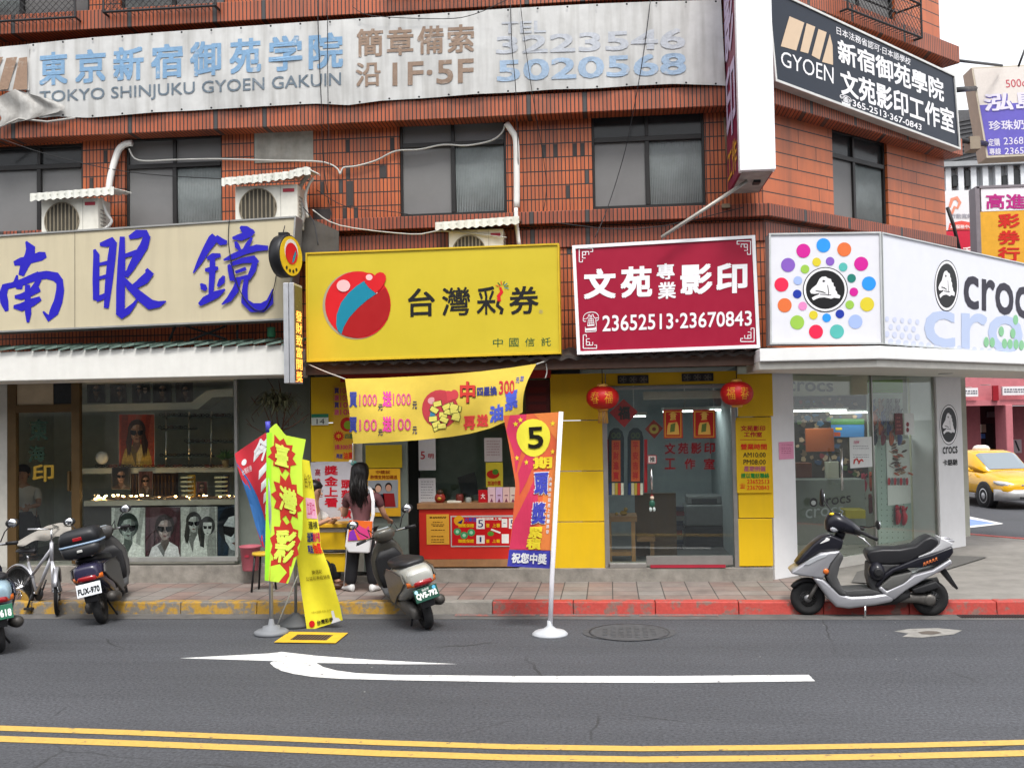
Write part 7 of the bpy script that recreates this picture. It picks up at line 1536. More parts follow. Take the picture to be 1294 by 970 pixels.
def wheel(root, x, r, w, y=0, spokes=5, name='wheel', rim=RIMM):
    mb = MB(); mb.mat(TYRE); rt = .36*r; prof = []
    for k in range(15):
        a = -math.pi*.62+math.pi*1.24*k/14; prof.append((r-w*.5+w*.5*math.cos(a)*1.0, w*.5*math.sin(a)))
    prof = [(r-w*1.0, -w*.36)]+prof+[(r-w*1.0, w*.36)]
    mb.lathe((x, y, r), (0,1,0), prof, 36); o = mb.build(name, None, root)
    mb = MB(); mb.mat(rim); ri = r-w*.98
    mb.lathe((x, y, r), (0,1,0), [(ri+.004,-w*.36),(ri-.02,-w*.30),(ri-.02,w*.30),(ri+.004,w*.36)], 30)
    for k in range(spokes):
        a = 6.283*k/spokes+.3; d = V(math.cos(a), 0, math.sin(a)); e = V(-d.z, 0, d.x)
        mb.obox(V(x,y,r)+d*ri*.52, d*ri*.5, e*.016, V(0,w*.18,0))
    mb.lathe((x, y-w*.42, r), (0,1,0), [(.001,0),(.045,0),(.045,w*.84),(.001,w*.84)], 16); mb.build('rim', None, o); return o
def slab(root, name, m, pts, w, bev=.025, y=0, seg=3):
    """moulded panel: side outline (x, z) across the width"""
    mb = MB(); mb.mat(m); mb.sm = True; mb.prism([V(a, y-w, b) for a, b in pts], V(0, 2*w, 0)); mb.s = [True]*len(mb.f)
    return mb.build(name, None, root, bevel=bev, seg=seg)
def plate(root, at, nrm, up, w, h, bgc, fgc, text, hd, dots=None):
    """number plate with raised characters"""
    n = Vector(nrm).normalized(); u = Vector(up).cross(n).normalized(); v = n.cross(u); c = Vector(at)
    mb = MB(); mb.mat(M('plate '+bgc, bgc, .4, var=.06)); mb.obox(c, u*w/2, v*h/2, n*.004); o = mb.build('number_plate', None, root, bevel=.006)
    mb = MB(); mb.mat(M('plate text '+fgc, fgc, .4, var=0)); q = lambda a, b, d=.006: c+u*a*w/2+v*b*h/2+n*d
    mb.text(text, (q(-.88,-.68), q(.88,-.68), q(.88,.34), q(-.88,.34)), .075)
    if hd: mb.text(hd, (q(-.3,.48), q(.3,.48), q(.3,.82), q(-.3,.82)), .02)
    for a, cc in (dots or []): mb.mat(M('plate dot '+cc, cc, .4, var=0)); mb.poly([q(a+.17*math.cos(6.283*k/12)*h/w*1.6, .58+.28*math.sin(6.283*k/12)) for k in range(12)])
    mb.build('lettering', None, o); return o
def mirror(root, base, tip, size, back, name='mirror', sc=(.25,1.25,.85)):
    mb = MB(); mb.mat(MBLK); b = Vector(base); t = Vector(tip); m = (b+t)/2+(t-b).cross(V(1,0,0)).normalized()*.02; mb.tube([b, m, t], .007, 6)
    mb.ball(t, size, 14, sc); o = mb.build(name, None, root)
    mb = MB(); mb.mat(MIRR); mb.lathe(t-V(size*.24,0,0), (-1,0,0), [(.001,.012),(size*.72,.006),(size*.78,0)], 18); mb.build('glass', None, o)
def old_scooter(label, loc, yaw, lean, body, side, pl, topbox=None, steer=.0):
    root = thing('motor_scooter', label, 'scooter')
    wheel(root, -.60, .215, .10, spokes=3, rim=ENG); 
    wheel(root, .60, .215, .09, spokes=3)
    mb = MB(); mb.mat(body); rings = []                       # tail and seat box
    for x, zc, hw, hh in ((.02,.44,.10,.20),(-.10,.46,.165,.23),(-.28,.50,.185,.225),(-.50,.555,.185,.195),(-.68,.60,.172,.155),(-.80,.625,.155,.12),(-.87,.63,.13,.09),(-.89,.63,.10,.06)): rings.append(ringx(x, zc, hw, hh, 24, 3.2))
    mb.loft(rings); mb.build('rear_body', None, root)
    for s in (-1, 1):
        mb = MB(); mb.mat(side); mb.prism([V(x, s*.172, z) for x, z in ((-.02,.30),(-.02,.60),(-.16,.69),(-.5,.70),(-.74,.69),(-.80,.60),(-.62,.50),(-.38,.40),(-.18,.28))], V(0, s*.022, 0)); mb.build('side_panel', None, root, bevel=.012)
    mb = MB(); mb.mat(SEATM); mb.loft([ringx(x, z, hw, hh, 20, 2.8) for x, z, hw, hh in ((.06,.69,.07,.03),(.0,.71,.12,.05),(-.16,.725,.15,.055),(-.4,.74,.165,.055),(-.6,.765,.155,.05),(-.70,.77,.12,.035),(-.73,.77,.07,.02))]); mb.build('seat', None, root)
    slab(root, 'floorboard', DGREY, [(-.05,.27),(.36,.27),(.46,.36),(.44,.40),(.34,.32),(-.05,.32)], .165)
    mb = MB(); mb.mat(side); mb.loft([ringz(z, xc, hx, hy, 24, 2.6) for z, xc, hx, hy in ((.27,.44,.05,.12),(.40,.49,.06,.18),(.56,.475,.06,.205),(.72,.44,.055,.20),(.84,.40,.055,.15),(.93,.365,.05,.09))]); mb.build('leg_shield', None, root)
    mb = MB(); mb.mat(MBLK); mb.loft([ringz(z, xc, hx, hy, 20, 2.4) for z, xc, hx, hy in ((.32,.40,.02,.14),(.5,.405,.03,.17),(.7,.385,.03,.165),(.8,.36,.025,.10))]); mb.build('inner_box', None, root)
    mb = MB(); mb.mat(side); mb.loft([ringz(z, xc, hx, hy, 20, 2.3) for z, xc, hx, hy in ((.90,.345,.06,.07),(.95,.335,.095,.12),(1.0,.325,.105,.14),(1.04,.31,.085,.12),(1.06,.30,.05,.08))]); mb.build('headset', None, root)
    mb = MB(); mb.mat(M('dial glass', (.25,.28,.3), .1, coat=1)); mb.obox((.27,0,1.045), (.04,0,.018), (0,.07,0), (-.004,0,.008)); mb.build('dial', None, root)
    mb = MB(); mb.mat(CHR); mb.tube([(.30,-.1,.99),(.25,-.24,1.0),(.20,-.30,1.0)], .011, 8); mb.tube([(.30,.1,.99),(.25,.24,1.0),(.20,.30,1.0)], .011, 8); mb.build('handlebar', None, root)
    for s in (-1, 1):
        mb = MB(); mb.mat(MBLK); mb.tube([(.235,s*.25,1.0),(.17,s*.36,1.0)], .019, 10); mb.tube([(.30,s*.2,.985),(.27,s*.36,.97)], .006, 6); mb.build('grip', None, root)
        mirror(root, (.27,s*.20,1.02), (.27,s*.34,1.21), .06, 1)
    mb = MB(); mb.mat(side); mb.loft([[V(.60+(.255)*math.cos(a)+dx*math.cos(a), yy, .215+(.255)*math.sin(a)+dx*math.sin(a)) for yy, dx in ((-.06,-.02),(-.045,.012),(0,.022),(.045,.012),(.06,-.02),(.04,-.005),(-.04,-.005))] for a in [rad(q) for q in range(20, 181, 16)]]); mb.build('front_fender', None, root)
    mb = MB(); mb.mat(ENG); mb.tube([(.46,.055,.42),(.60,.06,.215)], .02, 8); mb.tube([(.46,-.055,.42),(.60,-.06,.215)], .02, 8); mb.build('fork', None, root)
    mb = MB(); mb.mat(ENG); mb.loft([ringx(x, z, hw, hh, 14, 2.4, .10) for x, z, hw, hh in ((-.10,.28,.06,.07),(-.3,.26,.07,.08),(-.55,.225,.06,.085),(-.68,.215,.045,.06))]); mb.ball((-.25,0,.33), .12, 12, (1.3,1,.9)); mb.build('engine', None, root)
    mb = MB(); mb.mat(M('sooty muffler', (.07,.065,.06), .5, .4, var=.3)); mb.tube([(-.15,-.10,.22),(-.32,-.15,.22),(-.42,-.17,.25)], .022, 8); mb.tube([(-.40,-.17,.25),(-.45,-.175,.26),(-.72,-.18,.30),(-.76,-.18,.305)], [.05,.062,.062,.03], 14); mb.build('muffler', None, root)
    slab(root, 'rear_mudguard', MBLK, [(-.70,.50),(-.84,.52),(-.90,.40),(-.88,.30),(-.84,.30),(-.84,.40)], .075, .01)
    mb = MB(); mb.mat(REDL); mb.loft([[V(x, y, z) for x, z in ((-.86-.02*(1-(y/.15)**2),.545),(-.905+.05*(y/.15)**2,.55),(-.91+.05*(y/.15)**2,.60),(-.865+.02*(y/.15)**2,.61))] for y in (-.10,-.06,-.02,.02,.06,.10)], True); tl_ = mb.build('tail_light', None, root)
    for s in (-1, 1):
        mb = MB(); mb.mat(ORL); mb.loft([[V(x+.055*((abs(y)-.10)/.06), y, z) for x, z in ((-.855,.548),(-.882,.552),(-.886,.598),(-.86,.608))] for y in (s*.102, s*.135, s*.165)], True); mb.build('turn_signal', None, root)
    mb = MB(); mb.mat(MBLK)
    for s in (-1, 1): mb.tube([(.28,s*.17,1.0),(.36,s*.16,1.09),(.42,s*.08,1.0),(.43,s*.04,.9)], .006, 5)
    mb.tube([(-.02,-.197,.60),(-.16,-.199,.69),(-.5,-.199,.70),(-.74,-.197,.69)], .004, 4); mb.tube([(-.02,.197,.60),(-.16,.199,.69),(-.5,.199,.70),(-.74,.197,.69)], .004, 4); mb.build('cable', None, root)
    mb = MB(); mb.mat(BLK)
    for q in (-.05,-.02,.02,.05): mb.ball((-.885+abs(q)*.1,q,.675), .006, 6)
    for q in (-.10,.10): mb.box(-.87,-.855,q-.02,q+.02,.655,.675)
    mb.build('badge', None, root)
    pb_ = plate(root, (-.905,0,.455), (-1,0,.25), (0,0,1), .27, .145, *pl)
    mb = MB(); mb.mat(MBLK); mb.tube([(-.30,.02,.22),(-.38,.13,.01)], .012, 6); mb.tube([(-.30,-.02,.22),(-.38,-.12,.03)], .012, 6); mb.build('stand', None, root)
    if topbox:
        mb = MB(); mb.mat(CHR); 
        for s in (-1, 1): mb.tube([(-.45,s*.08,.77),(-.62,s*.10,.82),(-.86,s*.10,.82)], .01, 6)
        mb.build('rack', None, root)
        tb = thing('top_box', topbox, 'top box')
        mb = MB(); mb.mat(M('top box black', (.02,.021,.024), .4, var=.1)); mb.loft([ringz(z, -.72, hx, hy, 28, 5) for z, hx, hy in ((.82,.15,.16),(.85,.185,.21),(.96,.205,.23))]); mb.loft([ringz(z, -.72, hx, hy, 28, 5) for z, hx, hy in ((.987,.205,.23),(1.08,.20,.22),(1.13,.175,.19),(1.145,.13,.15))]); mb.build('shell', None, tb)
        mb = MB(); mb.mat(M('pale blue band', (.28,.38,.52), .4)); mb.loft([ringz(z, -.72, .209, .234, 28, 5) for z in (.963,.985)]); mb.build('band', None, tb)
        mb = MB(); mb.mat(REDL); mb.box(-.93,-.905,-.05,.05,1.02,1.06); mb.mat(M('lock plate', (.5,.5,.48), .3)); mb.box(-.93,-.915,-.03,.03,.885,.915); mb.build('lock', None, tb, bevel=.006)
        tb.location = loc; tb.rotation_euler = (lean, 0, yaw)
    root.location = loc; root.rotation_euler = (lean, 0, yaw)
    return root
def place2(rear, fx):
    """rear wheel on its spot; heading such that the front wheel, a wheelbase on, stands in column fx"""
    a = GP(*rear); best = min((rad(q*.5) for q in range(60, 300)), key=lambda w: abs((lambda p: 647+FPX*(p-CO).dot(CR)/(p-CO).dot(CF))(a+V(math.cos(w), math.sin(w), 0)*1.2)-fx))
    return a+V(math.cos(best), math.sin(best), 0)*.60, best
OLIVE = M('dull grey paint', (.105,.10,.085), .35, .25, coat=.3, var=.15); WHT2 = M('worn silver white paint', (.50,.50,.46), .3, .3, coat=.4, var=.1)
lc, yw = place2((541,794), 503)
old_scooter('grey scooter with silver tail and green plate QVS-792 parked before the lottery booth', lc, yw, -rad(14), WHT2, OLIVE, ('#1c4a3c', '#e8ece6', 'QVS-792', '台北市', [(-.78,'#a8d4e8'),(.72,'#5ab0e0')]))
lc, yw = place2((131,787), 157)
old_scooter('dark scooter with white plate FUX-970 and black top box at the yellow kerb', lc, yw, -rad(12), M('dark violet paint', (.03,.028,.06), .25, coat=.6, var=.05), M('dusty dark plastic', (.085,.083,.082), .5, var=.2), ('#dfe3e8', '#16181c', 'FUX-970', '', []), 'black top box with a pale blue band on the dark scooter')
a = GP(0, 824); lc = a+V(math.cos(rad(128)), math.sin(rad(128)), 0)*.6
old_scooter('blue and silver scooter with a green plate cut off by the left edge', V(lc.x, lc.y, 0), rad(128), -rad(6), M('pale blue paint', (.30,.42,.50), .25, .2, coat=.6), M('blue black paint', (.02,.022,.04), .25, coat=.5), ('#2a6a50', '#e8ece6', 'PSG·618', '', []))
# silver and black sports scooter seen from its side
def sport_scooter():
    root = thing('motor_scooter', 'silver and black sports scooter parked side on at the red kerb', 'scooter')
    K = lambda l: [((540-x)/417, (612-y)/417) for x, y in l]
    wheel(root, *[(540-835)/417], .212, .115, spokes=3); wheel(root, (540-240)/417, .205, .105, spokes=5)
    slab(root, 'front_cowl', SILV, K([(150,393),(165,377),(220,341),(300,292),(395,282),(380,300),(345,345),(322,395),(305,420),(250,410),(200,404)]), .17, .04)
    slab(root, 'front_panel', GLB, K([(176,358),(215,305),(262,255),(310,218),(350,205),(415,232),(402,282),(300,289),(222,337)]), .125, .04)
    for s in (-1, 1):
        mb = MB(); mb.mat(CLENS); mb.prism([V(a, s*.166, b) for a, b in K([(212,350),(240,322),(290,300),(335,296),(322,310),(280,326),(235,350)])], V(0,s*.012,0)); mb.build('running_lamp', None, root, bevel=.004)
        mb = MB(); mb.mat(ORL); c = K([(320,381)])[0]; mb.lathe((c[0], s*.165, c[1]), (0,s,0), [(.034,0),(.034,.012),(.02,.022),(.001,.024)], 16); mb.build('turn_signal', None, root)
    mb = MB(); mb.mat(WHITE); mb.prism([V(a, -.126, b) for a, b in K([(288,250),(330,218),(350,222),(345,236),(300,252)])], V(0,.252,0)); mb.build('stripe', None, root, bevel=.01)
    slab(root, 'leg_shield', DGREY, K([(392,284),(410,312),(388,360),(376,410),(398,465),(425,500),(385,502),(345,455),(320,408),(343,350),(370,312)]), .175, .03)
    slab(root, 'floor_pan', SILV, K([(250,408),(305,418),(345,453),(388,493),(445,506),(540,500),(612,488),(655,503),(642,532),(560,549),(430,567),(368,559),(328,516),(290,462)]), .165, .04)
    slab(root, 'floor_mat', DGREY, K([(398,470),(420,478),(530,470),(560,478),(600,488),(540,498),(440,504),(405,498)]), .15, .01)
    mb = MB(); mb.mat(GLB); hc = K([(405,160)])[0]
    mb.loft([ringx(x, z, hw, hh, 22, 2.3) for x, z, hw, hh in (((540-332)/417,.455+.62,.05,.05),((540-345)/417,1.09,.10,.10),((540-375)/417,1.105,.14,.125),((540-415)/417,1.09,.15,.11),((540-455)/417,1.05,.12,.09),((540-500)/417,.99,.07,.05))]); mb.tube([((540-400)/417,0,.92),((540-415)/417,0,1.02)], .06, 12); mb.build('headset', None, root)
    mb = MB(); mb.mat(CLENS)
    mb.ball(((540-372)/417,-.085,(612-178)/417), .058, 14, (1,.8,.75)); mb.ball(((540-372)/417,.085,(612-178)/417), .058, 14, (1,.8,.75)); mb.build('headlight', None, root)
    mb = MB(); mb.mat(M('smoked screen', (.10,.11,.13), .08, coat=1, var=0)); mb.prism([V(a, -.1, b) for a, b in K([(375,150),(410,108),(446,150),(400,172)])], V(0,.2,0)); mb.build('windscreen', None, root, bevel=.015)
    mb = MB(); mb.mat(M('yellow sticker', (.75,.55,.03), .5)); c = K([(362,108)])[0]; mb.ball((c[0], .06, c[1]), .03, 10, (1.1,.7,.6)); mb.build('badge', None, root)
    for s in (-1, 1):
        mb = MB(); mb.mat(MBLK); mb.tube([((540-470)/417, s*.12, 1.02), ((540-500)/417, s*.27, 1.01), ((540-552)/417, s*.37, .96)], [.02,.02,.022], 10); mb.build('grip', None, root)
        mb = MB(); mb.mat(CHR); mb.tube([((540-455)/417, s*.22, 1.0), ((540-490)/417, s*.30, .96), ((540-520)/417, s*.35, .88)], .008, 6); mb.build('brake_lever', None, root)
    mirror(root, (.33,-.16,1.10), ((540-342)/417,-.30,1.36), .075, 1, sc=(.35,.9,1.45)); mirror(root, (.12,.16,1.08), ((540-560)/417,.30,1.115), .066, 1)
    slab(root, 'seat', SEATM, K([(520,302),(538,284),(600,276),(680,276),(755,262),(798,228),(830,216),(862,226),(870,250),(832,284),(772,314),(722,344),(640,352),(540,349)]), .135, .045, seg=4)
    slab(root, 'tail_cowl', M('silver white paint', (.62,.62,.64), .28, .3, coat=.4, var=0), K([(766,314),(832,286),(872,252),(878,222),(900,232),(935,250),(928,264),(880,284),(815,306),(772,322)]), .13, .02)
    slab(root, 'side_panel', GLB, K([(700,345),(765,318),(830,300),(930,262),(934,292),(915,318),(860,347),(780,366),(720,368),(650,388),(608,420),(575,462),(558,455),(590,405),(640,370)]), .155, .03)
    slab(root, 'lower_streak', SILV, K([(572,470),(585,452),(612,478),(690,442),(745,400),(835,375),(918,322),(926,345),(880,376),(800,418),(705,474),(645,522),(606,498)]), .165, .02)
    slab(root, 'seat_box', DGREY, K([(532,346),(715,350),(640,372),(600,405),(572,455),(610,490),(545,490),(528,420)]), .125, .03)
    slab(root, 'side_grille', M('grey mesh plastic', (.12,.12,.115), .7, bump=.5, bs=200), K([(580,458),(640,408),(738,386),(712,430),(625,476)]), .158, .012)
    slab(root, 'rear_flap', MBLK, K([(868,374),(896,364),(922,404),(962,470),(954,478),(912,428)]), .085, .008)
    mb = MB(); mb.mat(REDL); c = K([(924,290)])[0]; mb.ball((c[0], 0, c[1]), .05, 12, (.5,2.2,.7)); mb.build('tail_light', None, root)
    mb = MB(); mb.mat(SILV); mb.tube([V(a, -.10, b) for a, b in K([(872,240),(905,238),(940,240)])]+[V(a, .10, b) for a, b in K([(940,240),(905,238),(872,240)])], .011, 8); mb.build('grab_rail', None, root)
    mb = MB(); mb.mat(M('printed script red', (.62,.18,.06), .4, var=0)); q = [V(a, -.157, b) for a, b in K([(785,362),(858,332),(858,314),(785,340)])]; mb.strokes.__self__ if 0 else None
    for j in range(5):
        x0 = 788+j*14; pts = [V(a, .1575+.0004*j, b) for a, b in K([(x0,357-j*6),(x0+3,339-j*6),(x0+8,337-j*6),(x0+6,350-j*6),(x0+12,350-j*6)])]; mb.tube(pts, .0045, 4)
    mb.build('script', None, root)
    mb = MB(); mb.mat(ENG); mb.loft([ringx((540-x)/417, (612-y)/417, hw, hh, 14, 2.4, .06) for x, y, hw, hh in ((655,520,.05,.05),(690,515,.06,.065),(760,520,.06,.055),(815,525,.06,.07),(850,525,.045,.05))]); mb.lathe(((540-822)/417,.10,(612-525)/417), (0,1,0), [(.07,0),(.065,.02),(.03,.028),(.001,.03)], 18); mb.lathe(((540-690)/417,.10,(612-515)/417), (0,1,0), [(.06,0),(.055,.016),(.001,.02)], 18); mb.build('engine', None, root)
    slab(root, 'air_box', MBLK, K([(735,470),(850,430),(872,460),(790,488),(742,490)]), .05, .015, y=.10)
    mb = MB(); mb.mat(M('sooty muffler', (.07,.065,.06), .5, .4)); mb.tube([V(-.25,-.15,.28), V(-.45,-.16,.29), V(-.85,-.17,.36)], [.04,.065,.06], 14); mb.build('muffler', None, root)
    mb = MB(); mb.mat(ENG); 
    for s in (-1, 1): mb.tube([(.60,s*.065,.40), (.715,s*.07,.205)], .024, 8)
    mb.build('fork', None, root)
    mb = MB(); mb.mat(MBLK); cx, cz_, rr2 = (540-240)/417, .205, .235
    mb.loft([[V(cx+(rr2+dx)*math.cos(a), yy, cz_+(rr2+dx)*math.sin(a)) for yy, dx in ((-.065,-.03),(-.05,.0),(0,.01),(.05,.0),(.065,-.03),(.045,-.01),(-.045,-.01))] for a in [rad(q) for q in range(35, 160, 12)]]); mb.build('front_fender', None, root)
    mb = MB(); mb.mat(CHR); mb.tube([V(.07,.12,.20), V(.09,.20,.004)], .012, 8); mb.obox(V(.09,.205,.006), (.03,0,0), (0,.02,0), (0,0,.005)); mb.build('side_stand', None, root)
    mb = MB(); mb.mat(MBLK); mb.loft([ringx(x, z, .13, h, 12, 3) for x, z, h in ((.30,.16,.03),(.0,.17,.05),(-.3,.22,.08),(-.45,.27,.05))]); mb.build('underbody', None, root)
    return root
sc = sport_scooter(); A_, B_ = GP(1022, 777), GP(1174, 776)
mid = (A_+B_)/2; sc.scale = (.94, .96, .96); sc.location = V(mid.x-.0, mid.y-.02, 0); sc.rotation_euler = (-rad(3), 0, math.pi-rad(1.5))
mid = mid-V(.03,0,.015); hm = thing('helmet', 'round black helmet hanging below the seat front of the silver scooter', 'helmet', mid+V(.085,-.20,.46))
mb = MB(); mb.mat(GLB); mb.ball(mid+V(.085,-.17,.535), .105, 18, (.85,1,1)); mb.build('shell', None, hm); mb = MB(); mb.mat(MBLK); mb.lathe(mid+V(.085,-.262,.535), (0,-1,0), [(.05,0),(.045,.012),(.03,.014),(.001,.014)], 18); mb.build('vent', None, hm)
# bicycle
bk = thing('bicycle', 'silver bicycle with a black saddle leaning by the kerb at the left', 'bicycle')
def bwheel(c, d, r, name, par, fender):
    c = Vector(c); d = Vector(d).normalized(); ax = d.cross(V(0,0,1)).normalized()
    mb = MB(); mb.mat(TYRE); mb.lathe(c, ax, [(r-.025+.02*math.cos(q*.785), .02*math.sin(q*.785)) for q in range(9)], 40); o = mb.build(name, None, par)
    mb = MB(); mb.mat(CHR); mb.lathe(c, ax, [(r-.03,-.012),(r-.045,-.008),(r-.045,.008),(r-.03,.012)], 40)
    for k in range(18): a = 6.283*k/18; mb.tube([c+ax*(.02 if k % 2 else -.02), c+(d*math.cos(a)+V(0,0,1)*math.sin(a))*(r-.04)], .0022, 4)
    mb.tube([c-ax*.045, c+ax*.045], .018, 8); mb.build('rim', None, o)
    if fender:
        mb = MB(); mb.mat(SILV); mb.loft([[c+(d*math.cos(a)+V(0,0,1)*math.sin(a))*(r+.02+h)+ax*w for w, h in ((-.03,-.014),(-.018,.0),(0,.006),(.018,.0),(.03,-.014),(.0,-.006))] for a in [rad(q) for q in range(fender[0], fender[1], 12)]]); mb.build('mudguard', None, par)
R0 = GP(22, 773); F0 = GP(84, 773); R0 = V(R0.x, 12.12, 0); F0 = V(F0.x, 11.86, 0); dv = (F0-R0); Lb = dv.length; dv.normalize(); rr_ = .285
rc = R0+V(0,0,rr_); fc = F0+V(0,0,rr_)
bwheel(rc, dv, rr_, 'wheel', bk, (30,200)); fd = Vector((dv.x*.35+.1, -.9, 0)); bwheel(fc, fd, rr_, 'wheel', bk, (20,170))
hd = fc-dv*.10+V(0,0,.52); bb_p = R0+dv*Lb*.46+V(0,0,.24); st_ = R0+dv*Lb*.24+V(0,0,.62)
mb = MB(); mb.mat(SILV)
for a, b, r in ((hd-V(0,0,.1), bb_p, .022), (hd, st_-V(0,0,.22), .020), (bb_p, st_, .018), (bb_p, rc, .012), (st_-V(0,0,.12), rc, .010), (hd-V(0,0,.14), hd+V(0,0,.08), .024)): mb.tube([a, b], r, 8)
mb.tube([hd-V(0,0,.12), fc+fd.normalized().cross(V(0,0,1))*.05], .014, 8); mb.tube([hd-V(0,0,.12), fc-fd.normalized().cross(V(0,0,1))*.05], .014, 8); mb.build('frame', None, bk)
mb = MB(); mb.mat(CHR); mb.tube([st_, st_+V(-.01,0,.10)], .013, 8); mb.tube([hd+V(0,0,.08), hd+V(.0,.0,.24)], .013, 8); mb.tube([hd+V(-.2,-.18,.26), hd+V(-.02,-.1,.25), hd+V(.0,0,.24), hd+V(.02,.12,.25), hd+V(-.12,.24,.26)], .011, 8); mb.build('handlebar', None, bk)
mb = MB(); mb.mat(SEATM); sp_ = st_+V(-.01,0,.13); mb.loft([[sp_+dv*x+dv.cross(V(0,0,1))*y*w+V(0,0,z*.03+.012) for y, z in ((-1,-.3),(-.7,.6),(0,1),(.7,.6),(1,-.3),(0,-1))] for x, w in ((-.13,.06),(-.11,.10),(-.04,.10),(.04,.05),(.12,.03),(.14,.015))]); mb.build('saddle', None, bk)
mb = MB(); mb.mat(MBLK); ax = dv.cross(V(0,0,1)); mb.lathe(bb_p, ax, [(.001,-.035),(.085,-.03),(.085,-.02),(.001,-.015)], 20); mb.tube([bb_p+ax*.07, bb_p+ax*.08-V(.05,0,.16)], .011, 6); mb.box(bb_p.x-.10, bb_p.x+.0, bb_p.y-.12, bb_p.y-.04, bb_p.z-.18, bb_p.z-.155); mb.tube([bb_p-ax*.07, bb_p-ax*.08+V(.05,0,.16)], .011, 6); mb.build('crank', None, bk)
mb = MB(); mb.mat(M('dusty grey cloth', (.30,.28,.25), .9, var=.15, bump=.2)); PQ = FP(11.98)
def drape(u, v):
    x = 22+68*u; yt = interp([(0,684),(.25,674),(.55,664),(.8,660),(1,661)], u); yb = interp([(0,690),(.2,686),(.45,683),(.7,678),(1,683)], u)+2*math.sin(u*14)
    return PQ.px(x, yb+(yt-yb)*v, .10*math.sin(v*2.6)+.03*math.sin(u*12+v*3)-.25*v)
mb.sheet(drape, 24, 8); tag(mb.build('draped_cloth', None, None), 'grey cloth thrown over the bicycle handlebars beside the black top box', 'cloth')
# ================================================================ people
SKN = M('skin', (.46,.25,.165), .5, var=.08, vs=20); HAIR = M('black hair', (.012,.010,.010), .38, var=.3, vs=40)
def skinned(name, m, joints, links, root, parent, sub=2):
    """one continuous surface grown round a jointed chain; joints: name -> (point, radius)"""
    ks = list(joints); me = bpy.data.meshes.new(name); o_ = Vector((0,0,0)); q = parent
    while q: o_ += q.location; q = q.parent
    me.from_pydata([Vector(joints[k][0])-o_ for k in ks], [(ks.index(a), ks.index(b)) for a, b in links], [])
    me.materials.append(m); ob = bpy.data.objects.new(name, me); COL.objects.link(ob); ob.parent = parent
    sk = ob.modifiers.new('skin', 'SKIN'); sk.use_smooth_shade = True; sk.branch_smoothing = .4
    me.skin_vertices or None
    for i, k in enumerate(ks):
        r_ = joints[k][1]; r_ = r_ if isinstance(r_, tuple) else (r_, r_); me.skin_vertices[0].data[i].radius = r_; me.skin_vertices[0].data[i].use_root = (k == root)
    ss = ob.modifiers.new('sub', 'SUBSURF'); ss.levels = sub; ss.render_levels = sub; return ob
def hand(j, L, nm, wrist, dirv, side, up):
    """palm and five bent fingers added to the body chain"""
    d = Vector(dirv).normalized(); s_ = Vector(side).normalized(); u = Vector(up).normalized(); w = Vector(wrist)
    j[nm+'palm'] = (w+d*.05, (.026,.016)); L.append((nm, nm+'palm'))
    for i, (ln, off) in enumerate(((.062,-.028),(.072,-.010),(.067,.010),(.052,.028))):
        a = w+d*.085+s_*off; b = a+d*ln*.55-u*.012; c = b+d*ln*.35-u*.028
        j[f'{nm}f{i}a'] = (a, .0095); j[f'{nm}f{i}b'] = (b, .0085); j[f'{nm}f{i}c'] = (c, .0075); L += [(nm+'palm', f'{nm}f{i}a'), (f'{nm}f{i}a', f'{nm}f{i}b'), (f'{nm}f{i}b', f'{nm}f{i}c')]
    a = w+d*.045-s_*.034-u*.008; b = a+d*.03-s_*.014-u*.012
    j[nm+'ta'] = (a, .0105); j[nm+'tb'] = (b, .009); L += [(nm+'palm', nm+'ta'), (nm+'ta', nm+'tb')]
def face(par, c, fwd, r=.1):
    """eyes, nose, mouth and ears on a head centred at c looking along fwd"""
    f_ = Vector(fwd).normalized(); s_ = f_.cross(V(0,0,1)).normalized(); c = Vector(c); mb = MB()
    mb.mat(SKN); mb.ball(c+f_*(r*.98)+V(0,0,-.018), .017, 8, (.9,.9,1.3))
    for k in (-1, 1): mb.ball(c+s_*k*r*.86+V(0,0,-.01), .024, 8, (.5,.6,1.2))
    mb.build('nose_and_ears', None, par)
    mb = MB(); mb.mat(M('eye dark', (.015,.012,.01), .3))
    for k in (-1, 1): mb.ball(c+f_*r*.86+s_*k*.034+V(0,0,.012), .011, 8, (1,1,.55)); mb.ball(c+f_*r*.86+s_*k*.034+V(0,0,.034), .015, 8, (1,1,.22))
    mb.build('eyes', None, par)
    mb = MB(); mb.mat(M('lip', (.34,.12,.10), .5)); mb.ball(c+f_*r*.90+V(0,0,-.055), .022, 8, (1,1,.3)); mb.build('mouth', None, par)
# woman at the selling table, seen from behind
LF = GP(450, 747, .14); X0 = LF.x; Y0 = LF.y; G0 = .14
wm = thing('person', 'woman with long black hair in maroon shirt and black striped trousers, back turned', 'person', (X0, Y0, G0))
at = lambda px, py, dy=0: FP(Y0+dy).px(px, py)
j = {}; L = []
hx = at(456, 672); pel = V(hx.x+.01, Y0, .14+.82)
nk = at(458, 617); chest = V(at(457,640).x, Y0+.01, at(457,640).z); hd_c = at(455, 597, .03)
j['pelvis'] = (pel, (.15,.105)); j['waist'] = (V((pel.x+chest.x)/2, Y0, (pel.z+chest.z)/2-.02), (.118,.088)); j['chest'] = (chest, (.145,.10)); j['neck0'] = (V(nk.x, Y0+.01, nk.z-.02), .06); j['neck'] = (V(nk.x, Y0+.02, nk.z+.05), .05); j['head'] = (hd_c, (.083,.095)); j['crown'] = (hd_c+V(0,.0,.08), (.065,.075))
L += [('pelvis','waist'),('waist','chest'),('chest','neck0'),('neck0','neck'),('neck','head'),('head','crown')]
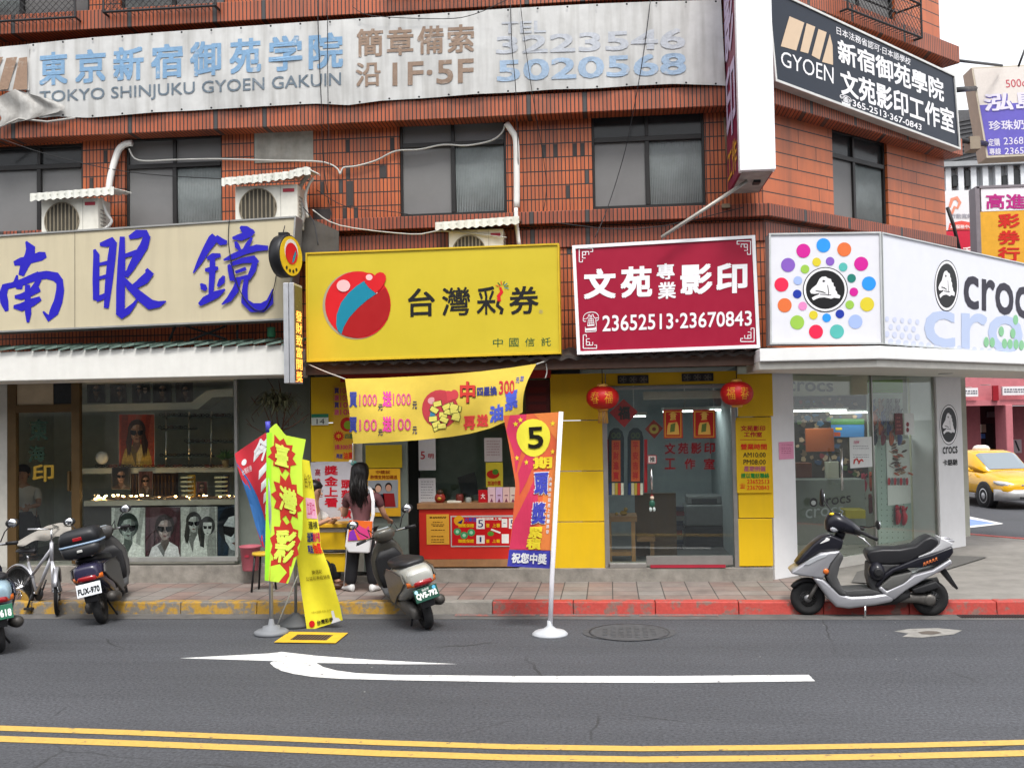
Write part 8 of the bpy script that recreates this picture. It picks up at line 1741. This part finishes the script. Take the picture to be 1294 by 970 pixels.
for s, sh, el, wr in (('l', at(439,625), at(435.5,651,.12), at(432,644,.30)), ('r', at(476.5,626), at(485,650,.10), at(490,655,.27))):
    j[s+'sh'] = (V(sh.x, Y0+.01, sh.z), .058); j[s+'el'] = (el, .038); j[s] = (wr, .026); L += [('chest',s+'sh'),(s+'sh',s+'el'),(s+'el',s)]
    hand(j, L, s, wr, (wr-el).normalized()+V(0,.3,0), (1 if s == 'l' else -1,0,0), (0,0,1))
for s, kx, ax_ in (('l', at(446,712), at(442,741)), ('r', at(468,710), at(472,740))):
    j[s+'hip'] = (V(pel.x+(-.085 if s == 'l' else .085), Y0, pel.z-.08), .09); j[s+'kn'] = (V(kx.x, Y0+.02, .14+.45), .062); j[s+'an'] = (V(ax_.x, Y0+.02, .14+.09), .042); j[s+'to'] = (V(ax_.x-(.10 if s == 'l' else -.04), Y0+.12, .14+.045), .036)
    L += [('pelvis',s+'hip'),(s+'hip',s+'kn'),(s+'kn',s+'an'),(s+'an',s+'to')]
skinned('body', SKN, j, L, 'pelvis', wm); face(wm, hd_c, (-.35,1,-.1))
MARO = M('maroon shirt cloth', (.13,.052,.056), .8, var=.15, vs=9, bump=.15)
js = {'hem': (pel+V(0,0,-.06), (.172,.13)), 'w': (j['waist'][0], (.137,.108)), 'c': (chest, (.165,.12)), 'n': (V(nk.x, Y0+.01, nk.z-.03), (.08,.075))}; Ls = [('hem','w'),('w','c'),('c','n')]
for s in 'lr':
    a, b = j[s+'sh'][0], j[s+'el'][0]; js[s+'a'] = (a, .074); js[s+'b'] = (a+(b-a)*.62, .056); Ls += [('c',s+'a'),(s+'a',s+'b')]
skinned('shirt', MARO, js, Ls, 'hem', wm)
BTR = M('black track cloth', (.013,.013,.016), .7, var=.15); jt_ = {'p': (pel+V(0,0,-.01), (.163,.122))}; Lt = []
for s in 'lr':
    jt_[s+'h'] = (j[s+'hip'][0], .108); jt_[s+'k'] = (j[s+'kn'][0], .085); jt_[s+'a'] = (j[s+'an'][0]+V(0,0,-.02), (.082,.082)); Lt += [('p',s+'h'),(s+'h',s+'k'),(s+'k',s+'a')]
tr = skinned('trousers', BTR, jt_, Lt, 'p', wm)
for s, sg in (('l',-1),('r',1)):
    h, k, a = j[s+'hip'][0], j[s+'kn'][0], j[s+'an'][0]; mb = MB(); mb.mat(M('white stripe cloth', (.7,.7,.7), .7))
    for o in (0, .016): mb.tube([h+V(sg*.098,-.04+o,-.04), k+V(sg*.082,-.03+o,0), a+V(sg*.078,-.02+o,-.02)], .0055, 6)
    mb.build('trouser_stripe', None, wm)
    a = j[s+'an'][0]; t_ = j[s+'to'][0]; d = (t_-a); d.z = 0; d.normalize(); q = d.cross(V(0,0,1)); mb = MB(); mb.mat(M('white shoe', (.68,.68,.67), .5))
    c0_ = V(a.x, a.y, .143)
    mb.loft([[c0_+d*x+q*w*math.cos(p*.524)+V(0,0,max(0, h_*(.5+.5*math.sin(p*.524)))) for p in range(12)] for x, w, h_ in ((-.07,.025,.07),(-.055,.038,.10),(.0,.042,.10),(.07,.044,.075),(.14,.042,.055),(.17,.028,.04))]); mb.build('shoe', None, wm)
mb = MB(); mb.mat(HAIR); hr = []
for z, hx_, hy_, cx, cy in ((.135,.03,.035,0,0),(.12,.075,.085,0,0),(.07,.105,.118,0,-.004),(.0,.112,.122,0,-.012),(-.08,.105,.10,.0,-.04),(-.16,.082,.07,.004,-.075),(-.26,.075,.055,.012,-.10),(-.34,.06,.045,.02,-.115),(-.40,.035,.03,.026,-.12),(-.44,.012,.012,.03,-.12)):
    hr.append([hd_c+V(cx+hx_*math.cos(6.283*k/22)*(1+.05*(k % 3)), cy+hy_*math.sin(6.283*k/22)*(1+.05*((k*7) % 3)), z) for k in range(22)])
mb.loft(hr)
rr = random.Random(2)
for i in range(60):
    a = rr.uniform(math.pi*.95, math.pi*2.05); st = hd_c+V(.10*math.cos(a), -.02+.10*math.sin(a), rr.uniform(-.05,.05)); mb.tube([st, st+V(rr.gauss(0,.012), -.05, -.18), st+V(.02+rr.gauss(0,.016), -.065, -.30-rr.uniform(0,.12))], [.008,.007,.003], 4)
mb.build('hair', None, wm)
mb = MB(); mb.mat(M('teal hair band', (.16,.42,.38), .6)); c = hd_c+V(-.075,-.03,.125); mb.ball(c, .04, 12, (1.1,.9,.9)); mb.mat(M('white shoe', (.68,.68,.67))); mb.ball(c+V(-.035,.0,.015), .03, 10); mb.build('hair_tie', None, wm)
# her shoulder bag
bg_ = thing('shoulder_bag', 'white shoulder bag with an orange and pink flap hanging from the woman', 'bag', at(457, 700, -.18))
PBg = FP(Y0-.17); mb = MB(); mb.mat(M('white bag cloth', (.68,.67,.68), .6, var=.05, bump=.1)); mb.prism([PBg.px(x, y) for x, y in ((441,657.5),(470,659),(470,672),(466,699),(440,698),(435.5,690),(438,672))], (0,.09,0)); mb.build('pouch', None, bg_, bevel=.02, seg=3)
mb = MB(); mb.mat(M('orange flap', (.75,.14,.02), .55)); mb.prism([PBg.px(x, y, .012) for x, y in ((441.5,657),(470.5,658.5),(469,681),(439.5,683))], (0,.015,0)); mb.mat(M('pink flap print', (.65,.05,.22), .55))
mb.poly([PBg.px(x, y, .0135) for x, y in ((448,660),(462,668),(466,664),(468.5,679),(456,681.5),(449,670))][::-1]); mb.mat(M('violet flap print', (.22,.03,.40), .55)); mb.poly([PBg.px(x, y, .014) for x, y in ((441.5,672),(447,668),(452,682),(440,682.4))][::-1]); mb.build('flap', None, bg_)
mb = MB(); mb.mat(M('white bag cloth', (.68,.67,.68))); pts = [FP(Y0+d).px(x, y) for x, y, d in ((468,665,-.14),(471.5,650,-.145),(471.5,632,-.13),(469,619,-.085),(465,614,.02))]
for a, b in zip(pts, pts[1:]): mb.obox((a+b)/2, (b-a)/2*1.04, V(.02,.004,0), V(0,-.004,0))
mb.build('strap', None, bg_)
def seated(label, cx, cy, seat_z, head, fwd, shirt, hair_c, wrists, lean, trous=BTR, floor=.14, feet=True):
    t = thing('person', label, 'person', (cx, cy, floor)); f_ = Vector(fwd).normalized(); s_ = f_.cross(V(0,0,1)).normalized(); head = Vector(head)
    p = V(cx, cy, seat_z+.10); ch = p+(head-p)*.58; nk_ = head-V(0,0,.12)-f_*.02
    j = {'pelvis': (p, (.15,.11)), 'waist': (p+(ch-p)*.5, (.13,.10)), 'chest': (ch, (.15,.105)), 'neck0': (nk_-V(0,0,.04), .06), 'neck': (nk_, .052), 'head': (head, (.085,.098)), 'crown': (head+V(0,0,.08), (.065,.075))}
    L = [('pelvis','waist'),('waist','chest'),('chest','neck0'),('neck0','neck'),('neck','head'),('head','crown')]
    js = {'p': (p, (.165,.125)), 'w': (j['waist'][0], (.15,.118)), 'c': (ch, (.172,.125)), 'n': (nk_-V(0,0,.05), (.085,.08))}; Ls = [('p','w'),('w','c'),('c','n')]
    jt_ = {'p': (p-V(0,0,.02), (.16,.12))}; Lt = []
    for k, s in ((-1,'l'),(1,'r')):
        sh = ch+s_*k*.17+V(0,0,.06); wr = Vector(wrists[0 if k < 0 else 1]); el = (sh+wr)/2+s_*k*.07-V(0,0,.10)
        j[s+'sh'] = (sh, .056); j[s+'el'] = (el, .04); j[s] = (wr, .027); L += [('chest',s+'sh'),(s+'sh',s+'el'),(s+'el',s)]; hand(j, L, s, wr, wr-el, s_*-k, (0,0,1))
        js[s+'a'] = (sh, .072); js[s+'b'] = (sh+(el-sh)*.75, .058); Ls += [('c',s+'a'),(s+'a',s+'b')]
        hp = p+s_*k*.09; kn = hp+f_*.40+V(0,0,.02); an = V(kn.x+f_.x*.02, kn.y+f_.y*.02, floor+.08); to = an+f_*.13-V(0,0,.04)
        j[s+'hip'] = (hp, .09); j[s+'kn'] = (kn, .062); j[s+'an'] = (an, .042); j[s+'to'] = (to, .036); L += [('pelvis',s+'hip'),(s+'hip',s+'kn'),(s+'kn',s+'an'),(s+'an',s+'to')]
        jt_[s+'h'] = (hp, .108); jt_[s+'k'] = (kn, .08); jt_[s+'a'] = (an, .062); Lt += [('p',s+'h'),(s+'h',s+'k'),(s+'k',s+'a')]
    skinned('body', SKN, j, L, 'pelvis', t); face(t, head, f_); skinned('shirt', shirt, js, Ls, 'p', t); skinned('trousers', trous, jt_, Lt, 'p', t)
    for s in 'lr': mb = MB(); mb.mat(M('brown shoe', (.07,.03,.018), .4)); q_ = j[s+'to'][0]-f_*.03; mb.ball(V(q_.x,q_.y,floor+.045), .05, 10, (2.4 if abs(f_.x) > .7 else 1,1 if abs(f_.x) > .7 else 2.4,.85)); mb.build('shoe', None, t)
    mb = MB(); mb.mat(hair_c); rg_ = []
    for z, r_, o in ((.14,.03,-.01),(.125,.075,-.01),(.08,.108,-.012),(.03,.114,-.02),(-.02,.105,-.04),(-.07,.085,-.05)): rg_.append([head+f_*(o+r_*math.cos(6.283*k/20)*(1 if math.cos(6.283*k/20) < 0 or z > .05 else .72))+s_*r_*.95*math.sin(6.283*k/20)+V(0,0,z) for k in range(20)])
    mb.loft(rg_); mb.build('hair', None, t); return t
STRP = M('striped pale blouse', (.52,.50,.48), .8, var=.15, vs=3, streak=.5, dirt=(.30,.28,.30))
hd1 = FP(13.02).px(399, 620); tz = FP(12.95).px(410, 662).z
seated('seller with dark hair bowed over the selling table in a pale striped blouse', hd1.x-.16, 13.12, .42, hd1, (.95,-.35,-.25), STRP, HAIR, (FP(12.85).px(425,655), FP(12.80).px(414,657)), .1)
hd2 = FP(14.75).px(29, 598); SHW = M('white shirt cloth', (.60,.58,.54), .8, var=.08, bump=.1)
seated('man with short black hair in a white shirt seated inside the optical shop door', hd2.x+.02, 14.85, .72, hd2, (.55,-1,-.1), SHW, HAIR, (FP(14.5).px(38,640), FP(14.45).px(26,642)), 0, floor=.30)
ch = thing('office_chair', 'black office chair backed against the optical shop door glass', 'chair', FP(14.3).px(32, 700)); mb = MB(); mb.mat(M('black chair fabric', (.02,.02,.022), .8)); Pc = FP(14.3); mb.prism([Pc.px(x, y) for x, y in ((19,690),(19,655),(22,647),(38,646),(43,655),(43,690))], (0,.06,0)); mb.build('backrest', None, ch, bevel=.02, seg=3)
mb = MB(); mb.mat(M('black chair fabric', (.02,.02,.022))); cq = Pc.px(31, 692, .0); mb.box(cq.x-.22, cq.x+.22, 14.38, 14.86, .66, .74); mb.build('seat', None, ch, bevel=.02); mb = MB(); mb.mat(MBLK); mb.tube([(cq.x,14.6,.66),(cq.x,14.6,.36)], .03, 8)
for k in range(5): a = k*1.257; mb.tube([(cq.x,14.6,.38),(cq.x+.26*math.cos(a),14.6+.26*math.sin(a),.33)], .018, 6)
mb.build('base', None, ch)
# ================================================================ beyond the corner
TXY = M('taxi yellow paint', (.74,.40,.012), .22, coat=.7, var=.04)
def taxi(loc, yaw):
    r = thing('taxi', 'yellow taxi with a white roof lamp and silver bumper driving out of the side street', 'taxi')
    W2 = .86
    # lower body by cross sections along its length (x forward), then the cabin
    sec = [(-2.25,.50,.76,.78,.62),(-2.15,.36,.88,.82,.66),(-1.7,.28,.96,.86,.70),(-.9,.24,1.0,.87,.72),(0,.24,1.0,.87,.72),(.9,.24,.98,.87,.71),(1.4,.26,.93,.86,.69),(1.9,.30,.84,.83,.66),(2.15,.34,.76,.78,.60),(2.28,.42,.66,.66,.52)]
    def ring(x, z0, z1, w0, w1):
        half = [(w0*.90,z0),(w0,z0+(z1-z0)*.25),(w0*1.0,z0+(z1-z0)*.60),(w1*1.12,z0+(z1-z0)*.88),(w1*.85,z1),(0,z1+.025)]
        return [V(x, y, z) for y, z in half]+[V(x, -y, z) for y, z in half[-2::-1]]
    mb = MB(); mb.mat(TXY); mb.loft([ring(*s) for s in sec]); mb.build('body', None, r, sub=1)
    cab = [(-1.75,.94,.70,.02),(-1.15,.95,.74,.42),(-.7,.96,.75,.50),(.1,.96,.75,.51),(.45,.96,.75,.46),(1.15,.93,.72,.02)]
    def cring(x, z0, w, h): return [V(x, y, z) for y, z in ((w,z0),(w*.97,z0+h*.3),(w*.80,z0+h*.9),(w*.62,z0+h),(-w*.62,z0+h),(-w*.80,z0+h*.9),(-w*.97,z0+h*.3),(-w,z0))]
    mb = MB(); mb.mat(TXY); mb.loft([cring(*c) for c in cab]); mb.build('cabin', None, r)
    GLS = M('car glass', (.16,.20,.23), .06, var=0, spec=.8, coat=1)
    def glp(name, pts): mb = MB(); mb.mat(GLS); mb.poly([V(*p) for p in pts]); mb.build(name, None, r)
    def cp(i, t, k, out=.006):
        a, b = cring(*cab[i])[k], cring(*cab[i+1])[k]; return a+(b-a)*t
    for nm, i, ts, o in (('windscreen', 4, (.06,.35,.65,.93), V(.014,0,.016)), ('rear_window', 0, (.12,.5,.94), V(-.014,0,.016))):
        mb = MB(); mb.mat(GLS); vs = [cp(i,tt,k)*1+o+V(0,(-.03 if k == 2 else .03 if k == 5 else 0),0) for tt in ts for k in (2,3,4,5)]; mb.add(vs, [(r_*4+c_, r_*4+c_+1, r_*4+c_+5, r_*4+c_+4) for r_ in range(len(ts)-1) for c_ in range(3)]); mb.build(nm, None, r)
    for k, sg in ((0,1),(7,-1)):
        k, k3 = (1,2) if k == 0 else (6,5)
        for ia, ta, ib, tb in ((3,.05,4,.35),(1,.2,2,.95)):
            lo = [cp(ia,ta,k), cp(ib,tb,k)]; hi = [cp(ib,tb if ib != 4 else .1,k3), cp(ia,ta,k3)]; off = V(0, sg*.014, .0)
            q = [lo[0]+V(0,0,-.06)+off, lo[1]+V(0,0,-.04)+off, hi[0]*1+off-V(0,0,.03), hi[1]*1+off-V(0,0,.03)]; glp('side_window', [tuple(p) for p in (q if sg < 0 else q[::-1])])
    for x in (-1.35, 1.38):
        for s in (-1, 1):
            mb = MB(); mb.mat(MBLK); mb.lathe((x, s*.80, .33), (0,s,0), [(.365,-.15),(.365,.071),(.32,.073)], 28); mb.build('wheel_arch', None, r)
            wo = MB(); wo.mat(TYRE); wo.lathe((x, s*.72, .315), (0,s,0), [(.20,-.08),(.29,-.09),(.315,-.06),(.315,.11),(.30,.155),(.215,.16)], 32); w_ = wo.build('wheel', None, r)
            mb = MB(); mb.mat(M('wheel cover', (.5,.5,.51), .3, .6)); mb.lathe((x, s*.72, .315), (0,s,0), [(.215,.14),(.19,.165),(.12,.15),(.05,.172),(.001,.175)], 24)
            for q in range(7): a = q*.8976; mb.mat(MBLK); mb.obox((x+.135*math.cos(a), s*.88, .315+.135*math.sin(a)), (.03*math.cos(a),0,.03*math.sin(a)), (-.018*math.sin(a),0,.018*math.cos(a)), (0,.004,0))
            mb.build('rim', None, w_)
    mb = MB(); mb.mat(M('silver bumper', (.40,.40,.40), .35, .3)); mb.loft([[V(x, y, z) for x, z in ((1.9-.0,.22),(2.34-.34*(y/.88)**4,.24),(2.36-.34*(y/.88)**4,.42),(2.30-.34*(y/.88)**4,.52),(1.9,.52))] for y in [-.885+.1771*k for k in range(11)]]); mb.build('bumper', None, r)
    mb = MB(); mb.mat(MBLK); mb.box(2.30,2.372,-.42,.42,.29,.34); mb.build('lower_grille', None, r); mb = MB(); mb.mat(M('grille chrome', (.45,.45,.47), .2, 1.0)); mb.obox((2.20,0,.60), (.05,0,-.02), (0,.34,0), (.02,0,.06))
    mb.build('grille', None, r, bevel=.02)
    for s in (-1, 1):
        mb = MB(); mb.mat(CLENS); mb.loft([ringx(x, z, hw, hh, 14, 2.6, s*y) for x, z, hw, hh, y in ((1.80,.70,.03,.035,.80),(1.95,.675,.10,.06,.72),(2.10,.65,.15,.07,.62),(2.20,.63,.12,.06,.55))]); mb.build('headlight', None, r)
        mb = MB(); mb.mat(TXY); mb.ball((.72, s*.95, .98), .10, 12, (.6,1,.65)); mb.tube([(.72,s*.78,.94),(.72,s*.92,.96)], .025, 6); mb.build('wing_mirror', None, r)
        mb = MB(); mb.mat(DGREY)
        for x in (.52,-.52): mb.box(x-.004, x+.004, s*.872-.004, s*.872+.004, .34, .92)
        mb.build('door_seam', None, r)
        mb = MB(); mb.mat(M('sill silver', (.38,.38,.38), .35, .3)); mb.box(-.95,.98, s*.872-.02, s*.872+.02, .24, .36); mb.build('side_skirt', None, r, bevel=.008)
    mb = MB(); mb.mat(M('taxi roof lamp', (.75,.68,.62), .4)); mb.loft([ringz(z, -.2, hx, hy, 20, 2.5) for z, hx, hy in ((1.46,.10,.24),(1.50,.11,.25),(1.57,.10,.20),(1.60,.06,.12))]); mb.build('roof_lamp', None, r)
    plate(r, (2.375,0,.42), (1,0,.05), (0,0,1), .34, .15, '#d8dcd8', '#1a1a1a', '618-HN', '')
    r.location = loc; r.rotation_euler = (0, 0, yaw); r.scale = (.89, .89, .89)
wq = GP(1243, 641); yw = rad(-80)
loc = wq-Matrix.Rotation(yw, 3, 'Z') @ V(1.23, -.78, 0); taxi(V(loc.x, loc.y, 0), yw)
# pink arcade building with grey upper floors
YK = 36.0; PK = FP(YK)
t = thing('arcade_building', 'pale grey building over a pink pillared arcade across the side street', 'building', PK.px(1300, 600))
PINKW = M('pink plaster', (.46,.15,.17), .7, var=.12, streak=.15, dirt=(.25,.1,.1)); GREYW = M('pale grey cladding', (.52,.54,.56), .7, var=.1, streak=.2)
mb = MB(); mb.mat(PINKW); px_box(mb, PK, 1150, 504, 1480, 511, -6, 0); px_box(mb, PK, 1150, 470, 1480, 504, -6, -.3); mb.build('arcade_lintel', None, t)
for x0, x1, o in ((1150,1240,-2.2),(1272,1281,.1),(1330,1345,.1)):
    mb = MB(); mb.mat(PINKW); px_box(mb, PK, x0, 511, x1, 600, o-1.0, o); mb.build('pillar', None, t, bevel=.03)
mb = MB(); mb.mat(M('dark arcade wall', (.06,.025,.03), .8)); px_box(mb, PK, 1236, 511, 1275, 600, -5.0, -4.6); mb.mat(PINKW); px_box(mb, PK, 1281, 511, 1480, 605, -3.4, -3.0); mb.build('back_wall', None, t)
mb = MB(); mb.mat(DARKP); px_box(mb, PK, 1246, 535, 1256, 590, -4.6, -4.5); mb.mat(pm('#b8b09a')); px_box(mb, PK, 1240, 536, 1246, 546, -4.6, -4.4); mb.mat(pm('#4a78c0')); px_box(mb, PK, 1240, 548, 1245, 554, -4.6, -4.4); mb.mat(pm('#6a6468')); px_box(mb, PK, 1249, 520, 1266, 527, -4.6, -4.4); mb.build('shop_goods', None, t)
mb = MB(); mb.mat(pm('#c8b8bc')); px_box(mb, PK, 1280, 555, 1291, 572, -3.0, -2.95); mb.mat(pm('#2a2a30')); mb.poly([PK.px(x, y, -2.94) for x, y in ((1282,557),(1284,556),(1289,569),(1287,570))][::-1]); mb.build('notice', None, t)
mb = MB(); mb.mat(GREYW)
px_box(mb, PK, 1130, 205, 1480, 470, -8, -.4); mb.build('upper_wall', None, t)
mb = MB(); mb.mat(M('white column cladding', (.66,.68,.70), .6))
for x in (1196,1212,1228,1243,1259,1275,1291,1307): px_box(mb, PK, x, 206, x+7, 300, -.39, -.1)
mb.build('fins', None, t)
for x0, x1, y0, y1 in ((1203,1212,222,236),(1266,1275,222,242),(1279,1294,214,242),(1219,1228,215,236)):
    mb = MB(); mb.mat(BRONZE); px_box(mb, PK, x0, y0, x1, y1, -.38, -.2); f_ = mb.build('window', None, t); mb = MB(); mb.mat(DARKP); px_box(mb, PK, x0+1, y0+1, x1-1, y1-1, -.19, -.17); mb.build('pane', None, f_)
mb = MB(); mb.mat(M('dark roof tile', (.09,.09,.095), .6, var=.3)); 
for k in range(12): mb.prism([PK.px(x, y+k*5.6, .4-k*.05) for x, y in ((1130,165-.0),(1262-k*2.2,140),(1262-k*2.2,144.5),(1130,169.5))], (0,.4,0))
px_box(mb, PK, 1130, 140, 1262, 206, -3, -.4); mb.build('roof', None, t)
mb = MB(); mb.mat(M('grey eaves', (.3,.31,.32), .6)); px_box(mb, PK, 1130, 200, 1480, 206, -8, .1); mb.build('eaves', None, t)
for k, (x0, x1) in enumerate(((1214,1236),(1267,1300))):
    q = thing('shop_board', ['white shop board end on the pink arcade lintel, left one','white shop board end on the pink arcade lintel, right one'][k], 'sign', PK.px((x0+x1)/2, 500, .1)); mb = MB(); mb.mat(pm('#d8d4d6')); px_box(mb, PK, x0, 490-k*2, x1, 501-k*2, 0.0, .15); mb.build('panel', None, q); mb = MB(); mb.mat(pm('#6a6a74')); lines(mb, PK, pm('#6a6a74'), x0+2, x1-1, (493-k*2, 496-k*2), .16, 1.6, 5); mb.build('lettering', None, q)
mb = MB(); mb.mat(pm('#8a1420')); px_box(mb, PK, 1255, 487, 1262, 506, 0, .12); tag(mb.build('red_banner', None, None), 'narrow dark red cloth hung between the arcade shop boards', 'banner')
# signs of the side street
PZ = FP(19.0)
q = thing('drink_shop_sign', 'blue and white drink shop sign with lilac characters high above the side street', 'sign', PZ.px(1290, 199))
mb = MB(); mb.mat(M('cream sign back', (.55,.50,.40), .6)); PTS = [(1227.5,85.5),(1420,76),(1436,190),(1247,199.5)]; mb.prism([PZ.px(*p) for p in PTS], (0,.45,0)); mb.build('case', None, q)
mb = MB(); mb.mat(pm('#d9d3cd')); mb.poly([PZ.px(*p, .004) for p in [(1230,87),(1420,78),(1428,122),(1238,133)]][::-1]); mb.mat(M('sign blue violet', (.13,.11,.48), .45)); mb.poly([PZ.px(*p, .004) for p in [(1238,133),(1428,122),(1434,187),(1249,196.5)]][::-1]); mb.build('face', None, q)
mb = MB(); mb.mat(pm('#c04a58')); T4(mb, PZ, '500cc', (1270.5,101), (1302,99), (1303,109), (1271.5,111), .0, .008); mb.mat(M('sign violet ink', (.12,.10,.42), .45)); T4(mb, PZ, '泓島', (1243,120), (1317,114), (1320,138), (1245,142), .05, .008); mb.mat(pm('#d9d6e6')); T4(mb, PZ, '泓島', (1242,119), (1316,113), (1319,137), (1244,141), .03, .012)
T4(mb, PZ, '珍珠奶茶', (1249,153), (1311,150), (1312,163), (1250,165), .02, .008); T4(mb, PZ, '定購', (1248.5,175.5), (1263,174.8), (1264,184.5), (1249,185), .02, .008); T4(mb, PZ, '2368745', (1268,174), (1312,172), (1312,181.5), (1268.5,183), .01, .008); T4(mb, PZ, '專線', (1250,187.5), (1264.5,187), (1265,195.5), (1250.5,196), .02, .008); T4(mb, PZ, '2365642', (1269.5,187), (1313,185), (1313,194), (1269.5,195.5), .01, .008); mb.build('lettering', None, q)
mb = MB(); mb.mat(IRON); mb.tube([FP(16.3).px(1170,72), PZ.px(1266,83,.1)], .025, 6); mb.tube([FP(17).px(1205,114), PZ.px(1232,112)], .05, 6); mb.tube([FP(17.5).px(1208,176), PZ.px(1246,182)], .05, 6); mb.tube([PZ.px(1287,84), PZ.px(1296,60)], .02, 6); tag(mb.build('sign_brace', None, None), 'dark rods bracing the blue drink shop sign to the corner building', 'brace')
mb = MB(); mb.mat(M('rusty box', (.30,.25,.19), .6)); P_ = FP(18); px_box(mb, P_, 1226, 172, 1239, 188, -.3, 0); tag(mb.build('junction_box', None, None), 'small rusty box on the bracket beside the blue drink sign', 'box')
mb = MB(); mb.mat(M('pale lilac metal', (.4,.38,.5), .5)); P_ = FP(17.2); px_box(mb, P_, 1184, 54, 1190, 80, -.3, 0); mb.mat(IRON); px_box(mb, P_, 1183, 53, 1191, 55, -.3, .02); tag(mb.build('wall_cabinet', None, None), 'narrow lilac metal cabinet on the far edge of the corner building', 'cabinet')
PR = FP(26.0)
q = thing('red_sign', 'white and red shop sign with a swirl emblem behind the corner building edge', 'sign', PR.px(1215, 320)); mb = MB(); mb.mat(pm('#d9d9dc')); px_box(mb, PR, 1170, 241, 1233, 291, -.3, 0); mb.mat(pm('#c22a44')); px_box(mb, PR, 1170, 292, 1233, 345, -.3, 0); mb.build('panel', None, q)
mb = MB(); mb.mat(pm('#d88a70')); mb.strokes(PR, [[(1200,262,1.5),(1203,252,2.2),(1209,250,2.4),(1213,256,2),(1210,263,1.6),(1205,261,1)],[(1200,266,2),(1203,270,2),(1206,262,1.5)]], .01); mb.mat(pm('#9a9aa4')); mb.tx(PR, '行動寬頻', 1201, 270, 1229, 276, 0, .01, .02); mb.mat(pm('#d8544a')); mb.poly([PR.px(x, y, .01) for x, y in ((1198,290.5),(1200,282),(1215,279),(1232,282),(1232,290.5))][::-1]); mb.mat(pm('#f0e6e6')); mb.tx(PR, '3G服務中心', 1201, 284, 1230, 289, 0, .02, .02); mb.tx(PR, '手', 1216, 312, 1228, 324, 0, .01, .03); mb.build('print', None, q)
PYs = FP(24.0)
q = thing('lottery_agent_sign', 'yellow and white lottery agent sign with red vertical characters in the side street', 'sign', PYs.px(1280, 335)); mb = MB(); mb.mat(pm('#e2dfe4')); px_box(mb, PYs, 1240, 237, 1316, 266, -.4, 0); mb.mat(M('amber sign face', (.70,.36,.03), .45)); px_box(mb, PYs, 1240, 266.5, 1316, 345, -.4, 0); mb.mat(M('sign post grey', (.2,.18,.2), .6)); px_box(mb, PYs, 1234, 236, 1239.5, 345, -.4, .02); px_box(mb, PYs, 1234, 233.5, 1320, 236.5, -.4, .02); mb.build('panel', None, q)
mb = MB(); mb.mat(pm('#b0207a')); mb.tx(PYs, '高進', 1246, 245, 1296, 264, 0, .01, .03); mb.mat(pm('#c42418'))
for i, ch in enumerate('彩券行'): mb.tx(PYs, ch, 1261, 270+i*21, 1289, 288+i*21, 0, .01, .04)
mb.build('lettering', None, q)
mb = MB(); mb.mat(CB); mb.tube([FP(17.5).px(1197,262), FP(17.5).px(1205,285), FP(17.5).px(1214,322)], .03, 6); tag(mb.build('cable', None, None), 'black cable slanting down beside the red and white swirl sign', 'cable')
# the row across the street, seen only in the glass
ob = thing('opposite_building', 'plain grey four storey row facing the shops from across the street', 'building', (0, -9, 0))
mb = MB(); mb.mat(M('opposite wall', (.22,.21,.20), .8, var=.25, vs=.6)); mb.box(-45, 45, -14, -9, 0, 10.5); mb.build('wall', None, ob)
for i in range(14):
    for k in range(3):
        x = -42+i*6.2; z = 3.6+k*2.3; mb = MB(); mb.mat(BRONZE); mb.box(x, x+3.4, -8.99, -8.93, z, z+1.4); f_ = mb.build('window', None, ob); mb = MB(); mb.mat(DARKP); mb.box(x+.1, x+3.3, -8.93, -8.91, z+.1, z+1.3); mb.build('pane', None, f_)
mb = MB(); mb.mat(M('opposite shop dark', (.04,.04,.045), .6))
for i in range(14): mb.box(-42+i*6.2, -37.2+i*6.2, -8.99, -8.92, .2, 2.7)
mb.build('shop_opening', None, ob)
